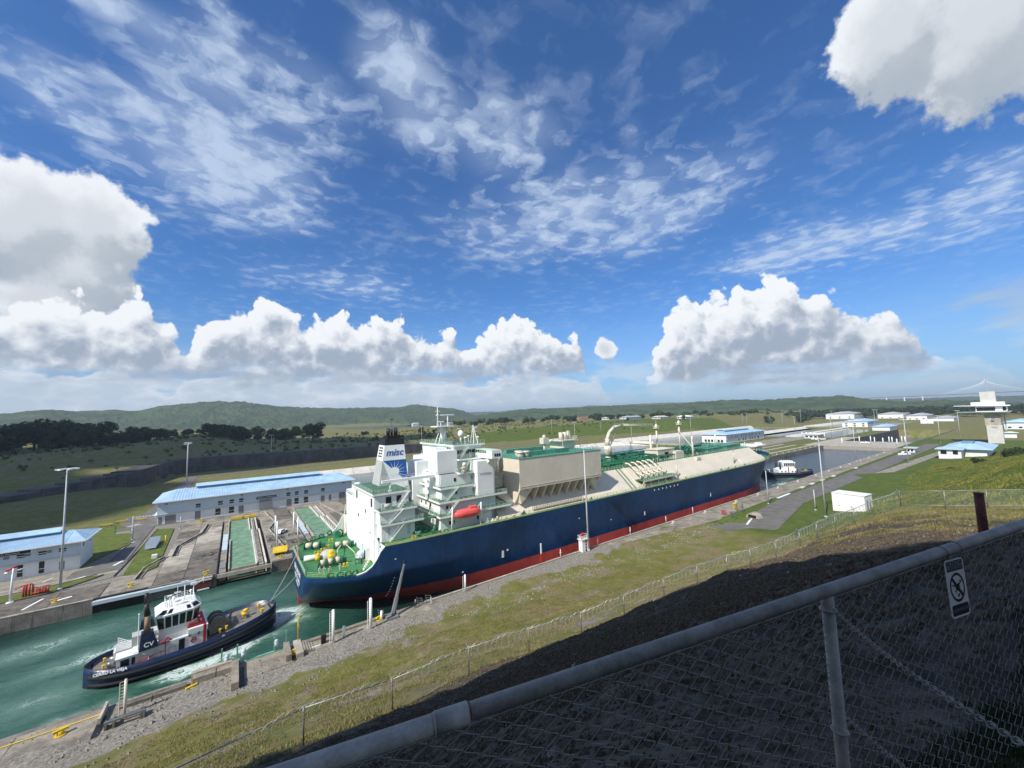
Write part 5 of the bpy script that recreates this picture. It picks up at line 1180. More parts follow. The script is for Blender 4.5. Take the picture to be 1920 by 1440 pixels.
# upper gate between the two chambers
UG = setting('gate_island', (536,115,0))
for (x0,x1) in ((499.2,512),(512.1,535),(535.1,558),(558.1,572.9)):
    for (y0,y1) in ((87.6,105),(105.1,124),(124.1,142.6)): MB().box(x0+.05,x1-.05,y0,y1,-16,.12+rg.uniform(-.03,.03)).build('deck_slab', MT['conc_lt'], UG)
MB().box(840.2,852,84,145,-25,-3.0).build('chamber_end_wall', MT['ret'], UG)
MB().box(573.2,840,142.7,144,-25,.1).build('upper_wall', MT['ret'], UG); MB().box(573.2,840,84.8,86.2,-25,.1).build('upper_wall', MT['ret'], UG)
# paving on the far side, slab by slab
AP = setting('concrete_apron', (0,180,0))
def in_rec(x0, x1, y1):
    return any(x1 > q[0] and x0 < q[1] and True for q in RECESS)
cols = [(-84,-72),(-72,-60),(-60,-48),(-48,-36),(-36,-27.2)]
for (x0,x1) in cols:
    for (y0,y1,m_) in ((143.3,150.6,'conc_dk'),(150.7,154.5,'conc_dk')): MB().box(x0+.06,x1-.06,y0,y1-.06,-.3,.10+rg.uniform(-.02,.02)).build('slab', MT[m_], AP)
    MB().box(x0+.06,x1-.06,164.5,175.8,-.3,.12+rg.uniform(-.02,.02)).build('slab', MT['conc_lt'], AP)
for (x0,x1) in ((-27.1,-17.4),(-17.4,-11),(-11,-3.75)):
    ys_ = [143.3,152,160,170.5,182,194,206,217,227.8] if x0 > -17.5 else [143.3,150,158]
    for y0, y1 in zip(ys_[:-1], ys_[1:]):
        m_ = rg.choice(['conc','conc','conc_lt','conc_dk']) if y0 < 200 else 'conc'
        MB().box(x0+.07,x1-.07,y0+.07,y1,-.3,.11+rg.uniform(-.03,.03)).build('slab', MT[m_], AP)
for (x0,x1) in ((9.8,15.6),(15.6,21.4)):
    ys_ = [143.3,154,165,176,188,200,214,227.8]
    for y0, y1 in zip(ys_[:-1], ys_[1:]): MB().box(x0+.07,x1-.07,y0+.07,y1,-.3,.11+rg.uniform(-.03,.03)).build('slab', MT[rg.choice(['conc','conc_dk','conc'])], AP)
for (x0,x1) in ((35.7,45),(45,54),(54,64)):
    ys_ = [143.3,156,170,184,198,212,227.8]
    for y0, y1 in zip(ys_[:-1], ys_[1:]): MB().box(x0+.07,x1-.07,y0+.07,y1,-.3,.11+rg.uniform(-.03,.03)).build('slab', MT[rg.choice(['conc','conc_dk'])], AP)
MB().box(-3.6,9.6,214.1,227.8,-.3,.12).box(21.5,35.5,221.1,227.8,-.3,.12).build('slab', MT['conc'], AP)
# service trenches that zigzag over the paving, walled with low kerbs
def trench(pts, w=.9, name='service_trench'):
    r_ = emp(name, loc=(pts[0][0],pts[0][1],0)); r_.parent = AP; r_.location = Vector((pts[0][0],pts[0][1],0))-Vector((0,180,0))
    for side, hgt, mm in ((-1,.55,'conc_lt'),(1,.35,'conc')):
        b = MB()
        for a, c_ in zip(pts[:-1], pts[1:]):
            d = Vector((c_[0]-a[0], c_[1]-a[1], 0)); d.normalize(); n = Vector((-d.y,d.x,0))*side
            A = Vector((a[0],a[1],0))+n*w/2; B2 = Vector((c_[0],c_[1],0))+n*w/2; o_ = n*.28
            b.hexa([A, B2, B2+o_, A+o_], [A+Vector((0,0,hgt)), B2+Vector((0,0,hgt)), B2+o_+Vector((0,0,hgt)), A+o_+Vector((0,0,hgt))])
        b.build('trench_kerb', MT[mm], r_)
    b = MB()
    for a, c_ in zip(pts[:-1], pts[1:]):
        d = Vector((c_[0]-a[0], c_[1]-a[1], 0)); d.normalize(); n = Vector((-d.y,d.x,0))
        A = Vector((a[0],a[1],.155)); B2 = Vector((c_[0],c_[1],.155)); b.add([A-n*w/2, B2-n*w/2, B2+n*w/2, A+n*w/2], [(0,1,2,3)])
    b.build('trench_bed', MT['black'], r_)
trench([(-8.5,213.5),(-9.5,198),(-15.5,182),(-15.5,170)]); trench([(-17.5,171),(-21,162),(-21.5,152)]); trench([(12.5,222),(15.0,197),(12.0,186),(14.5,157),(14.2,147)], .7)
trench([(36.5,224),(40,190),(44,152)], .6)
# gate recesses: green gate roofs with walkways either side
for (x0, x1, y1, nm) in ((-3.6,9.6,214,'first'),(21.5,35.5,221,'second')):
    G_ = setting('gate_recess', ((x0+x1)/2,180,0))
    w = x1-x0
    for k in range(6):
        y0 = 143.4+(y1-143.4)*k/6; y2 = 143.4+(y1-143.4)*(k+1)/6
        cx0 = x0+w*(.22 if k < 3 else .17); cx1 = x0+w*(.70 if k < 4 else .66)
        MB().box(cx0,cx1,y0+.05,y2-.05,-2.6,-.25+rg.uniform(-.02,.02)).build('gate_top', MT['gate_green'], G_)
        MB().box(cx0-.35,cx0-.05,y0,y2,-2.6,.35).build('gate_kerb', MT['conc_lt'], G_); MB().box(cx1+.05,cx1+.4,y0,y2,-2.6,.35).build('gate_kerb', MT['dike'], G_)
        if k in (2,3): MB().box(x0+.5,x0+2.0,y0,y2-.3,-2.5,.02).build('walkway_plate', MT['panel'], G_)
        else: MB().box(x0+.4,x0+w*.15,y0,y2-.2,-2.6,-.35).build('walkway_plate', MT['conc'], G_)
        MB().box(cx1+.5,cx1+2.1,y0,y2-.05,-2.6,-.2).build('walkway_plate', MT['conc'], G_); MB().box(cx1+2.5,cx1+2.9,y0,y2,-2.6,.15).build('pipe_duct', MT['dike'], G_)
    b = MB()
    for k in range(22):
        y = 145+k*(y1-148)/22; b.box(x0+w*.735,x0+w*.755,y,y+.6,.05,.9)
    b.build('stanchions', MT['ship_white'], G_); MB().box(x0+w*.25,x0+w*.72,143.0,143.4,-.4,.3).box(x0,x1,141.9,142.4,-1.3,-.25).build('gate_nose', MT['conc_lt'], G_)
    MB().box(x0+.6,x0+1.9,147,153,-2.6,-.1).build('machinery_hatch', MT['shutter'], G_)
BR = emp('barrier_beam', 'pair of long yellow barrier beams across the head of the first gate recess', 'barrier', (3,214.5,.4))
MB().box(-1.0,3.2,214.2,215.2,.3,1.3).build('beam', MT['yellow'], BR); MB().box(3.7,8.2,214.2,215.2,.3,1.3).build('beam', MT['yellow'], BR); MB().box(3.22,3.68,214.3,215.1,.4,1.1).build('red_cap', MT['red'], BR)
MB().box(-12,-11.2,221,222.4,0,1.6).build('pad', MT['yellow'], None, loc=(-11.6,221.7,0)); tagp(bpy.context.scene.collection.objects[-1], 'small yellow equipment box beside the long blue roofed building', 'box')
for i, (x, y, lb) in enumerate(((-40.8,247,'yellow road barrier nearest the grass bank on the far road'),(-34.6,246,'yellow road barrier beside the corner of the long building'),(-45,243,'faded yellow barrier lying at the edge of the lawn'))):
    t = emp('road_barrier', lb, 'barrier', (x,y,.1), .08)
    MB().box(-1.9,1.9,-.35,.35,.45,.95).build('beam', MT['yellow'], t, local=True)
    for s_ in (-1,1): MB().box(s_*1.6-.2,s_*1.6+.2,-.4,.4,0,.45).build('foot', MT['conc_dk'], t, local=True)
# lawns, roads and painted marks (sheets stepped a few centimetres)
MT['lawn'] = foliage('lawn', (.070,.100,.022), (.125,.160,.036), .5)
def poly(name, pts, z, m, th=.08, kind='structure'):
    return MB().prism(pts, z-th, z).build(name, MT[m], kind=kind)
poly('lawn', [(-25.6,159),(-21.6,157.2),(-18.6,161),(-18.8,176),(-20.0,216),(-25.2,219),(-26.2,190)], .26, 'lawn', .3)
poly('lawn', [(-84,154.6),(-47,154.6),(-39,155.6),(-32.4,161.6),(-30.6,163.6),(-33.6,164),(-45,160.2),(-84,160.2)], .22, 'lawn', .3)
poly('lawn', [(-38,176.5),(-30.8,200),(-33,219),(-38.6,222),(-41.5,240),(-51,241),(-51,192),(-38,192)], .2, 'lawn', .2)
poly('road', [(-84,160.3),(-45,160.3),(-33.6,164.2),(-28.8,172),(-27.6,192),(-27.8,230),(-30,252),(-31,330),(-30,424),(60,428),(500,478),(500,470),(60,420),(-24,414),(-24,330),(-24,262),(-26,252),(-27.0,158.6),(-31,157),(-40,154.4),(-84,150.9)][:0] or [(-38.4,166),(-27.4,166),(-27.4,252),(-25,330),(-25,414),(60,421),(500,472),(500,480),(60,429),(-33,424),(-33,330),(-36,262),(-41,258),(-41,244),(-33.4,222),(-30.6,200),(-32,178),(-38.4,172)], .16, 'asphalt', .2)
poly('road', [(-84,160.3),(-45,160.3),(-33.6,164.2),(-28,166),(-28,172),(-38,176),(-84,176)], .15, 'conc', .2)
poly('road', [(-41,228),(64,228),(64,229),(-30,229),(-41,258)][:3]+[(-41,231)], .10, 'asphalt', .1)
def mark(pts, z, m='text_white'): return MB().prism(pts, z-.02, z).build('painted_mark', MT[m], kind='structure')
def strip(x0, y0, x1, y1, w, z, m='text_white'):
    d = Vector((x1-x0,y1-y0,0)).normalized(); n = Vector((-d.y,d.x,0))*w/2
    return mark([(x0-n.x,y0-n.y),(x1-n.x,y1-n.y),(x1+n.x,y1+n.y),(x0+n.x,y0+n.y)], z, m)
strip(-40.3,145.6,-38.6,151.6,.55,.14); strip(-36,147.2,-33,148.6,.9,.14); strip(-37,163.2,-34.3,165.6,.6,.19); strip(-43,167.5,-41.8,170.4,.35,.19); strip(-29.8,172,-28.4,176,.8,.2)
for k in range(7): strip(-38.5+k*1.1,254.5,-38.1+k*1.1,256.5,.35,.2)
for k in range(3): strip(-37+k*.6,234,-34+k*.8,238-k*1.5,.35,.2)
strip(-33.5,201,-29.5,201.6,.5,.2); strip(-16.5,183.6,-11.2,184.2,.35,.19); strip(-34.5,228,-31,206,.3,.2)
strip(-79,165,-38.5,165,.1,.2)
# kerb lines
for pts in ([(-32.0,165.2),(-38,162.4),(-50,160.4),(-84,160.3)],[(-84,154.5),(-46,154.5),(-38.6,155.4),(-32,161.4),(-30.4,163.8)],[(-30.7,200),(-33.2,221),(-41,244)],[(-27.6,160),(-26.4,190),(-25.6,220)],[(-31.8,178),(-30.7,200)]):
    b = MB()
    for a, c_ in zip(pts[:-1], pts[1:]):
        d = Vector((c_[0]-a[0],c_[1]-a[1],0)).normalized(); n = Vector((-d.y,d.x,0))*.14; A=Vector((a[0],a[1],0)); B2=Vector((c_[0],c_[1],0)); u=Vector((0,0,.34))
        b.hexa([A-n,B2-n,B2+n,A+n],[A-n+u,B2-n+u,B2+n+u,A+n+u])
    b.build('kerb', MT['conc_dk'], kind='structure')
poly('road', [(138,60),(150,58),(200,66),(560,66),(560,76.4),(206,76.2),(160,72),(138,74)], .14, 'asphalt', .3)
poly('road', [(300,60),(560,50),(560,55),(310,66)], .13, 'conc', .2)
poly('concrete_strip', [(95,84.9),(150,77),(160,78),(496,80.6),(496,83.5),(130,83.5),(98,86.9)], .08, 'conc', .3)
poly('lawn', [(146,75.8),(151,69.6),(159,69.6),(160,75.5),(155,78)], .2, 'lawn', .3)
for x in (236,250,266,285,330): poly('concrete_pad', [(x,77.6),(x+5,77.9),(x+5.2,79.6),(x+.2,79.3)], .22, 'dike', .3)
strip(150,67.4,160,70.0,.7,.17); strip(203,77.0,218,77.2,1.2,.16)

for y in (150.5,163.5,176): poly('concrete_strip', [(300,y),(495,y),(495,y+3.2),(300,y+3.2)], .09, 'conc_lt', .2)
poly('concrete_strip', [(300,186),(620,186),(620,216),(300,216)], .08, 'conc', .2)
poly('concrete_strip', [(497,143),(640,143),(640,160),(497,160)], .09, 'conc_lt', .2)
rg = random.Random(4)
BPS = []
for i in range(26):
    x = 225+i*13.5; y = 143.8 if i < 20 else 86; 
    if x < 496: BPS.append((x, 144.2))
for i in range(14): BPS.append((135+i*24+rg.uniform(-4,4), 85.6))
bp = None
for i, (x, y) in enumerate(BPS):
    if bp is None:
        bp = MB().box(-.7,.7,-.35,.35,.05,.25).cyl((-.35,0,.2),(-.35,0,.8),.2,.25,8).cyl((.35,0,.2),(.35,0,.8),.2,.25,8).build('mooring_bitt', MT['cream'], local=True)
        o = bp
    else: o = inst(bp)
    ORD = 'first second third fourth fifth sixth seventh eighth ninth tenth eleventh twelfth thirteenth fourteenth fifteenth sixteenth seventeenth eighteenth nineteenth twentieth twenty-first twenty-second twenty-third'.split()
    o.location = (x, y, .05); tagp(o, ORD[len([q_ for q_ in BPS[:i] if (q_[1] > 100) == (y > 100)])]+(' pale mooring bitt along the far lock edge, counting away from the viewer' if y > 100 else ' pale mooring bitt along the near lock edge, counting away from the viewer'), 'bitt', 'mooring bitts along the lock edge beyond the bow' if y > 100 else 'mooring bitts along the near lock edge')
yb = None
for x, y, z, lb in ((-35.4,146.6,.1,'yellow bollard on the far quay left of the road'),(-22,147,.1,'yellow bollard on the far quay beside the tug mast'),(-6,143.9,.1,'yellow bollard at the far edge above the timber fender'),(12.2,144.6,.1,'yellow bollard in front of the orange roofed kiosk'),(-18.9,83.6,.12,'yellow bollard on the near quay at the lower left corner'),(-5.0,84.7,-.5,'yellow bollard between the near parapet blocks'),(9.4,84.2,.1,'tall yellow bollard beside the steps on the near edge'),(25.4,86.2,.1,'small yellow bollard beside the white stub pole')):
    if yb is None:
        yb = MB().cyl((0,0,0),(0,0,.55),.42,.34,10).box(-.75,.75,-.22,.22,.5,.78).cyl((0,0,0),(0,0,.1),.62,.62,10).build('bollard', MT['yellow'], local=True); o = yb
    else: o = inst(yb)
    o.location = (x,y,z); o.rotation_euler = (0,0,.35); tagp(o, lb, 'bollard', 'yellow bollards on the quays')
# basins: pale sloping linings
def lining(name, path, w=9.0, z0=-2.6, z1=5.4, seg=14.0):
    L_ = setting(name, (path[0][0], path[0][1], 0))
    for a, c_ in zip(path[:-1], path[1:]):
        d = Vector((c_[0]-a[0],c_[1]-a[1],0)); n_ = max(1, round(d.length/seg)); d.normalize(); n = Vector((-d.y,d.x,0))
        for k in range(n_):
            A = Vector((a[0],a[1],0)).lerp(Vector((c_[0],c_[1],0)), k/n_)+d*.12; B2 = Vector((a[0],a[1],0)).lerp(Vector((c_[0],c_[1],0)), (k+1)/n_)-d*.12
            MB().hexa([A+Vector((0,0,z0)), B2+Vector((0,0,z0)), B2+n*(w+4)+Vector((0,0,z0)), A+n*(w+4)+Vector((0,0,z0))],
                      [A+Vector((0,0,z0+.4)), B2+Vector((0,0,z0+.4)), B2+n*w+Vector((0,0,z1)), A+n*w+Vector((0,0,z1))]).build('lining_panel', MT['dike'], L_)
lining('basin_lining', [(12,312),(14,334),(24,343),(380,343),(428,330),(430,300)], 6.0, -2.6, 2.6)
lining('basin_lining', [(448,366),(905,374)], 8, -2.6, 3.0, 24); lining('basin_lining', [(622,213),(905,215)], 5, -2.6, 1.6, 24); lining('basin_lining', [(622,278),(905,279)], 6, -2.6, 1.8, 24); lining('basin_lining', [(930,288),(1230,290)], 6, -2.6, 1.8, 24)
MB().box(430.2,446,258,380,-7,.3).build('basin_divider', MT['conc_lt'], kind='structure')
# dark retaining wall under the far plateau
RW = setting('retaining_wall', (0,463,0))
path = [(-400,318),(-120,320),(-85,366),(-57,388),(-46,440),(-38,462),(100,462),(242,462)]
for a, c_ in zip(path[:-1], path[1:]):
    d = Vector((c_[0]-a[0],c_[1]-a[1],0)); n_ = max(1, round(d.length/13)); d.normalize(); n = Vector((-d.y,d.x,0))
    for k in range(n_):
        A = Vector((a[0],a[1],0)).lerp(Vector((c_[0],c_[1],0)), k/n_); B2 = Vector((a[0],a[1],0)).lerp(Vector((c_[0],c_[1],0)), (k+1)/n_)-d*.15
        h = float(np.interp(A.x, [-400,-120,-85,-50,-30,150,242], [3.2,4.4,8.6,12.6,13.4,11.8,9.5]))+rg.uniform(-.2,.2); u = Vector((0,0,h))
        MB().hexa([A-n*.6, B2-n*.6, B2+n*15, A+n*15], [A-n*.2+u, B2-n*.2+u, B2+n*15+u, A+n*15+u]).build('wall_panel', MT['ret'], RW)
# ---------------------------------------------------------------- buildings
def add_windows(B, spec, y, sill=True):
    for (x, z0, z1, w, nm) in spec:
        wd = MB().box(x-w/2, x+w/2, y-.05, y+.1, z0, z1).build('window' if nm == 'w' else nm, MT['dark_glass' if nm == 'w' else 'shutter'], B)
        if sill and nm == 'w':
            MB().box(x-w/2-.08, x+w/2+.08, y-.14, y-.052, z0+(z1-z0)*.36, z0+(z1-z0)*.36+.14).build('sill', MT['ship_white'], wd)
def blue_building(name, label, cat, x0, x1, y0, y1, h, rise, cler, wins, lows, doors, over=1.5, seam=1.0, hip=5.0, band=4.4):
    B = emp(name, label, cat, ((x0+x1)/2, y0, 0))
    MB().box(x0, x1, y0+.55, y1, 0, h-.3).build('wall', MT['white'], B)
    MB().box(x0-.05, x1+.05, y0+.0, y0+.52, band, h-.31).build('cladding_band', MT['panel'], B)
    MB().box(x0-.06, x1+.06, y0-.25, y0+.5, band-.14, band-.01).build('ledge', MT['panel'], B)
    ym = (y0+y1)/2; o_ = over
    A = [(x0-o_,y0-o_,h),(x1+o_,y0-o_,h),(x1+o_,y1+o_,h),(x0-o_,y1+o_,h)]; r0 = (x0+hip,ym,h+rise); r1 = (x1-hip,ym,h+rise)
    b = MB(); t = .22
    b.add([*A, r0, r1, *[(p[0],p[1],p[2]-t) for p in A]], [(0,1,5,4),(1,2,5),(2,3,4,5),(3,0,4),(6,9,8,7)]); b.build('roof', MT['roof'], B)
    MB().box(x0-o_-.12,x1+o_+.12,y0-o_-.14,y0-o_-.002,h-.32,h+.06).box(x0-o_-.14,x0-o_-.002,y0-o_-.14,y1+o_,h-.32,h+.06).box(x1+o_+.002,x1+o_+.14,y0-o_-.14,y1+o_,h-.32,h+.06).build('gutter', MT['ship_white'], B)
    if seam:
        b = MB(); n_ = int((x1-x0-2*hip)/seam)
        for k in range(n_+1):
            x = x0+hip+k*(x1-x0-2*hip)/n_; b.hexa([(x-.05,y0-o_,h+.002),(x+.05,y0-o_,h+.002),(x+.05,ym,h+rise+.002),(x-.05,ym,h+rise+.002)],[(x-.05,y0-o_,h+.12),(x+.05,y0-o_,h+.12),(x+.05,ym,h+rise+.12),(x-.05,ym,h+rise+.12)])
        b.build('roof_seam', MT['roof'], B, kind='stuff')
    if cler:
        c0, c1, cy0, cy1, cz, ch = cler
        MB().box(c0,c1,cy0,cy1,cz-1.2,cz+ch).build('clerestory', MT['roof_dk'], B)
        MB().hexa([(c0-.5,cy0-.9,cz+ch+.01),(c1+.5,cy0-.9,cz+ch+.01),(c1+.5,(cy0+cy1)/2,cz+ch+.9),(c0-.5,(cy0+cy1)/2,cz+ch+.9)],[(c0-.5,cy0-.9,cz+ch+.15),(c1+.5,cy0-.9,cz+ch+.15),(c1+.5,(cy0+cy1)/2,cz+ch+1.05),(c0-.5,(cy0+cy1)/2,cz+ch+1.05)]).hexa([(c0-.5,(cy0+cy1)/2+.01,cz+ch+.9),(c1+.5,(cy0+cy1)/2+.01,cz+ch+.9),(c1+.5,cy1+.9,cz+ch),(c0-.5,cy1+.9,cz+ch)],[(c0-.5,(cy0+cy1)/2+.01,cz+ch+1.05),(c1+.5,(cy0+cy1)/2+.01,cz+ch+1.05),(c1+.5,cy1+.9,cz+ch+.15),(c0-.5,cy1+.9,cz+ch+.15)]).build('raised_roof', MT['roof'], B)
    add_windows(B, wins, y0-.01); add_windows(B, lows, y0+.54); add_windows(B, doors, y0+.54, False)
    return B
wn = [(x,5.4,7.1,1.7,'w') for x in (-13.2,-5.2,-.9,2.8,22.3,26.0,30.3,38.2)]+[(x,8.3,8.9,1.1,'w') for x in (-24,2.9,22.0,48.6)]
MBD = blue_building('machinery_building', 'long white two storey building with light blue ribbed roof behind the gate recesses', 'building', -26.9, 52.6, 228.5, 257, 9.9, 3.0, (-14.6,38.5,240.5,248,12.4,1.1), wn,
    [(x,.9,3.7,1.9,'w') for x in (-6.0,-.9,26.0,30.3)], [(-26.0,.1,3.2,1.2,'door'),(-22.6,.1,3.6,3.6,'shutter'),(-13.3,.1,3.8,2.0,'door'),(2.8,.1,3.6,2.0,'door'),(12.6,.1,4.3,4.9,'big_shutter'),(22.7,.1,3.7,2.2,'shutter'),(38.2,.1,3.2,1.8,'door'),(41.8,.1,3.2,1.3,'door'),(47.8,.1,3.6,3.2,'shutter')])
MB().box(10.1,15.1,228.2,228.49,.1,5.3).build('entrance_shutter', MT['shutter'], MBD)
MB().prismy([(8.5,5.7),(18.4,5.7),(18.4,6.75),(9.2,6.75)], 228.28, 228.4).build('name_board', MT['sign_black'], MBD)
text('Edificio de Maquinaria', MBD, MT['text_white'], (13.2,228.27,6.22), (math.pi/2,0,0), .86)
MB().box(17.3,18.3,228.22,228.275,5.8,6.7).build('number_plate', MT['ship_white'], MBD); text('4', MBD, MT['sign_black'], (17.8,228.2,6.25), (math.pi/2,0,0), .8)
MB().prismy([(-28.2,4.3),(-26.9,4.3),(-26.9,3.0)],228.5,240).build('side_canopy', MT['panel'], MBD)
LBD = blue_building('machinery_building', 'white building with ribbed blue roof cut off by the left edge of the view', 'building', -92, -38.0, 176.2, 190.2, 8.6, 2.2, (-90,-43.8,181.6,186,10.2,.8),
    [(x,6.0,6.95,1.5,'w') for x in (-49.7,-45.6,-41.6,-56.5,-62,-68)]+[(x,6.15,6.9,1.1,'ventilation_louvre') for x in (-52.3,-48.4,-44.3,-58,-64)], [(x,.6,3.9,1.05,'w') for x in (-49.8,-45.7,-55.5,-61)], [(-41.7,.6,3.0,1.1,'door')], seam=.6, hip=3.0)
MB().box(-70,-47.9,176.05,176.18,7.15,8.0).build('name_board', MT['sign_black'], LBD); text('Edificio de Maquinaria', LBD, MT['text_white'], (-52.6,176.03,7.56), (math.pi/2,0,0), .62)
MB().box(-47.7,-46.9,176.05,176.18,7.2,8.05).build('number_plate', MT['ship_white'], LBD); text('3', LBD, MT['sign_black'], (-47.3,176.03,7.6), (math.pi/2,0,0), .7)
MB().box(-38.0,-37.92,179,180.2,6.0,7.4).box(-38.0,-37.92,186.5,187,5.8,6.4).build('side_window', MT['dark_glass'], LBD)
RBD = blue_building('machinery_building', 'white building with hipped blue roof seen over the bow of the ship', 'building', 482, 588, 232, 262, 10.4, 3.2, (500,565,242,252,13.0,1.2),
    [(x,6.0,7.8,2.4,'w') for x in (496,505,510,522,528,534,543,548,553,562,573)], [(x,1.0,4.0,2.6,'w') for x in (515,527,533,546,552,560)], [(570,.1,4.2,4,'shutter')], seam=0, hip=9)
for k in range(6): MB().box(481.9,482,236+k*4,238.6+k*4,1.0,4.0).build('side_window', MT['dark_glass'], RBD)
# white building with columns on the shore behind the bow
SB = emp('shore_shelter', 'small white shelter with a tall white end wall behind the bow', 'building', (392,172,0))
MB().box(384,388,168,178,0,6.5).box(398,399.5,160,166,0,9).build('wall', MT['white'], SB); MB().box(382,402,158,180,6.6,7.5).build('roof', MT['ship_white'], SB)
# shed on the right
SH = emp('shed', 'plain white flat roofed concrete shed beside the near road', 'shed', (198.5,50,0))
def rotb(x, y, cx_=194.6, cy_=54.4, a=-.10):
    return (cx_+x*math.cos(a)-y*math.sin(a), cy_+x*math.sin(a)+y*math.cos(a))
q = [rotb(0,0), rotb(0,-10.2), rotb(7.0,-10.2), rotb(7.0,0)][::-1]
MT['clean_white'] = mat('clean_white_wall', (.86,.86,.86), .6, var=.03, scale=.3, streak=.06)
MB().prism(q, -.5, 7.0).build('wall', MT['clean_white'], SH)
q2 = [rotb(-.15,.15), rotb(-.15,-10.35), rotb(7.15,-10.35), rotb(7.15,.15)][::-1]
MB().prism(q2, 7.0, 7.18).build('roof_slab', MT['white'], SH)
qd = [rotb(1.6,-10.2), rotb(1.6,-10.32), rotb(2.6,-10.32), rotb(2.6,-10.2)]
MB().prism(qd, .2, 5.4).build('door', MT['shutter'], SH); qd = [rotb(4.2,-10.2), rotb(4.2,-10.32), rotb(5.2,-10.32), rotb(5.2,-10.2)]; MB().prism(qd, .2, 4.2).build('door', MT['shutter'], SH)
for y in (-2.2,-6.0): c_ = rotb(-.06, y); MB().cyl((c_[0]-.05,c_[1],2.4),(c_[0]+.1,c_[1],2.4),.18,.18,8).build('vent_hole', MT['conc_dk'], SH)
# control house with blue roof, guard hut, truck
CH = emp('control_house', 'white control house with blue hipped roof near the gate on the right bank', 'building', (440,45,0))
MB().box(419,432,40.5,51.5,0,7.0).build('wall', MT['white'], CH); MB().box(417.5,433.5,39,53,7.0,7.5).build('eaves', MT['panel'], CH); MB().loft([[(417.5,39,7.51),(433.5,39,7.51),(433.5,53,7.51),(417.5,53,7.51)],[(423,44,8.6),(428,44,8.6),(428,48,8.6),(423,48,8.6)]], smooth=False).build('roof', MT['roof'], CH)
MB().box(418.9,419,42,44.4,3.6,6.4).build('window', MT['dark_glass'], CH); MB().box(418.9,419,47.4,50.4,3.6,6.4).build('window', MT['dark_glass'], CH)
MB().box(436,486,30,50,0,6.2).build('rear_wall', MT['white'], CH); MB().loft([[(433.6,27,6.21),(489,27,6.21),(489,53,6.21),(433.6,53,6.21)],[(447,36,9.4),(476,36,9.4),(476,44,9.4),(447,44,9.4)]], smooth=False).build('rear_roof', MT['roof'], CH)
MB().box(450,464,37,43,9.42,10.6).build('roof_lantern', MT['roof_dk'], CH)
GH = emp('guard_hut', 'little white hut with flat roof beside the lock end', 'hut', (462,72,0)); MB().box(459,466,69.5,74.5,0,3.6).build('wall', MT['white'], GH); MB().box(457.5,467.5,68,76,3.6,4.2).build('roof', MT['panel'], GH); MB().box(458.9,459,70.5,71.8,1,2.8).build('window', MT['dark_glass'], GH); MB().box(458.9,459,72.6,73.8,1,2.8).build('window', MT['dark_glass'], GH)
def vehicle(name, label, cat, x, y, rz, L, pick=False):
    V_ = emp(name, label, cat, (x,y,.15), rz); h = L/5.0
    MB().prismy([(-L/2,.35),(L/2,.35),(L/2,.95*h),(L*.18,1.0*h),(L*.06,1.6*h),(-L*(.10 if pick else .38),1.6*h),(-L*(.16 if pick else .48),1.0*h),(-L/2,.95*h)], -.9, .9).build('body', MT['ship_white'], V_, local=True)
    MB().prismy([(L*.15,1.04*h),(L*.045,1.52*h),(-L*(.09 if pick else .34),1.52*h),(-L*(.13 if pick else .44),1.04*h)], -.92, .92).build('window', MT['dark_glass'], V_, local=True)
    for sx_ in (-.32,.32):
        for sy_ in (-.85,.85): MB().cyl((sx_*L,sy_-.12,.36),(sx_*L,sy_+.12,.36),.36,.36,10).build('wheel', MT['rubber'], V_, local=True)
    return V_
vehicle('parked_car', 'white car parked between the white poles on the far paving', 'car', 15.2,176,.9,4.6); vehicle('pickup_truck', 'white pickup truck parked beside the lock end', 'truck', 432,71.5,-.5,9.5,True)
vehicle('pickup_truck', 'dark trimmed white pickup far away on the crossing', 'truck', 540,118,1.3,7.5,True)
# control tower
CT = emp('control_tower', 'concrete control tower with wide white balcony slabs and a square top block', 'tower', (592,34,0))
MT['tower_conc'] = mat('tower_concrete', (.60,.585,.54), .8, var=.08, scale=.2, streak=.15)
MB().box(590,600,29.2,38.8,0,17).build('lower_shaft', MT['tower_conc'], CT); MB().box(591,599,29.6,39.4,17,29).build('upper_shaft', MT['conc_lt'], CT)
MB().hexa([(586,24,29.2),(602,24,29.2),(602,55,29.2),(586,55,29.2)],[(585,22.5,30.4),(603,22.5,30.4),(603,57,30.4),(585,57,30.4)]).build('balcony', MT['ship_white'], CT)
MB().box(589,600,25,44,30.4,35.4).build('control_room', MT['white'], CT); MB().box(588.9,589,32,43.4,31.0,34.6).build('control_window', MT['dark_glass'], CT); MB().box(588.9,589,25.4,27.6,31.0,34.8).build('control_window', MT['dark_glass'], CT)
MB().hexa([(586,23,35.4),(602,23,35.4),(602,58,36.2),(586,58,36.2)],[(586,23,36.4),(602,23,36.4),(602,58,36.6),(586,58,36.6)]).build('roof_slab', MT['ship_white'], CT)
MB().box(588,600,26,46.6,36.6,39.6).build('parapet', MT['ship_white'], CT); MB().box(590,599,31,40.5,39.6,49.6).build('top_block', MT['tower_conc'], CT); MB().box(597,599,27.0,28.0,12,29).build('service_pipe', MT['pole'], CT)
MB().cyl((589.9,34.5,22.3),(589.98,34.5,22.3),1.1,1.1,14).build('emblem', MT['sign_grey'], CT); MB().box(589.9,590,31.5,36.5,15.4,15.9).box(589.9,590,32.5,35.5,14.6,15.0).build('lettering', MT['sign_grey'], CT)
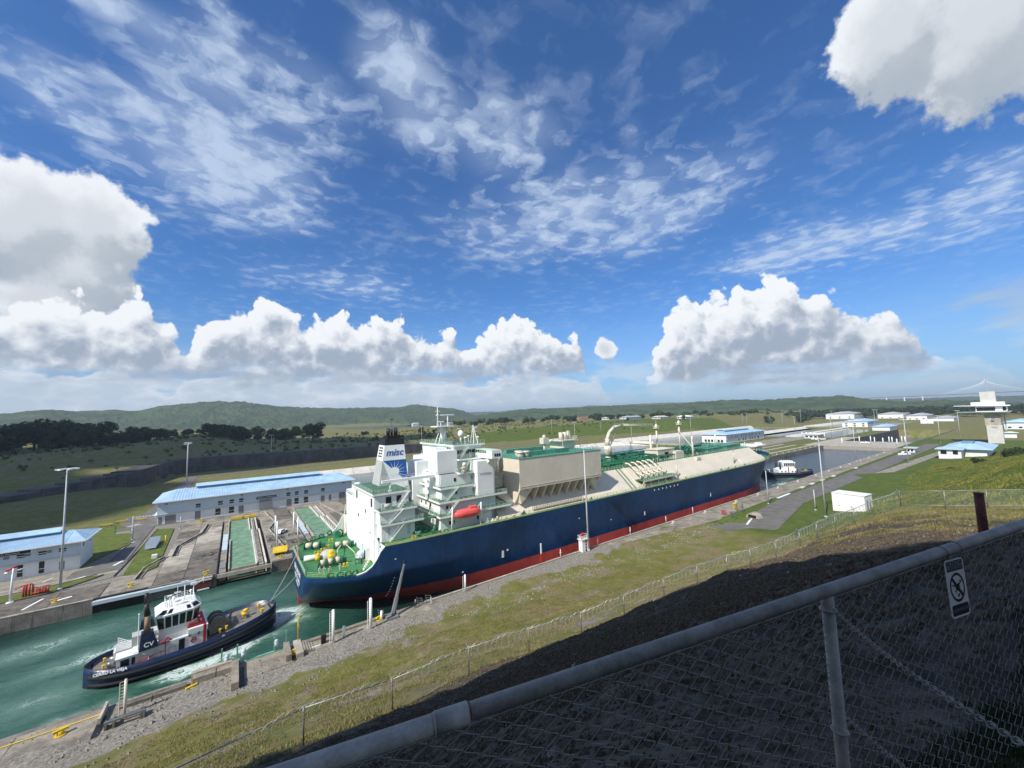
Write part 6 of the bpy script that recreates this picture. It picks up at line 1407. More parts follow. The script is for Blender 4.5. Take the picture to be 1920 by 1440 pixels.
# further buildings
def plain(name, label, x0, x1, y0, y1, h, roof_m='grey_roof', z=0, rows=0, rise=2.0, wall_m='white'):
    B = emp(name, label, 'building', ((x0+x1)/2,(y0+y1)/2,z)); MB().box(x0,x1,y0,y1,z-6,z+h).build('wall', MT[wall_m], B)
    ym = (y0+y1)/2; xm0 = x0+(x1-x0)*.12; xm1 = x1-(x1-x0)*.12; o_ = 1.5
    MB().loft([[(x0-o_,y0-o_,z+h+.01),(x1+o_,y0-o_,z+h+.01),(x1+o_,y1+o_,z+h+.01),(x0-o_,y1+o_,z+h+.01)],[(xm0,ym-.3,z+h+rise),(xm1,ym-.3,z+h+rise),(xm1,ym+.3,z+h+rise),(xm0,ym+.3,z+h+rise)]], smooth=False).build('roof', MT[roof_m], B)
    for r_ in range(rows):
        n_ = max(3, int((x1-x0)/9))
        for k in range(n_):
            x = x0+(k+.5)*(x1-x0)/n_; MB().box(x-1.6,x+1.6,y0-.1,y0-.002,z+1.2+r_*3.6,z+3.2+r_*3.6).build('window', MT['dark_glass'], B)
        for k in range(3):
            y = y0+(k+.5)*(y1-y0)/3; MB().box(x0-.1,x0-.002,y-1.6,y+1.6,z+1.2+r_*3.6,z+3.2+r_*3.6).build('window', MT['dark_glass'], B)
    return B
plain('warehouse', 'long pale grey warehouse with windowed front below the forest', 1430,1560,330,395,15,'grey_roof',0,2,6)
plain('machinery_building', 'white two storey building with blue roof beyond the basins', 925,1000,196,232,10,'roof',0,2,4)
plain('service_building', 'small building with pale blue roof between the light masts', 806,850,146,166,6,'roof',0,0,3)
plain('warehouse', 'broad pale warehouse right of the long one', 1440,1530,232,282,12,'grey_roof',0,1,5)
plain('warehouse', 'grey warehouse in front of the dark trees', 1310,1400,172,206,10,'grey_roof',0,1,5)
plain('warehouse', 'small grey shed left of the control tower', 1200,1270,120,150,7,'grey_roof',0,0,4)
plain('service_building', 'white building with pale blue roof right of the control tower', 880,940,14,42,9,'roof',0,1,4)
plain('service_hut', 'green roofed hut at the foot of the control tower', 684,694,25,34,5,'rail_green',0,0,1.5)
for i, (x, y) in enumerate(((1050,143),(1054,135))): tagp(MB().box(x,x+1.5,y-4,y+4,1,9).build('notice_board', MT['ship_white'], loc=(x,y,0)), ('larger' if i == 0 else 'smaller')+' blank white board facing the lock near the second gate', 'board')
plain('pump_house', 'white pump house with four pillars beside the right basin', 600,625,176,190,5,'ship_white',0,1,.6)
# houses on the rise
for i, (x, y, w, d, h, rf, lb) in enumerate(((930,905,40,26,5,'red_roof','red roofed house on the rise left of the white sheds'),(846,720,40,30,7,'grey_roof','leftmost pale shed with pitched roof on the green rise'),(800,610,60,26,7,'grey_roof','long grey shed on the green rise'),(800,530,34,22,7,'tan_wall','square tan roofed house on the green rise'),(808,474,30,20,7,'ship_white','bright white house at the end of the green rise'),(905,760,22,14,6,'ship_white','small white villa beside the leftmost pale shed'))):
    plain('house', lb, x-w/2,x+w/2,y-d/2,y+d/2,h*.62,rf,float(ground_h(np.array([float(x-w/2)]),np.array([float(y)]))[0]),1,3.2,'white')
plain('hilltop_building', 'pale building showing between the dark trees on the left', -330,-290,1350,1375,12,'grey_roof',22,1,3,'tan_wall')
plain('hilltop_building', 'white low building with a mast beside the far lake', 765,800,1985,2000,8,'ship_white',10,0,3)
# ---------------------------------------------------------------- high mast lights
def mast_proto(h=30.0, heads=6):
    t = emp('light_mast', 'x', 'light mast', (0,0,0))
    MB().cyl((0,0,0),(0,0,h),.30,.15,8).cyl((0,0,0),(0,0,.5),.5,.5,8).build('pole', MT['pole'], t, local=True)
    MB().torus((0,0,h+.2), 1.3, .09, 'z', 14, 5).cyl((-1.3,0,h+.2),(1.3,0,h+.2),.06,.06,5).cyl((0,-1.3,h+.2),(0,1.3,h+.2),.06,.06,5).build('ring', MT['pole'], t, local=True)
    lp = None
    for k in range(heads):
        a = 2*math.pi*k/heads
        if lp is None:
            lp = MB().box(-.5,.5,-.35,.35,-.18,.12).build('lamp', MT['lamp'], t, local=True); o = lp
        else: o = inst(lp, t)
        o.location = (1.75*math.cos(a), 1.75*math.sin(a), h+.15); o.rotation_euler = (0,0,a)
    return t
mp = None
MASTS = [(-37.1,157.1,1.05,'nearest light mast on the far quay left of the tug'),(88.6,86.2,1.06,'tall light mast on the near edge in front of the beige box'),(181,53,.97,'tall light mast left of the white shed'),
 (-27,351,1,'left one of the two light masts behind the long building'),(-29,381,1,'right one of the two light masts behind the long building'),(31,484,1,'light mast in front of the dark retaining wall'),(205,500,.8,'light mast rising behind the funnel'),
 (195,372,1,'left light mast behind the wheelhouse'),(218,378,1,'light mast just right of the wheelhouse'),(448,510,.8,'light mast on the green bank above the beige box'),(366,371,1,'light mast beyond the basin behind the box roof'),(560,498,.8,'light mast below the red roofed house'),
 (437,335,.8,'light mast behind the hose crane jib'),(640,434,.9,'light mast below the tan roofed house'),(622,356,1,'light mast just left of the right machinery building'),(915,503,.8,'light mast above the right machinery building'),(980,430,.9,'left of the paired masts above the right blue roof'),(923,397,1,'right of the paired masts above the right blue roof'),
 (1038,395,1,'slender far light mast against the forest left of the basins'),(928,330,1.1,'tall light mast on the grass left of the basins'),(805,268,.8,'short light mast on the white basin edge'),(980,314,1.1,'light mast behind the left basin'),(608,164,1,'light mast at the corner of the grass triangle'),(934,249,1,'light mast in front of the long warehouse'),
 (371,87,1.0,'dark slender light mast standing at the near lock edge by the water'),(826,166,1.05,'light mast beside the small blue roofed building'),(945,186,1,'far light mast left of the broad warehouse'),(534,86,1,'light mast at the gate crossing left of the control house'),(581,69,.9,'light mast behind the control house'),(693,66,1,'light mast between control house and tower'),(791,50,1,'light mast left of the tower foot'),(850,8,.9,'light mast at the right edge beyond the tower'),(372,60,1.0,'light mast on the near road side before the guard hut')]
for i, (x, y, s_, lb) in enumerate(MASTS):
    if mp is None: mp = mast_proto(); o = mp
    else: o = copy_tree(mp)
    o.location = (x,y,0 if (y < 500) else 8); o.scale = (1,1,s_); tagp(o, lb, 'light mast', 'high light masts around the lock')
for x, y, h, lb in ((188.9,75.3,14.2,'short grey pole at the lawn corner before the small tug'),(189.9,58.8,8.2,'low grey pole beside the near road'),(-31,206,9,'grey pole on the far road beside the lawn'),(-17.8,213,5,'short post at the tip of the long lawn')):
    tagp(MB().cyl((x,y,0),(x,y,h),.22,.14,7).cyl((x,y,0),(x,y,.4),.4,.4,7).build('post', MT['pole'], loc=(x,y,0)), lb, 'post')
# ladder poles on the near edge
def ladder_pole(x, y, h, label, r=.28, m='ship_white', z=0, rungs=True):
    t = emp('ladder_pole', label, 'pole', (x,y,z), 0, 'white poles along the near edge')
    MB().cyl((0,0,0),(0,0,h),r,r,10).sphere((0,0,h),r,10,4,half=True).build('pole', MT[m], t, local=True)
    if rungs:
        b = MB().cyl((-.62,0,0.2),(-.62,0,h-.2),.05,.05,5)
        for k in range(int(h/.42)): b.cyl((-.62,0,.4+k*.42),(-r,0,.4+k*.42),.035,.035,4)
        b.build('ladder', MT[m], t, local=True)
    return t
ladder_pole(-12.4,82.6,5.6,'slender cream pole with rungs in front of the tug hull',.18,'cream',-.4); ladder_pole(15.9,83.4,5.9,'tall white ladder pole left of the crane boom, further left of the two'); ladder_pole(23,83.9,5.8,'tall white ladder pole just left of the crane boom',.3)
ladder_pole(18,84.2,1.9,'short white stub between the two tall ladder poles',.25,'ship_white',0,False); ladder_pole(25.8,86.0,1.7,'short white stub beside the crane boom',.25,'ship_white',0,False); ladder_pole(45.9,86.2,3.9,'white ladder pole against the red waterline',.2)
t = emp('depth_gauge', 'red and white depth gauge board below the blue hull', 'gauge', (71.5,88.2,0)); MB().box(71.3,71.7,88.1,88.3,2.6,5.4).build('white_board', MT['ship_white'], t); MB().box(71.28,71.72,88.05,88.35,0,2.6).build('red_board', MT['red'], t)
for x, y, h, lb in ((78.3,87.6,2.4,'small white cross shaped post left of the signal tower'),(94.6,87.9,2.2,'small white post right of the signal tower'),(110.5,87.6,2.6,'small white cross post under the mid hull'),(132,87.9,2.4,'second small white cross post toward the bow'),(150.5,87.8,2.8,'small white post with orange base near the bow')):
    t = emp('marker_post', lb, 'post', (x,y,0)); MB().cyl((0,0,0),(0,0,h),.12,.10,6).build('pole', MT['ship_white'], t, local=True); MB().box(-.4,.4,-.05,.05,h*.55,h*.62).build('arm', MT['ship_white'], t, local=True)
# signal tower
t = emp('signal_tower', 'white steel signal tower with red cap at the foot of the tall mast', 'tower', (87.0,86.8,0))
b = MB()
for x in (86.1,88.4):
    for y in (86.3,87.6): b.box(x-.12,x+.12,y-.12,y+.12,0,3.6)
b.box(86.0,87.3,86.2,87.7,.1,3.3)
for z in (.8,1.6,2.4): b.box(87.3,88.5,86.2,86.3,z,z+.1)
b.build('frame', MT['ship_white'], t); MB().box(85.7,89.0,86.0,88.0,3.6,3.8).rail([(85.8,86.1,3.8),(88.9,86.1,3.8),(88.9,87.9,3.8),(85.8,87.9,3.8)],1.0,1.0,.05,2,True).build('platform', MT['ship_white'], t)
MB().cyl((86.6,87,3.8),(86.6,87,4.9),.22,.22,8).build('beacon', MT['lamp'], t); MB().cyl((86.9,87,4.9),(87.6,87,5.5),.5,.1,8).cyl((86.2,87,4.6),(86.9,87,5.2),.3,.45,8).build('red_cap', MT['red'], t)
# crane boom leaning over the water
t = emp('crane_boom', 'grey telescopic crane boom raised in front of the stern quarter', 'crane', (28.2,85.6,0))
pa, pb = Vector((27.8,85.4,.3)), Vector((31.8,88.6,9.6))
segs = [(0,.32,.42),(.30,.55,.35),(.53,.80,.28),(.78,1.0,.22)]
for a, c_, r_ in segs: MB().cyl(pa.lerp(pb,a), pa.lerp(pb,c_), r_, r_, 4).cyl(pa.lerp(pb,c_-.012), pa.lerp(pb,c_), r_*1.25, r_*1.25, 4).build('boom_section', MT['shutter'], t)
MB().cyl(pb-Vector((.3,0,0)), pb+Vector((.3,0,.1)), .32, .32, 8).build('boom_head', MT['rubber'], t); MB().cyl(pa+Vector((.7,.1,.1)), pa.lerp(pb,.34)+Vector((.4,0,0)), .14, .14, 6).build('hydraulic_ram', MT['steel'], t); MB().box(26.6,29.0,84.4,86.2,0,.5).build('base', MT['shutter'], t); MB().cyl(pa.lerp(pb,.5)+Vector((.4,0,0)),pa.lerp(pb,.66)+Vector((.45,0,.1)),.2,.2,6).build('cable_drum', MT['rubber'], t)
for x, lb in ((25.6,'slanted metal ladder rail left of the crane boom'),(34.2,'metal gangway rail at the near edge'),(36.3,'second metal gangway rail by the two people')):
    t = emp('gangway_rail', lb, 'railing', (x,86.6,0)); MB().tube([(x,86.6,0),(x-.3,87,2.0)],.06,5).tube([(x+1,86.2,0),(x+.7,86.6,1.7)],.06,5).build('uprights', MT['steel'], t)
    for k in range(4): MB().cyl((x-.05*k,86.66+.08*k,.4+.45*k),(x+1-.05*k,86.26+.08*k,.35+.4*k),.04,.04,5).build('rung', MT['steel'], t)
# dark steel frame at the bottom left
t = emp('steel_trestle', 'dark steel pipe frame on the near quay below the slender pole', 'frame', (-12,80.6,0))
MB().box(-14.2,-10.0,80.6,81.0,.9,1.15).box(-14.2,-10.0,81.6,81.9,.7,.9).build('top_beam', MT['steel'], t)
for x in (-14.0,-13.2,-10.4,-10.1): MB().box(x-.12,x+.12,80.5,81.9,0,.9).build('leg', MT['steel'], t)
t = emp('slot', 'dark open slot in the quay at the lower left', 'slot', (-14.8,82,0)); MB().box(-15.3,-14.5,79.4,84.6,.125,.15).build('opening', MT['black'], t); MB().box(-15.2,-14.9,82.8,87.2,-.4,.9).build('edge_plate', MT['conc_lt'], t)
# steps, yellow fittings right of the green gate head
t = emp('quay_steps', 'concrete steps and pale landing beside the yellow lamp post', 'steps', (10.6,84.4,0)); MB().box(9.6,10.8,82.2,87.4,-.4,.9).build('landing', MT['conc_lt'], t)
for k in range(4): MB().box(10.8+k*.45,11.25+k*.45,83.0,86.6,-.2,.75-k*.18).build('step', MT['conc'], t)
t = emp('lamp_post', 'thin yellow lamp post with forked head on the near edge', 'lamp', (10.4,87.0,.9)); MB().cyl((10.4,87,.9),(10.4,87,5.2),.09,.07,6).build('pole', MT['yellow'], t); MB().cyl((9.8,87,4.9),(10.4,87,5.2),.07,.06,5).cyl((10.4,87,5.2),(11.2,87,5.5),.06,.07,5).box(10.25,10.55,86.9,87.1,3.2,3.8).build('fork_head', MT['yellow'], t)
tagp(MB().box(14.0,14.8,84.2,84.9,0,1.5).build('equipment_box', MT['black'], loc=(14.4,84.5,0)), 'black upright box on the near edge left of the ladder poles', 'box')
tagp(MB().box(11.2,13.8,83.9,84.1,0,.25).build('pale_beam', MT['ship_white'], loc=(12.5,84,0)), 'short white beam lying beside the quay steps', 'beam')
# red pipework and white pipe stand at far left
t = emp('red_pipework', 'cluster of bright red pipes on the lawn before the left building', 'pipework', (-41,156.4,0))
for i, (x, h) in enumerate(((-43.2,3.0),(-42.8,3.2),(-42.2,3.2),(-41.7,2.9),(-41.0,1.7),(-40.5,1.5),(-40.0,1.7),(-39.5,1.5),(-39.0,1.7))): MB().cyl((x,156.2+.3*(i%2),.2),(x,156.2+.3*(i%2),h),.2,.2,8).build('riser', MT['red'], t)
MB().tube([(-44.6,156.1,2.5),(-43.2,156.3,3.0),(-41.8,156.4,3.1)],.16,6).tube([(-41.7,156.6,1.9),(-38.8,156.6,1.9)],.12,6).tube([(-41.8,156.0,.8),(-38.8,156.0,.8)],.14,6).build('header_pipe', MT['red'], t)
t = emp('pipe_stand', 'tall white pipe stand with red top left of the red pipework', 'pipework', (-44.6,153.8,0)); MB().cyl((-44.6,153.8,.1),(-44.4,153.8,8.3),.24,.2,8).cyl((-44.6,153.8,.1),(-44.6,153.8,.3),.7,.7,8).cyl((-45.8,153.8,7.4),(-42.6,154.0,7.8),.2,.2,7).build('stand', MT['ship_white'], t); MB().cyl((-45.6,153.6,8.0),(-43.8,154.2,8.6),.25,.25,7).build('red_valve', MT['red'], t)
# solar rack and boxes on the long lawn
t = emp('solar_rack', 'rack of tilted grey panels on the long lawn', 'solar panels', (-23,187,.2))
for k in range(4): MB().hexa([(-24.6,184+k*2.6,.7),(-21.6,184+k*2.6,.7),(-21.6,186.3+k*2.6,2.4),(-24.6,186.3+k*2.6,2.4)],[(-24.6,183.95+k*2.6,.8),(-21.6,183.95+k*2.6,.8),(-21.6,186.25+k*2.6,2.5),(-24.6,186.25+k*2.6,2.5)]).build('panel', MT['solar'], t); 
b = MB()
for k in range(4):
    for x in (-24.4,-21.8): b.box(x-.06,x+.06,186+k*2.6,186.2+k*2.6,.2,2.3)
b.build('legs', MT['steel'], t)
tagp(MB().box(-21.2,-19.9,171.5,172.9,.2,1.3).build('electrical_box', MT['ship_white'], loc=(-20.6,172,.2)), 'small white electrical box on the long lawn', 'box'); tagp(MB().cyl((-19.6,188,.2),(-19.6,188,3.6),.18,.18,7).build('yellow_post', MT['yellow'], loc=(-19.6,188,.2)), 'yellow post beside the tilted panels', 'post')
# four tall white poles with steel frames
for i, (x, y, lb) in enumerate(((12.6,170,'back left white pole of the four on the far paving'),(12.4,160,'front left white pole of the four on the far paving'),(18.6,171,'back right white pole of the four on the far paving'),(18.8,160.5,'front right white pole of the four on the far paving'))):
    t = emp('white_pole', lb, 'pole', (x,y,.1), 0, 'four white poles on the far paving'); MB().cyl((0,0,0),(0,0,8.1),.26,.26,10).build('pole', MT['ship_white'], t, local=True); MB().cyl((0,0,0),(0,0,.25),1.0,.9,8).build('base_plate', MT['conc_lt'], t, local=True)
    b = MB(); b.rail([(-1.8,-2.4,0),(1.8,-2.4,0),(1.8,-1.2,0),(-1.8,-1.2,0)],.9,1.2,.07,2,True); b.build('guard_frame', MT['steel'], t, local=True)
t = emp('kiosk', 'small kiosk with flat orange roof on the far edge', 'kiosk', (12.3,148.8,.1)); MB().hexa([(10.2,147.2,1.0),(14.2,146.8,1.0),(14.6,150.2,1.9),(10.6,150.8,1.9)],[(10.2,147.2,1.2),(14.2,146.8,1.2),(14.6,150.2,2.1),(10.6,150.8,2.1)]).build('roof', MT['yellow'], t); MB().box(10.8,13.8,148,150,.1,1.0).build('body', MT['conc_dk'], t)
t = emp('fender', 'timber and steel fender hung on the far wall below a yellow bollard', 'fender', (-6.4,142,-2)); MB().box(-8.0,-4.8,141.2,142.3,-2.6,-.6).build('frame', MT['rust'], t); MB().box(-8.1,-4.7,141.0,141.2,-.8,-.5).box(-7.8,-5.2,141.0,141.2,-3.2,-2.9).build('white_bars', MT['ship_white'], t); MB().box(-8.3,-4.5,141.0,143.2,-.45,-.2).build('top_plate', MT['conc_lt'], t)
# gear beside the bow on the near bank
for i, (x, y, w, h, m_, lb) in enumerate(((166,76,2.2,3.4,'steel','grey steel frame at the lawn corner near the bow'),(154,73.2,1.6,2.8,'steel','galvanised hoops on the paving near the bow'),(168.6,79.2,1.4,2.6,'yellow','yellow winch frame near the bow'),(157.5,78.8,1.0,1.6,'red','orange red drum near the bow'))):
    t = emp('hoop_stand', lb, 'equipment', (x,y,0)); 
    for k in range(3): MB().tube([(x+k*.6,y,.1),(x+k*.6,y,h),(x+k*.6,y+w,h),(x+k*.6,y+w,.1)],.10,5).build('hoop', MT[m_], t)
t = emp('culvert', 'small arched concrete culvert mouth beside the lawn', 'culvert', (162,70,0)); MB().prismx([(67.6,0),(68.2,1.2),(69.4,1.9),(70.6,1.9),(71.8,1.2),(72.4,0)],160.6,164).build('arch', MT['conc_lt'], t); MB().box(160.5,160.59,68.6,71.4,.1,1.2).build('opening', MT['black'], t)
# white poles at the upper gate
pp = None
for k, (x, y) in enumerate([(556,100),(560,103),(566,92),(570,95),(540,104),(548,112),(530,92),(562,118),(556,126),(520,132),(610,172),(614,178),(618,184),(622,190),(626,196),(630,202)]):
    if pp is None: pp = MB().cyl((0,0,0),(0,0,6.5),.42,.42,8).build('gate_pole', MT['ship_white'], local=True); o = pp
    else: o = inst(pp)
    o.location = (x,y,0); grp = 'white poles at the upper gate' if k < 10 else 'row of white poles beside the basin'
    tagp(o, ['front','next to front','lone near','lone middle','slim left','back left','nearest wall','back right','farthest','hindmost left'][k]+' white pole standing at the upper gate crossing' if k < 10 else ORD[k-10]+' white pole from the right in the row beside the basin', 'pole', grp)
# ---------------------------------------------------------------- cable stayed bridge far away
BG = emp('cable_stayed_bridge', 'hazy cable stayed bridge on the right horizon', 'bridge', (4190,256,0))
px, py = 4190, 256; ux, uy = -.52, .854   # along the deck, to the left in the view
def bp_(s, z): return (px+ux*s, py+uy*s, z)
MB().hexa([bp_(-600,90),bp_(1500,72),(bp_(1500,72)[0]+20,bp_(1500,72)[1]+12,72),(bp_(-600,90)[0]+20,bp_(-600,90)[1]+12,90)],[bp_(-600,94),bp_(1500,76),(bp_(1500,72)[0]+20,bp_(1500,72)[1]+12,76),(bp_(-600,90)[0]+20,bp_(-600,90)[1]+12,94)]).build('deck', MT['conc_dk'], BG)
MB().hexa([(px-5,py-10,0),(px+5,py-10,0),(px+5,py-2,0),(px-5,py-2,0)],[(px-3,py-5,200),(px+3,py-5,200),(px+3,py-1,200),(px-3,py-1,200)]).build('pylon', MT['grey_roof'], BG)
b = MB()
for k in range(1, 19):
    for s_ in (-1, 1):
        b.cyl((px,py-3,196-k*2.2), bp_(s_*k*13.5, 92 if s_ < 0 else 89), .27, .27, 4, False)
b.build('stay_cables', MT['ship_white'], BG)
for s_ in (330, 430, 530, 640, 760, 900, 1050, 1220, 1400): MB().cyl(bp_(s_,0), bp_(s_,84-s_*.006), 5, 4, 8).build('pier', MT['pole'], BG)
# ---------------------------------------------------------------- unseen building added behind the camera, shaped to shade the foreground
VC = emp('shade_building', 'unseen tall building added behind the viewpoint, outline shaped to shade the foreground', 'building', (-40,-5,38))
outl = [(-78,22),(-57,20),(-50.9,15.4),(-45.5,15.6),(-39.6,14.6),(-33,13.2),(-27,14.8),(-22,13.0),(-17,12.4),(-14.2,9.2),(-15.2,5.0),(-16.6,1.2),(-14.6,-.6),(-12.0,-2.2),(-10.6,-4.4),(-9.2,-6.6),(-7.9,-9),(-7.2,-13),(-9,-22),(-20,-34),(-60,-40),(-80,-20)]  # plan follows the wanted shadow edge, projected back toward the sun
cxy = (-42, -8)
def shrink(k): return [(cxy[0]+(x-cxy[0])*k, cxy[1]+(y-cxy[1])*k) for x, y in outl]
MB().prism(shrink(1)[::-1], 34, 41).build('plinth', MT['conc'], VC)
for k in range(9):
    z = 41+k*4.05
    MB().prism(shrink(.965)[::-1], z+.02, z+3.2).build('glazed_storey', MT['dark_glass'], VC); MB().prism(shrink(1.0)[::-1], z+3.22, z+4.03).build('floor_band', MT['white'], VC)
MB().prism(shrink(1.0)[::-1], 77.5, 78.1).build('roof_slab', MT['conc_lt'], VC)
# ---------------------------------------------------------------- lower security fence on the slope
def H(x, y): return float(hill(np.array([x]), np.array([y]))[0])
def chain_fence(name, label, pts, h=2.2, coil=True, step=.17, bottom=False):
    F_ = emp(name, label, 'fence', (pts[0][0], pts[0][1], H(*pts[0])))
    tops = []
    for i, (x, y) in enumerate(pts):
        z = H(x, y)+(0 if not coil else 0); tops.append(Vector((x, y, z+h)))
        MB().cyl((x,y,z-.4),(x,y,z+h+.05),.055,.055,7).cyl((x,y,z+h),(x-.1,y+.3,z+h+.32),.03,.03,5).build('post', MT['steel'], F_)
    for a, b_ in zip(tops[:-1], tops[1:]): MB().cyl(a, b_, .035, .035, 6).build('top_rail', MT['wire'], F_)
    if bottom:
        for a, b_ in zip(tops[:-1], tops[1:]): MB().cyl(a-Vector((0,0,h-.35)), b_-Vector((0,0,h-.35)), .03, .03, 6).build('bottom_rail', MT['wire'], F_)
    b = MB(); 
    for a, c_ in zip(tops[:-1], tops[1:]):
        L = (c_-a).length; hh = h-.08; n_ = int((L+hh)/step)
        for k in range(n_):
            for sg in (1, -1):
                s0 = k*step-(0 if sg > 0 else 0); u0 = s0; u1 = s0-hh
                # line from (u0, top) to (u1, bottom), clipped to the bay
                t0 = 0.0; t1 = 1.0
                if u0 > L: t0 = (u0-L)/hh
                if u1 < 0: t1 = u0/hh
                if t0 >= t1: continue
                pa_ = u0-t0*hh; pb_ = u0-t1*hh
                if sg < 0: pa_ = L-pa_; pb_ = L-pb_
                A = a.lerp(c_, min(1,max(0,pa_/L)))-Vector((0,0,t0*hh)); B2 = a.lerp(c_, min(1,max(0,pb_/L)))-Vector((0,0,t1*hh))
                b.cyl(A, B2, .0042, .0042, 3, False)
    b.build('chain_link', MT['wire'], F_, kind='stuff')
    if coil:
        b = MB(); rg = random.Random(9)
        for a, c_ in zip(tops[:-1], tops[1:]):
            L = (c_-a).length; n_ = max(3, int(L/.62)); d = (c_-a).normalized(); prev = None
            for k in range(n_*12):
                t = k/(n_*12); ph = 2*math.pi*k/12; r_ = .46+.10*math.sin(k*.11)
                c0 = a.lerp(c_, min(1, t*.98+.01)); n = Vector((-d.y, d.x, 0))
                p = c0+Vector((0,0,-.26))+d*(-r_*math.cos(ph)*.9)+n*(-.16+.10*math.cos(ph))+Vector((0,0,r_*math.sin(ph)*1.1))
                if prev is not None: b.cyl(prev, p, .009, .009, 3, False)
                prev = p
        b.build('razor_coil', MT['razor'], F_, kind='stuff')
    return F_
chain_fence('security_fence', 'chain link fence with coiled razor wire running across the slope', FENCE)
chain_fence('boundary_fence', 'plain chain link fence with pale rails at the right end of the slope', FENCE2, 2.3, False, .2, True)
# ---------------------------------------------------------------- foreground railing
ra = Vector((.22,1.36,40.99)); rb = Vector((3.87,.20,41.22)); rd = (rb-ra).normalized()
def rp(t): return ra+rd*t
RL = emp('viewpoint_railing', 'grey pipe railing with chain link crossing the foreground', 'railing', tuple(rp(2.0)-Vector((0,0,1.3))))
MB().cyl(rp(-3.2), rp(.455), .0285, .0285, 24).build('top_pipe', MT['rail_near'], RL); MB().cyl(rp(.462), rp(8.5), .0272, .0272, 24).build('top_pipe', MT['rail_near'], RL)
MB().cyl(rp(.345), rp(.452), .0325, .0320, 24).cyl(rp(.335), rp(.345), .0288, .0325, 24).build('sleeve', MT['rail_near'], RL)
MB().sphere(rp(.74)+Vector((-.008,-.020,-.022)), .006, 8, 6).build('rivet', MT['steel'], RL)
for t_ in (-1.4, 2.185, 5.4):
    p = rp(t_); z = 39.5
    MB().cyl((p.x,p.y,z),(p.x,p.y,p.z-.02), .026, .026, 16).build('post', MT['rail_near'], RL)
    MB().torus((p.x,p.y,p.z-.085), .030, .006, 'z', 16, 6).torus((p.x,p.y,p.z-.62), .030, .006, 'z', 16, 6).build('band', MT['rail_near'], RL)
side = Vector((rd.y, -rd.x, 0)).normalized()*-.012
b = MB(); pitch = .058; amp = pitch/2; n_w = int(8.2/pitch); rows = 38; dz_ = pitch*.52
for k in range(n_w):
    t0 = -2.2+k*pitch; prev = None
    for j in range(rows):
        sgn = 1 if (j+k) % 2 == 0 else -1
        p = rp(t0+sgn*amp*1.02)+side*(1.0+.35*sgn)+Vector((0,0,-.045-j*dz_)) + Vector((0, 0, .0))
        p = p+Vector((0,0,.004*math.sin(t0*3)))+side*(.6*math.sin(t0*1.7+j*.15))
        if prev is not None: b.cyl(prev, p, .0017, .0017, 4, False)
        prev = p
b.build('chain_link', MT['mesh_dk'], RL, kind='stuff')
MB().cyl(rp(-2.2)-Vector((0,0,.05))+side, rp(6.2)-Vector((0,0,.05))+side, .0018, .0018, 5).build('tension_wire', MT['mesh_dk'], RL)
# sign wired under the rail
ts = 3.15; sw, sh_ = .165, .30
SG = emp('no_drone_sign', 'white rectangular sign with a crossed drone symbol wired under the railing', 'sign', tuple(rp(ts)-Vector((0,0,.2))))
ex = Vector((rd.x, rd.y, rd.z*.2)).normalized(); ez = Vector((-.03,.02,1)).normalized(); ny = ex.cross(ez).normalized()
if ny.dot(Vector((0,0,42))-rp(ts)) < 0: ny = -ny
so_ = rp(ts)-ez*.045+ny*.016
def sgp(u, v, d=0): return so_+ex*((u-.5)*sw)-ez*(v*sh_)+ny*d
def plate(name, poly_, m, d0, d1, par=None):
    A = [sgp(u, v, d0) for u, v in poly_]; B2 = [sgp(u, v, d1) for u, v in poly_]; n = len(poly_)
    return MB().add(A+B2, [tuple(range(n)), tuple(range(n, 2*n))[::-1]]+[(i,n+i,n+(i+1)%n,(i+1)%n) for i in range(n)]).build(name, MT[m], par or SG)
def rrect(u0, v0, u1, v1, r=.05):
    out = []
    for (cu, cv, a0) in ((u1-r, v0+r*.6, -90),(u1-r, v1-r*.6, 0),(u0+r, v1-r*.6, 90),(u0+r, v0+r*.6, 180)):
        for a in (0, 30, 60, 90): out.append((cu+r*math.cos(rad(a0+a)), cv+r*.6*math.sin(rad(a0+a))))
    return out
plate('board', rrect(0,0,1,1,.09), 'sign_white', 0, .003)
plate('top_band', rrect(.06,-.0+.02,.94,.20,.03), 'sign_black', .0032, .0038); plate('bottom_band', rrect(.06,.78,.94,.965,.06), 'sign_black', .0032, .0038)
ringo = [(.5+.40*math.cos(t), .49+.255*math.sin(t)) for t in np.linspace(0, 2*math.pi, 33)]; ringi = [(.5+.33*math.cos(t), .49+.208*math.sin(t)) for t in np.linspace(0, 2*math.pi, 33)]
b = MB()
for k in range(32): b.add([sgp(*ringo[k],.0034), sgp(*ringo[k+1],.0034), sgp(*ringi[k+1],.0034), sgp(*ringi[k],.0034)], [(0,1,2,3)])
b.build('prohibition_ring', MT['sign_black'], SG)
plate('slash', [(.21,.33),(.29,.30),(.79,.64),(.71,.68)], 'sign_black', .0036, .0042)
plate('drone_body', [(.42,.44),(.58,.42),(.62,.50),(.50,.56),(.40,.52)], 'sign_black', .0044, .0048)
for poly_ in ([(.30,.44),(.45,.47),(.45,.49),(.30,.46)],[(.56,.43),(.74,.39),(.74,.41),(.56,.46)],[(.20,.435),(.40,.425),(.40,.44),(.20,.45)],[(.60,.385),(.80,.365),(.80,.38),(.60,.40)],[(.36,.52),(.40,.55),(.38,.58),(.34,.55)],[(.46,.60),(.54,.60),(.54,.65),(.46,.65)]): plate('drone_arm', poly_, 'sign_black', .0044, .0048)
rotm = Matrix((ex, ez, ny)).transposed().to_euler()
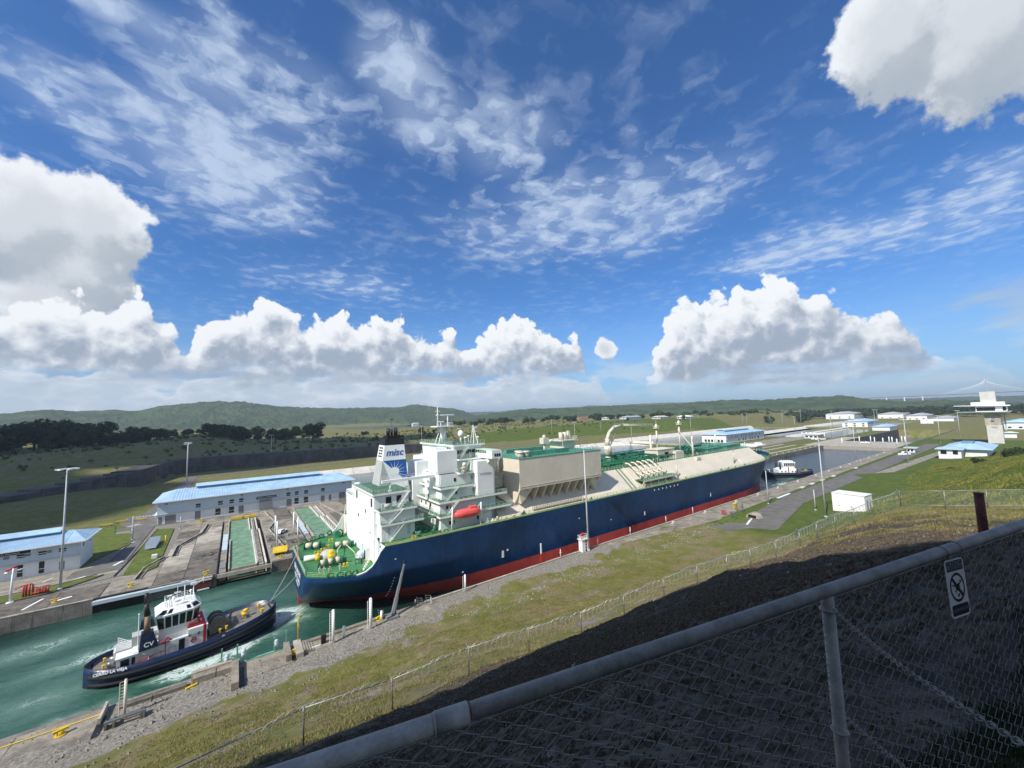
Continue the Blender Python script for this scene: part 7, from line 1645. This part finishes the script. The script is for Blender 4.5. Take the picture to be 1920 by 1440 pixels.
for tx, v, sz in (('DRONES', .075, .034),('PROHIBIDOS', .145, .026),('NO DRONE ZONE', .872, .021)): text(tx, SG, MT['sign_grey'], tuple(sgp(.5, v, .0042)), rotm, sz, ext=.0003)
for u in (.12, .9):
    p = sgp(u, -.12); t_ = (p-ra).dot(rd); c0 = rp(t_); bb = MB(); prev = None
    n1 = Vector((0,0,1)); n2 = rd.cross(n1).normalized()
    for k in range(13):
        a = 2*math.pi*k/12; q = c0+n1*(.033*math.sin(a)-.002)+n2*(.033*math.cos(a))
        if prev is not None: bb.cyl(prev, q, .0016, .0016, 4, False)
        prev = q
    bb.cyl(c0-Vector((0,0,.033)), sgp(u, .03, .002), .0016, .0016, 4); bb.build('tie_wire', MT['rubber'], SG)
# chains from the post
link = None
def chain(name, label, a, b_, sag=.04):
    global link
    CHN = emp(name, label, 'chain', a); a = Vector(a); b_ = Vector(b_); L = (b_-a).length; n_ = int(L/.0185)
    for k in range(n_):
        t = (k+.5)/n_; p = a.lerp(b_, t)-Vector((0,0,sag*math.sin(math.pi*t)))
        if link is None: link = MB().torus((0,0,0), .0062, .0019, 'z', 12, 6, (1.95,1)).build('link', MT['mesh_dk'], CHN, local=True); o = link
        else: o = inst(link, CHN)
        o.location = p-a; d = (b_-a).normalized(); q = d.to_track_quat('X', 'Z').to_euler(); 
        o.rotation_euler = (Matrix.Rotation(0,3,'X')).to_euler(); m3 = d.to_track_quat('X', 'Z').to_matrix() @ Matrix.Rotation(rad(45+90*(k % 2)), 3, 'X'); o.rotation_euler = m3.to_euler()
    return CHN
chain('chain', 'upper galvanised chain running from the railing post toward the lower right', (2.161, 0.64, 41.102), (1.163, 0.045, 41.367), .03)
chain('chain', 'lower galvanised chain leaving the railing post near the bottom edge', (2.09, 0.607, 40.704), (1.505, 0.197, 40.977), .02)
BP = emp('brown_post', 'thick rusty brown post standing behind the railing at the right', 'post', (12.582, 1.047, 38))
MB().cyl((12.582,1.047,H(12.582,1.047)-.3),(12.582-.02,1.047,40.064),.078,.072,12).build('shaft', MT['rust'], BP); MB().cyl((12.582-.02,1.047,40.064+.001),(12.582-.02,1.047,40.064+.02),.08,.08,12).build('cap', MT['rust'], BP)
# ---------------------------------------------------------------- loose cover: grass, litter and stones
def blades(name, x, y, hgt, wid, m, lean=.5, seed=1, kindlab=None):
    r_ = np.random.RandomState(seed); z = hill(x, y); n = len(x); a = r_.rand(n)*2*np.pi; hh = hgt*(.5+r_.rand(n)); w = wid*(.6+.8*r_.rand(n))
    b0 = np.stack([x-np.cos(a)*w, y-np.sin(a)*w, z-.03], -1); b1 = np.stack([x+np.cos(a)*w, y+np.sin(a)*w, z-.03], -1)
    la = r_.rand(n)*2*np.pi; t = np.stack([x+np.cos(la)*hh*lean*r_.rand(n), y+np.sin(la)*hh*lean*r_.rand(n), z+hh], -1)
    V = np.stack([b0, b1, t], 1).reshape(-1, 3); F = np.arange(3*n).reshape(-1, 3)
    return np_mesh(name, V, F, MT[m], False, 'stuff')
r_ = np.random.RandomState(3)
x = r_.uniform(-16, 105, 260000); y = r_.uniform(18, 78, 260000)
keep = (y > fence_y(x)-.5) & (fbm(x/4, y/4, 4, 8) > -.10) & (y < 71+fbm(x/6, y/6, 3, 6)*12); x, y = x[keep], y[keep]
blades('slope_grass', x, y, .17, .035, 'grass_blade', 1.2, 5)
x = r_.uniform(40, 82, 60000); y = r_.uniform(-3, 22, 60000); keep = (y < fence_y(x)) & (x > 52) & (fbm(x/3, y/3, 3, 8) > -.05); x, y = x[keep], y[keep]
blades('sunlit_grass', x, y, .16, .03, 'grass_blade', 1.4, 6)
def clods(name, x, y, size, m, seed):
    r_ = np.random.RandomState(seed); z = hill(x, y); n = len(x); s_ = size*(.35+1.3*r_.rand(n)**2)
    base = np.array([[1,0,-.3],[-.5,.87,-.3],[-.5,-.87,-.3],[0,0,.75]]); V = base[None]*s_[:,None,None]*(1+.7*(r_.rand(n,4,3)-.5)); a = r_.rand(n)*6.28
    ca, sa = np.cos(a)[:,None], np.sin(a)[:,None]; X_ = V[...,0]*ca-V[...,1]*sa; Y_ = V[...,0]*sa+V[...,1]*ca
    V = np.stack([X_+x[:,None], Y_+y[:,None], V[...,2]+z[:,None]], -1).reshape(-1, 3)
    F = (np.array([[0,1,3],[1,2,3],[2,0,3]])[None]+4*np.arange(n)[:,None,None]).reshape(-1, 3)
    return np_mesh(name, V, F, MT[m], False, 'stuff')
rr0 = r_.rand(150000)**.6*26+1.6; aa0 = r_.uniform(rad(-25), rad(118), 150000); x = rr0*np.cos(aa0)+.5; y = rr0*np.sin(aa0)+.3
keep = (y < fence_y(x)+.5) & ((y > 1.45-x*.14) | (x > 10)); x, y = x[keep], y[keep]
clods('soil_litter', x, y, .026+.0016*np.hypot(x,y), 'grass_dark', 11)
x = r_.uniform(8, 56, 90000); y = r_.uniform(1, 31, 90000); keep = (y < fence_y(x)+.5); x, y = x[keep], y[keep]
clods('soil_litter', x, y, .07, 'grass_dark', 12)
MT['stone'] = mat('pale_stone', (.26,.25,.225), .9, var=.35, scale=2.5)
x = r_.uniform(-30, 150, 9000); y = r_.uniform(68, 86.5, 9000); keep = (fbm(x/5, y/5, 3, 4) > .0) & (y > 70+fbm(x/8, y/8, 3, 4)*14); x, y = x[keep], y[keep]
clods('rubble', x, y, .22, 'stone', 13)
x = r_.uniform(2, 80, 900); y = r_.uniform(3, 74, 900); clods('scattered_stones', x, y, .13, 'stone', 14)
x = r_.uniform(2.4, 10, 60000); y = r_.uniform(-1.5, 1.2, 60000); keep = (y < 1.45-x*.14+fbm(x*2, y*2, 3, 5)*.3); x, y = x[keep], y[keep]
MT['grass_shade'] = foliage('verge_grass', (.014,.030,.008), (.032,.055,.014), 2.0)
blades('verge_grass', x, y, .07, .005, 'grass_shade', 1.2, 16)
MT['grass_blade_green'] = foliage('hill_grass_blades', (.10,.12,.024), (.22,.215,.05), .2)
# ---------------------------------------------------------------- trees
def crown_mesh(name, seed, m, n_bl=9, R=4.2, Hh=9.0, leaves=1500, leaf=.62, spread=1.0, wide=1.0):
    r_ = np.random.RandomState(seed); V = []; 
    cen = []
    for i in range(n_bl):
        a = r_.rand()*6.28; d = R*.62*spread*np.sqrt(r_.rand()); z = Hh*(.34+.56*r_.rand()*(1-d/(R*1.5))); cen.append((d*np.cos(a)*wide, d*np.sin(a)*wide, z, R*(.36+.28*r_.rand())))
    cen = np.array(cen); k = r_.randint(0, n_bl, leaves); c = cen[k]
    u = r_.normal(size=(leaves,3)); u /= np.linalg.norm(u, axis=1)[:,None]; rr_ = c[:,3]*(.62+.42*r_.rand(leaves)**.6)
    P_ = c[:,:3]+u*rr_[:,None]*np.array([1,1,.72]); s_ = leaf*(.5+r_.rand(leaves))
    t1 = r_.normal(size=(leaves,3)); t1 = t1-u*(t1*u).sum(1)[:,None]*.6; t1 /= np.linalg.norm(t1, axis=1)[:,None]; t2 = np.cross(u, t1)
    Q = np.stack([P_-t1*s_[:,None]*.6, P_+t2*s_[:,None]*.5, P_+t1*s_[:,None]*.7, P_-t2*s_[:,None]*.5], 1).reshape(-1,3)
    F = np.arange(4*leaves).reshape(-1,4)
    return Q, F
TREE_P = []
def tree_proto(seed, m, **k):
    t = emp('tree', 'x', 'tree', (0,0,0)); Q, F = crown_mesh('crown', seed, m, **k)
    np_mesh('crown', Q, F, MT[m], False, None, t); Hh = k.get('Hh', 9.0); r_ = random.Random(seed)
    b = MB().cyl((0,0,-3),(0.1,0,Hh*.45),.34,.24,7).cyl((.1,0,Hh*.45),(0,0.2,Hh*.8),.24,.1,6)
    for i in range(5):
        a = r_.random()*6.28; z = Hh*(.3+.25*r_.random()); b.cyl((0,0,z),(math.cos(a)*2.2,math.sin(a)*2.2,z+Hh*.22),.13,.05,5)
    b.build('trunk', MT['trunk'], t, local=True); return t
TREE_P = [tree_proto(1,'leaf_dark'), tree_proto(2,'leaf_dark',n_bl=12,R=5.4,Hh=8.6,leaves=1900,wide=1.25), tree_proto(3,'leaf_mid',n_bl=7,R=3.4,Hh=9.4,leaves=1200), tree_proto(4,'leaf_mid',n_bl=8,R=3.0,Hh=8.0,leaves=1100,spread=.8)]
used = [False]*4
def GH2(x, y): return float(ground_h(np.array([x]), np.array([y]))[0])
def plant(k, x, y, z, s_, label, group=None, rz=0):
    if not used[k]: o = TREE_P[k]; used[k] = True
    else: o = copy_tree(TREE_P[k])
    o.location = (x,y,z); o.scale = (s_,s_,s_*random.uniform(.9,1.15)); o.rotation_euler = (0,0,rz); tagp(o, label, 'tree'); 
    if group: o['group'] = group
    elif 'group' in o: del o['group']
    return o
# big dark crowns standing out on the left skyline: azimuth, elevation of the top, distance
for a, e, D, k, lb in ((106.6,1.45,660,1,'broad dark tree crown at the far left skyline'),(105.4,1.25,670,1,'second broad dark crown from the left edge'),(103.9,1.5,690,1,'dark domed tree left of the gap in the skyline'),(101.7,1.5,670,1,'big round dark tree above the left building'),(102.4,.9,650,0,'lower dark tree beside the big round one'),(98.3,.55,690,1,'wide dark tree below the hill crest'),(96.9,.2,700,1,'dark tree right of the wide one'),(92.3,.55,720,1,'dark dome shaped tree above the light masts'),(90.7,.65,720,1,'taller dark dome just right of the masts'),(89.2,.1,730,0,'dark tree at the right end of the dark grove'),(85.9,.4,640,0,'single dark tree over the pale field'),(84.8,.0,640,3,'small rounded tree beside the single dark one'),(84.0,.25,660,2,'narrow dark tree left of the far lake'),(81.8,.15,700,1,'spreading tree at the left end of the far lake')):
    x = D*math.cos(rad(a)); y = D*math.sin(rad(a)); top = 42+D*math.tan(rad(e)); z = GH2(x, y); hgt = max(10, top-z); plant(k, x, y, top-hgt, hgt/(9.6 if k in (0,2) else 8.9), lb, None, a)
rg = random.Random(77)
for i in range(90):
    a = rg.uniform(87, 113); D = rg.uniform(640, 900); k = rg.choice([0,1,1,0])
    if a < 96: D += 60
    x = D*math.cos(rad(a)); y = D*math.sin(rad(a)); z = GH2(x, y); top = 42+D*math.tan(rad(rg.uniform(-.9,.25))); hgt = min(24, max(9, top-z)); plant(k, x, y, max(z, top-hgt)-.5, hgt/9.2, 'dark leafy tree in the grove on the left plateau', 'trees of the left grove', rg.random()*6)
for i in range(118):
    a = rg.uniform(17, 64); D = rg.uniform(980, 1300) if a > 30 else rg.uniform(1150, 1700)
    x = D*math.cos(rad(a)); y = D*math.sin(rad(a)); z = GH2(x, y); s_ = rg.uniform(1.3, 2.5); plant(rg.choice([0,1,2,0]), x, y, z-1, s_, 'green tree in the belt behind the rise', 'trees of the far belt', rg.random()*6)
for i in range(40):
    a = rg.uniform(64, 86); D = rg.uniform(560, 1050)
    x = D*math.cos(rad(a)); y = D*math.sin(rad(a)); z = GH2(x, y); plant(rg.choice([2,3,1]), x, y, z-1, rg.uniform(.5,1.3), 'small bushy tree scattered on the open plateau', 'scattered plateau trees', rg.random()*6)
for x, y, s_, lb in ((700,545,1.3,'round tree beside the red roofed house'),(770,455,1.6,'pale green tree behind the green rise'),(860,640,1.5,'tree between the pale sheds')): plant(3, x, y, GH2(x,y)-1, s_, lb, None, 1)
# belt of forest below the right hills, one mass
r_ = np.random.RandomState(9); Vs = []; Fs = []; off = 0
for i in range(800):
    a = r_.uniform(-6, 32); D = r_.uniform(1500, 2250); x = D*math.cos(rad(a)); y = D*math.sin(rad(a)); Q, F = crown_mesh('c', 100+i % 7, 'leaf_dark', leaves=120, leaf=2.4, R=5, Hh=9)
    s_ = r_.uniform(1.6, 3.0); Vs.append(Q*s_+np.array([x, y, 2])); Fs.append(F+off); off += len(Q)
np_mesh('forest_belt', np.concatenate(Vs), np.concatenate(Fs), MT['leaf_dark'], False, 'stuff')
# scrub on the plateau
r_ = np.random.RandomState(19); Vs = []; Fs = []; off = 0
for i in range(1500):
    x = r_.uniform(-300, 700); y = r_.uniform(400, 900); z = GH2(x, y)
    if z < 6: continue
    Q, F = crown_mesh('c', 200+i % 9, 'leaf_mid', leaves=26, leaf=1.4, R=3, Hh=4); s_ = r_.uniform(.3, 1.1); Vs.append(Q*s_+np.array([x, y, z-1.0*s_])); Fs.append(F+off); off += len(Q)
np_mesh('plateau_scrub', np.concatenate(Vs), np.concatenate(Fs), MT['leaf_mid'], False, 'stuff')
# bushes on the right hill
for i, (x, y, s_, lb) in enumerate(((322,13,.95,'dark bush on the hill crest at the right edge'),(330,4,1.1,'broad dark bush reaching past the right edge of the view'),(316,24,.7,'low dark bush below the control tower'),(305,33,.42,'smallest bush on the right hill shoulder'))):
    plant(1, x, y, float(hill(np.array([x]), np.array([y]))[0])-4.6*s_, s_, lb, None, i)
r_ = np.random.RandomState(61)
x = r_.uniform(84, 420, 90000); y = r_.uniform(-14, 48, 90000); keep = (hill(x, y) > .7) & (fbm(x/9, y/6, 4, 8) > -.12); x, y = x[keep], y[keep]
blades('hill_grass', x, y, .42, .10, 'grass_blade_green', 1.2, 66)
# ---------------------------------------------------------------- people
def person_mesh(name, pose):
    J = dict(pelvis=(0,0,.95), chest=(0.02,0,1.32), neck=(0.03,0,1.50), head=(0.04,0,1.62), top=(0.04,0,1.74),
        lh=(0,.10,.92), lk=(.05,.12,.50), la=(0,.13,.08), lt=(.16,.14,.04), rh=(0,-.10,.92), rk=(.02,-.12,.50), ra_=(-.05,-.13,.08), rt=(.12,-.14,.04),
        ls=(.02,.20,1.44), le=(.05,.27,1.16), lw=(.16,.25,.93), lf=(.22,.23,.85), rs=(.02,-.20,1.44), re=(.05,-.27,1.16), rw=(.18,-.24,.95), rf=(.25,-.22,.88))
    if pose == 'reach': J.update(re=(.22,-.26,1.28), rw=(.46,-.20,1.30), rf=(.54,-.18,1.30), le=(.20,.27,1.22), lw=(.42,.2,1.2), lf=(.5,.18,1.2))
    if pose == 'walk': J.update(lk=(.20,.12,.52), la=(.22,.13,.10), lt=(.38,.13,.08), rk=(-.08,-.12,.50), ra_=(-.32,-.12,.14), rt=(-.20,-.12,.04), re=(.20,-.26,1.2), rw=(.34,-.24,1.05))
    E_ = [('pelvis','chest'),('chest','neck'),('neck','head'),('head','top'),('pelvis','lh'),('lh','lk'),('lk','la'),('la','lt'),('pelvis','rh'),('rh','rk'),('rk','ra_'),('ra_','rt'),('chest','ls'),('ls','le'),('le','lw'),('lw','lf'),('chest','rs'),('rs','re'),('re','rw'),('rw','rf')]
    Rd = dict(pelvis=(.15,.12),chest=(.17,.12),neck=(.06,.06),head=(.09,.10),top=(.07,.08),lh=(.09,.09),rh=(.09,.09),lk=(.065,.065),rk=(.065,.065),la=(.045,.045),ra_=(.045,.045),lt=(.04,.03),rt=(.04,.03),ls=(.065,.065),rs=(.065,.065),le=(.048,.048),re=(.048,.048),lw=(.034,.034),rw=(.034,.034),lf=(.04,.022),rf=(.04,.022))
    def grow(keys, add):
        me = bpy.data.meshes.new(name); ks = [k for k in J if k in keys]; idx = {k:i for i,k in enumerate(ks)}
        me.from_pydata([J[k] for k in ks], [(idx[a],idx[b_]) for a,b_ in E_ if a in idx and b_ in idx], []); o = bpy.data.objects.new(name, me); COL.objects.link(o)
        md = o.modifiers.new('s', 'SKIN'); sv_ = me.skin_vertices[0].data
        for k in ks: sv_[idx[k]].radius = (Rd[k][0]+add, Rd[k][1]+add); sv_[idx[k]].use_root = (k == 'pelvis')
        o.modifiers.new('u', 'SUBSURF').levels = 1; o.modifiers['u'].render_levels = 1
        dg = bpy.context.evaluated_depsgraph_get(); m2 = bpy.data.meshes.new_from_object(o.evaluated_get(dg)); bpy.data.objects.remove(o); return m2
    return grow(set(J), 0), grow(set(J)-{'head','top','lf','rf','lt','rt'}, .018)
PM = {p: person_mesh('body', p) for p in ('stand','reach','walk')}
def person(x, y, z, rz, pose, cloth, label, hat='ship_white'):
    t = emp('person', label, 'person', (x,y,z), rz); mb, mc = PM[pose]
    o = bpy.data.objects.new('body', mb); COL.objects.link(o); o.parent = t
    if not mb.materials: mb.materials.append(MT['skin'])
    c = bpy.data.objects.new('overalls', mc.copy()); COL.objects.link(c); c.parent = t; c.data.materials.clear(); c.data.materials.append(MT[cloth])
    MB().sphere((.04,0,1.70),.125,10,5,half=True).build('helmet', MT[hat], t, local=True)
person(16.6,102.6,6.56,-1.4,'stand','white_cloth','person in white overalls nearest the stern corner rail')
person(17.4,102.0,6.56,-1.6,'reach','beige_cloth','person in beige overalls leaning at the stern rail')
person(18.5,101.2,6.56,-1.5,'stand','beige_cloth','second person in beige overalls at the stern rail')
person(20.8,101.6,6.56,-1.2,'stand','white_cloth','person in white at the rail beside the fairleads')
person(24.9,103.6,6.56,.4,'walk','dark_cloth','person in dark trousers walking on the green mooring deck')
person(26.0,102.6,6.56,2.6,'stand','navy','person in navy clothes standing by the ladder on the mooring deck')
person(28.6,97.3,12.17,-2,'stand','navy','person standing on the white landing above the mooring deck')
person(59.0,104.6,30.0,3.0,'stand','navy','person in dark clothes on the bridge wing'); person(57.6,103.2,30.0,2.6,'stand','white_cloth','person in white on the bridge wing')
person(33.3,86.1,.06,1.2,'stand','dark_cloth','person in dark clothes standing by the metal rail at the lock edge'); person(36.9,85.6,.06,2.0,'stand','white_cloth','person in white shirt and dark helmet at the lock edge','dark_cloth')
# lettering objects become plain meshes
dg = bpy.context.evaluated_depsgraph_get()
for o in [o for o in COL.objects if o.type == 'FONT']:
    me = bpy.data.meshes.new_from_object(o.evaluated_get(dg)); n = bpy.data.objects.new('lettering', me); COL.objects.link(n); n.parent = o.parent; n.location = o.location; n.rotation_euler = o.rotation_euler; n.scale = o.scale
    bpy.data.objects.remove(o)
for o in [o for o in COL.objects if o.get('label') == 'x']: o['label'] = 'leafy tree'
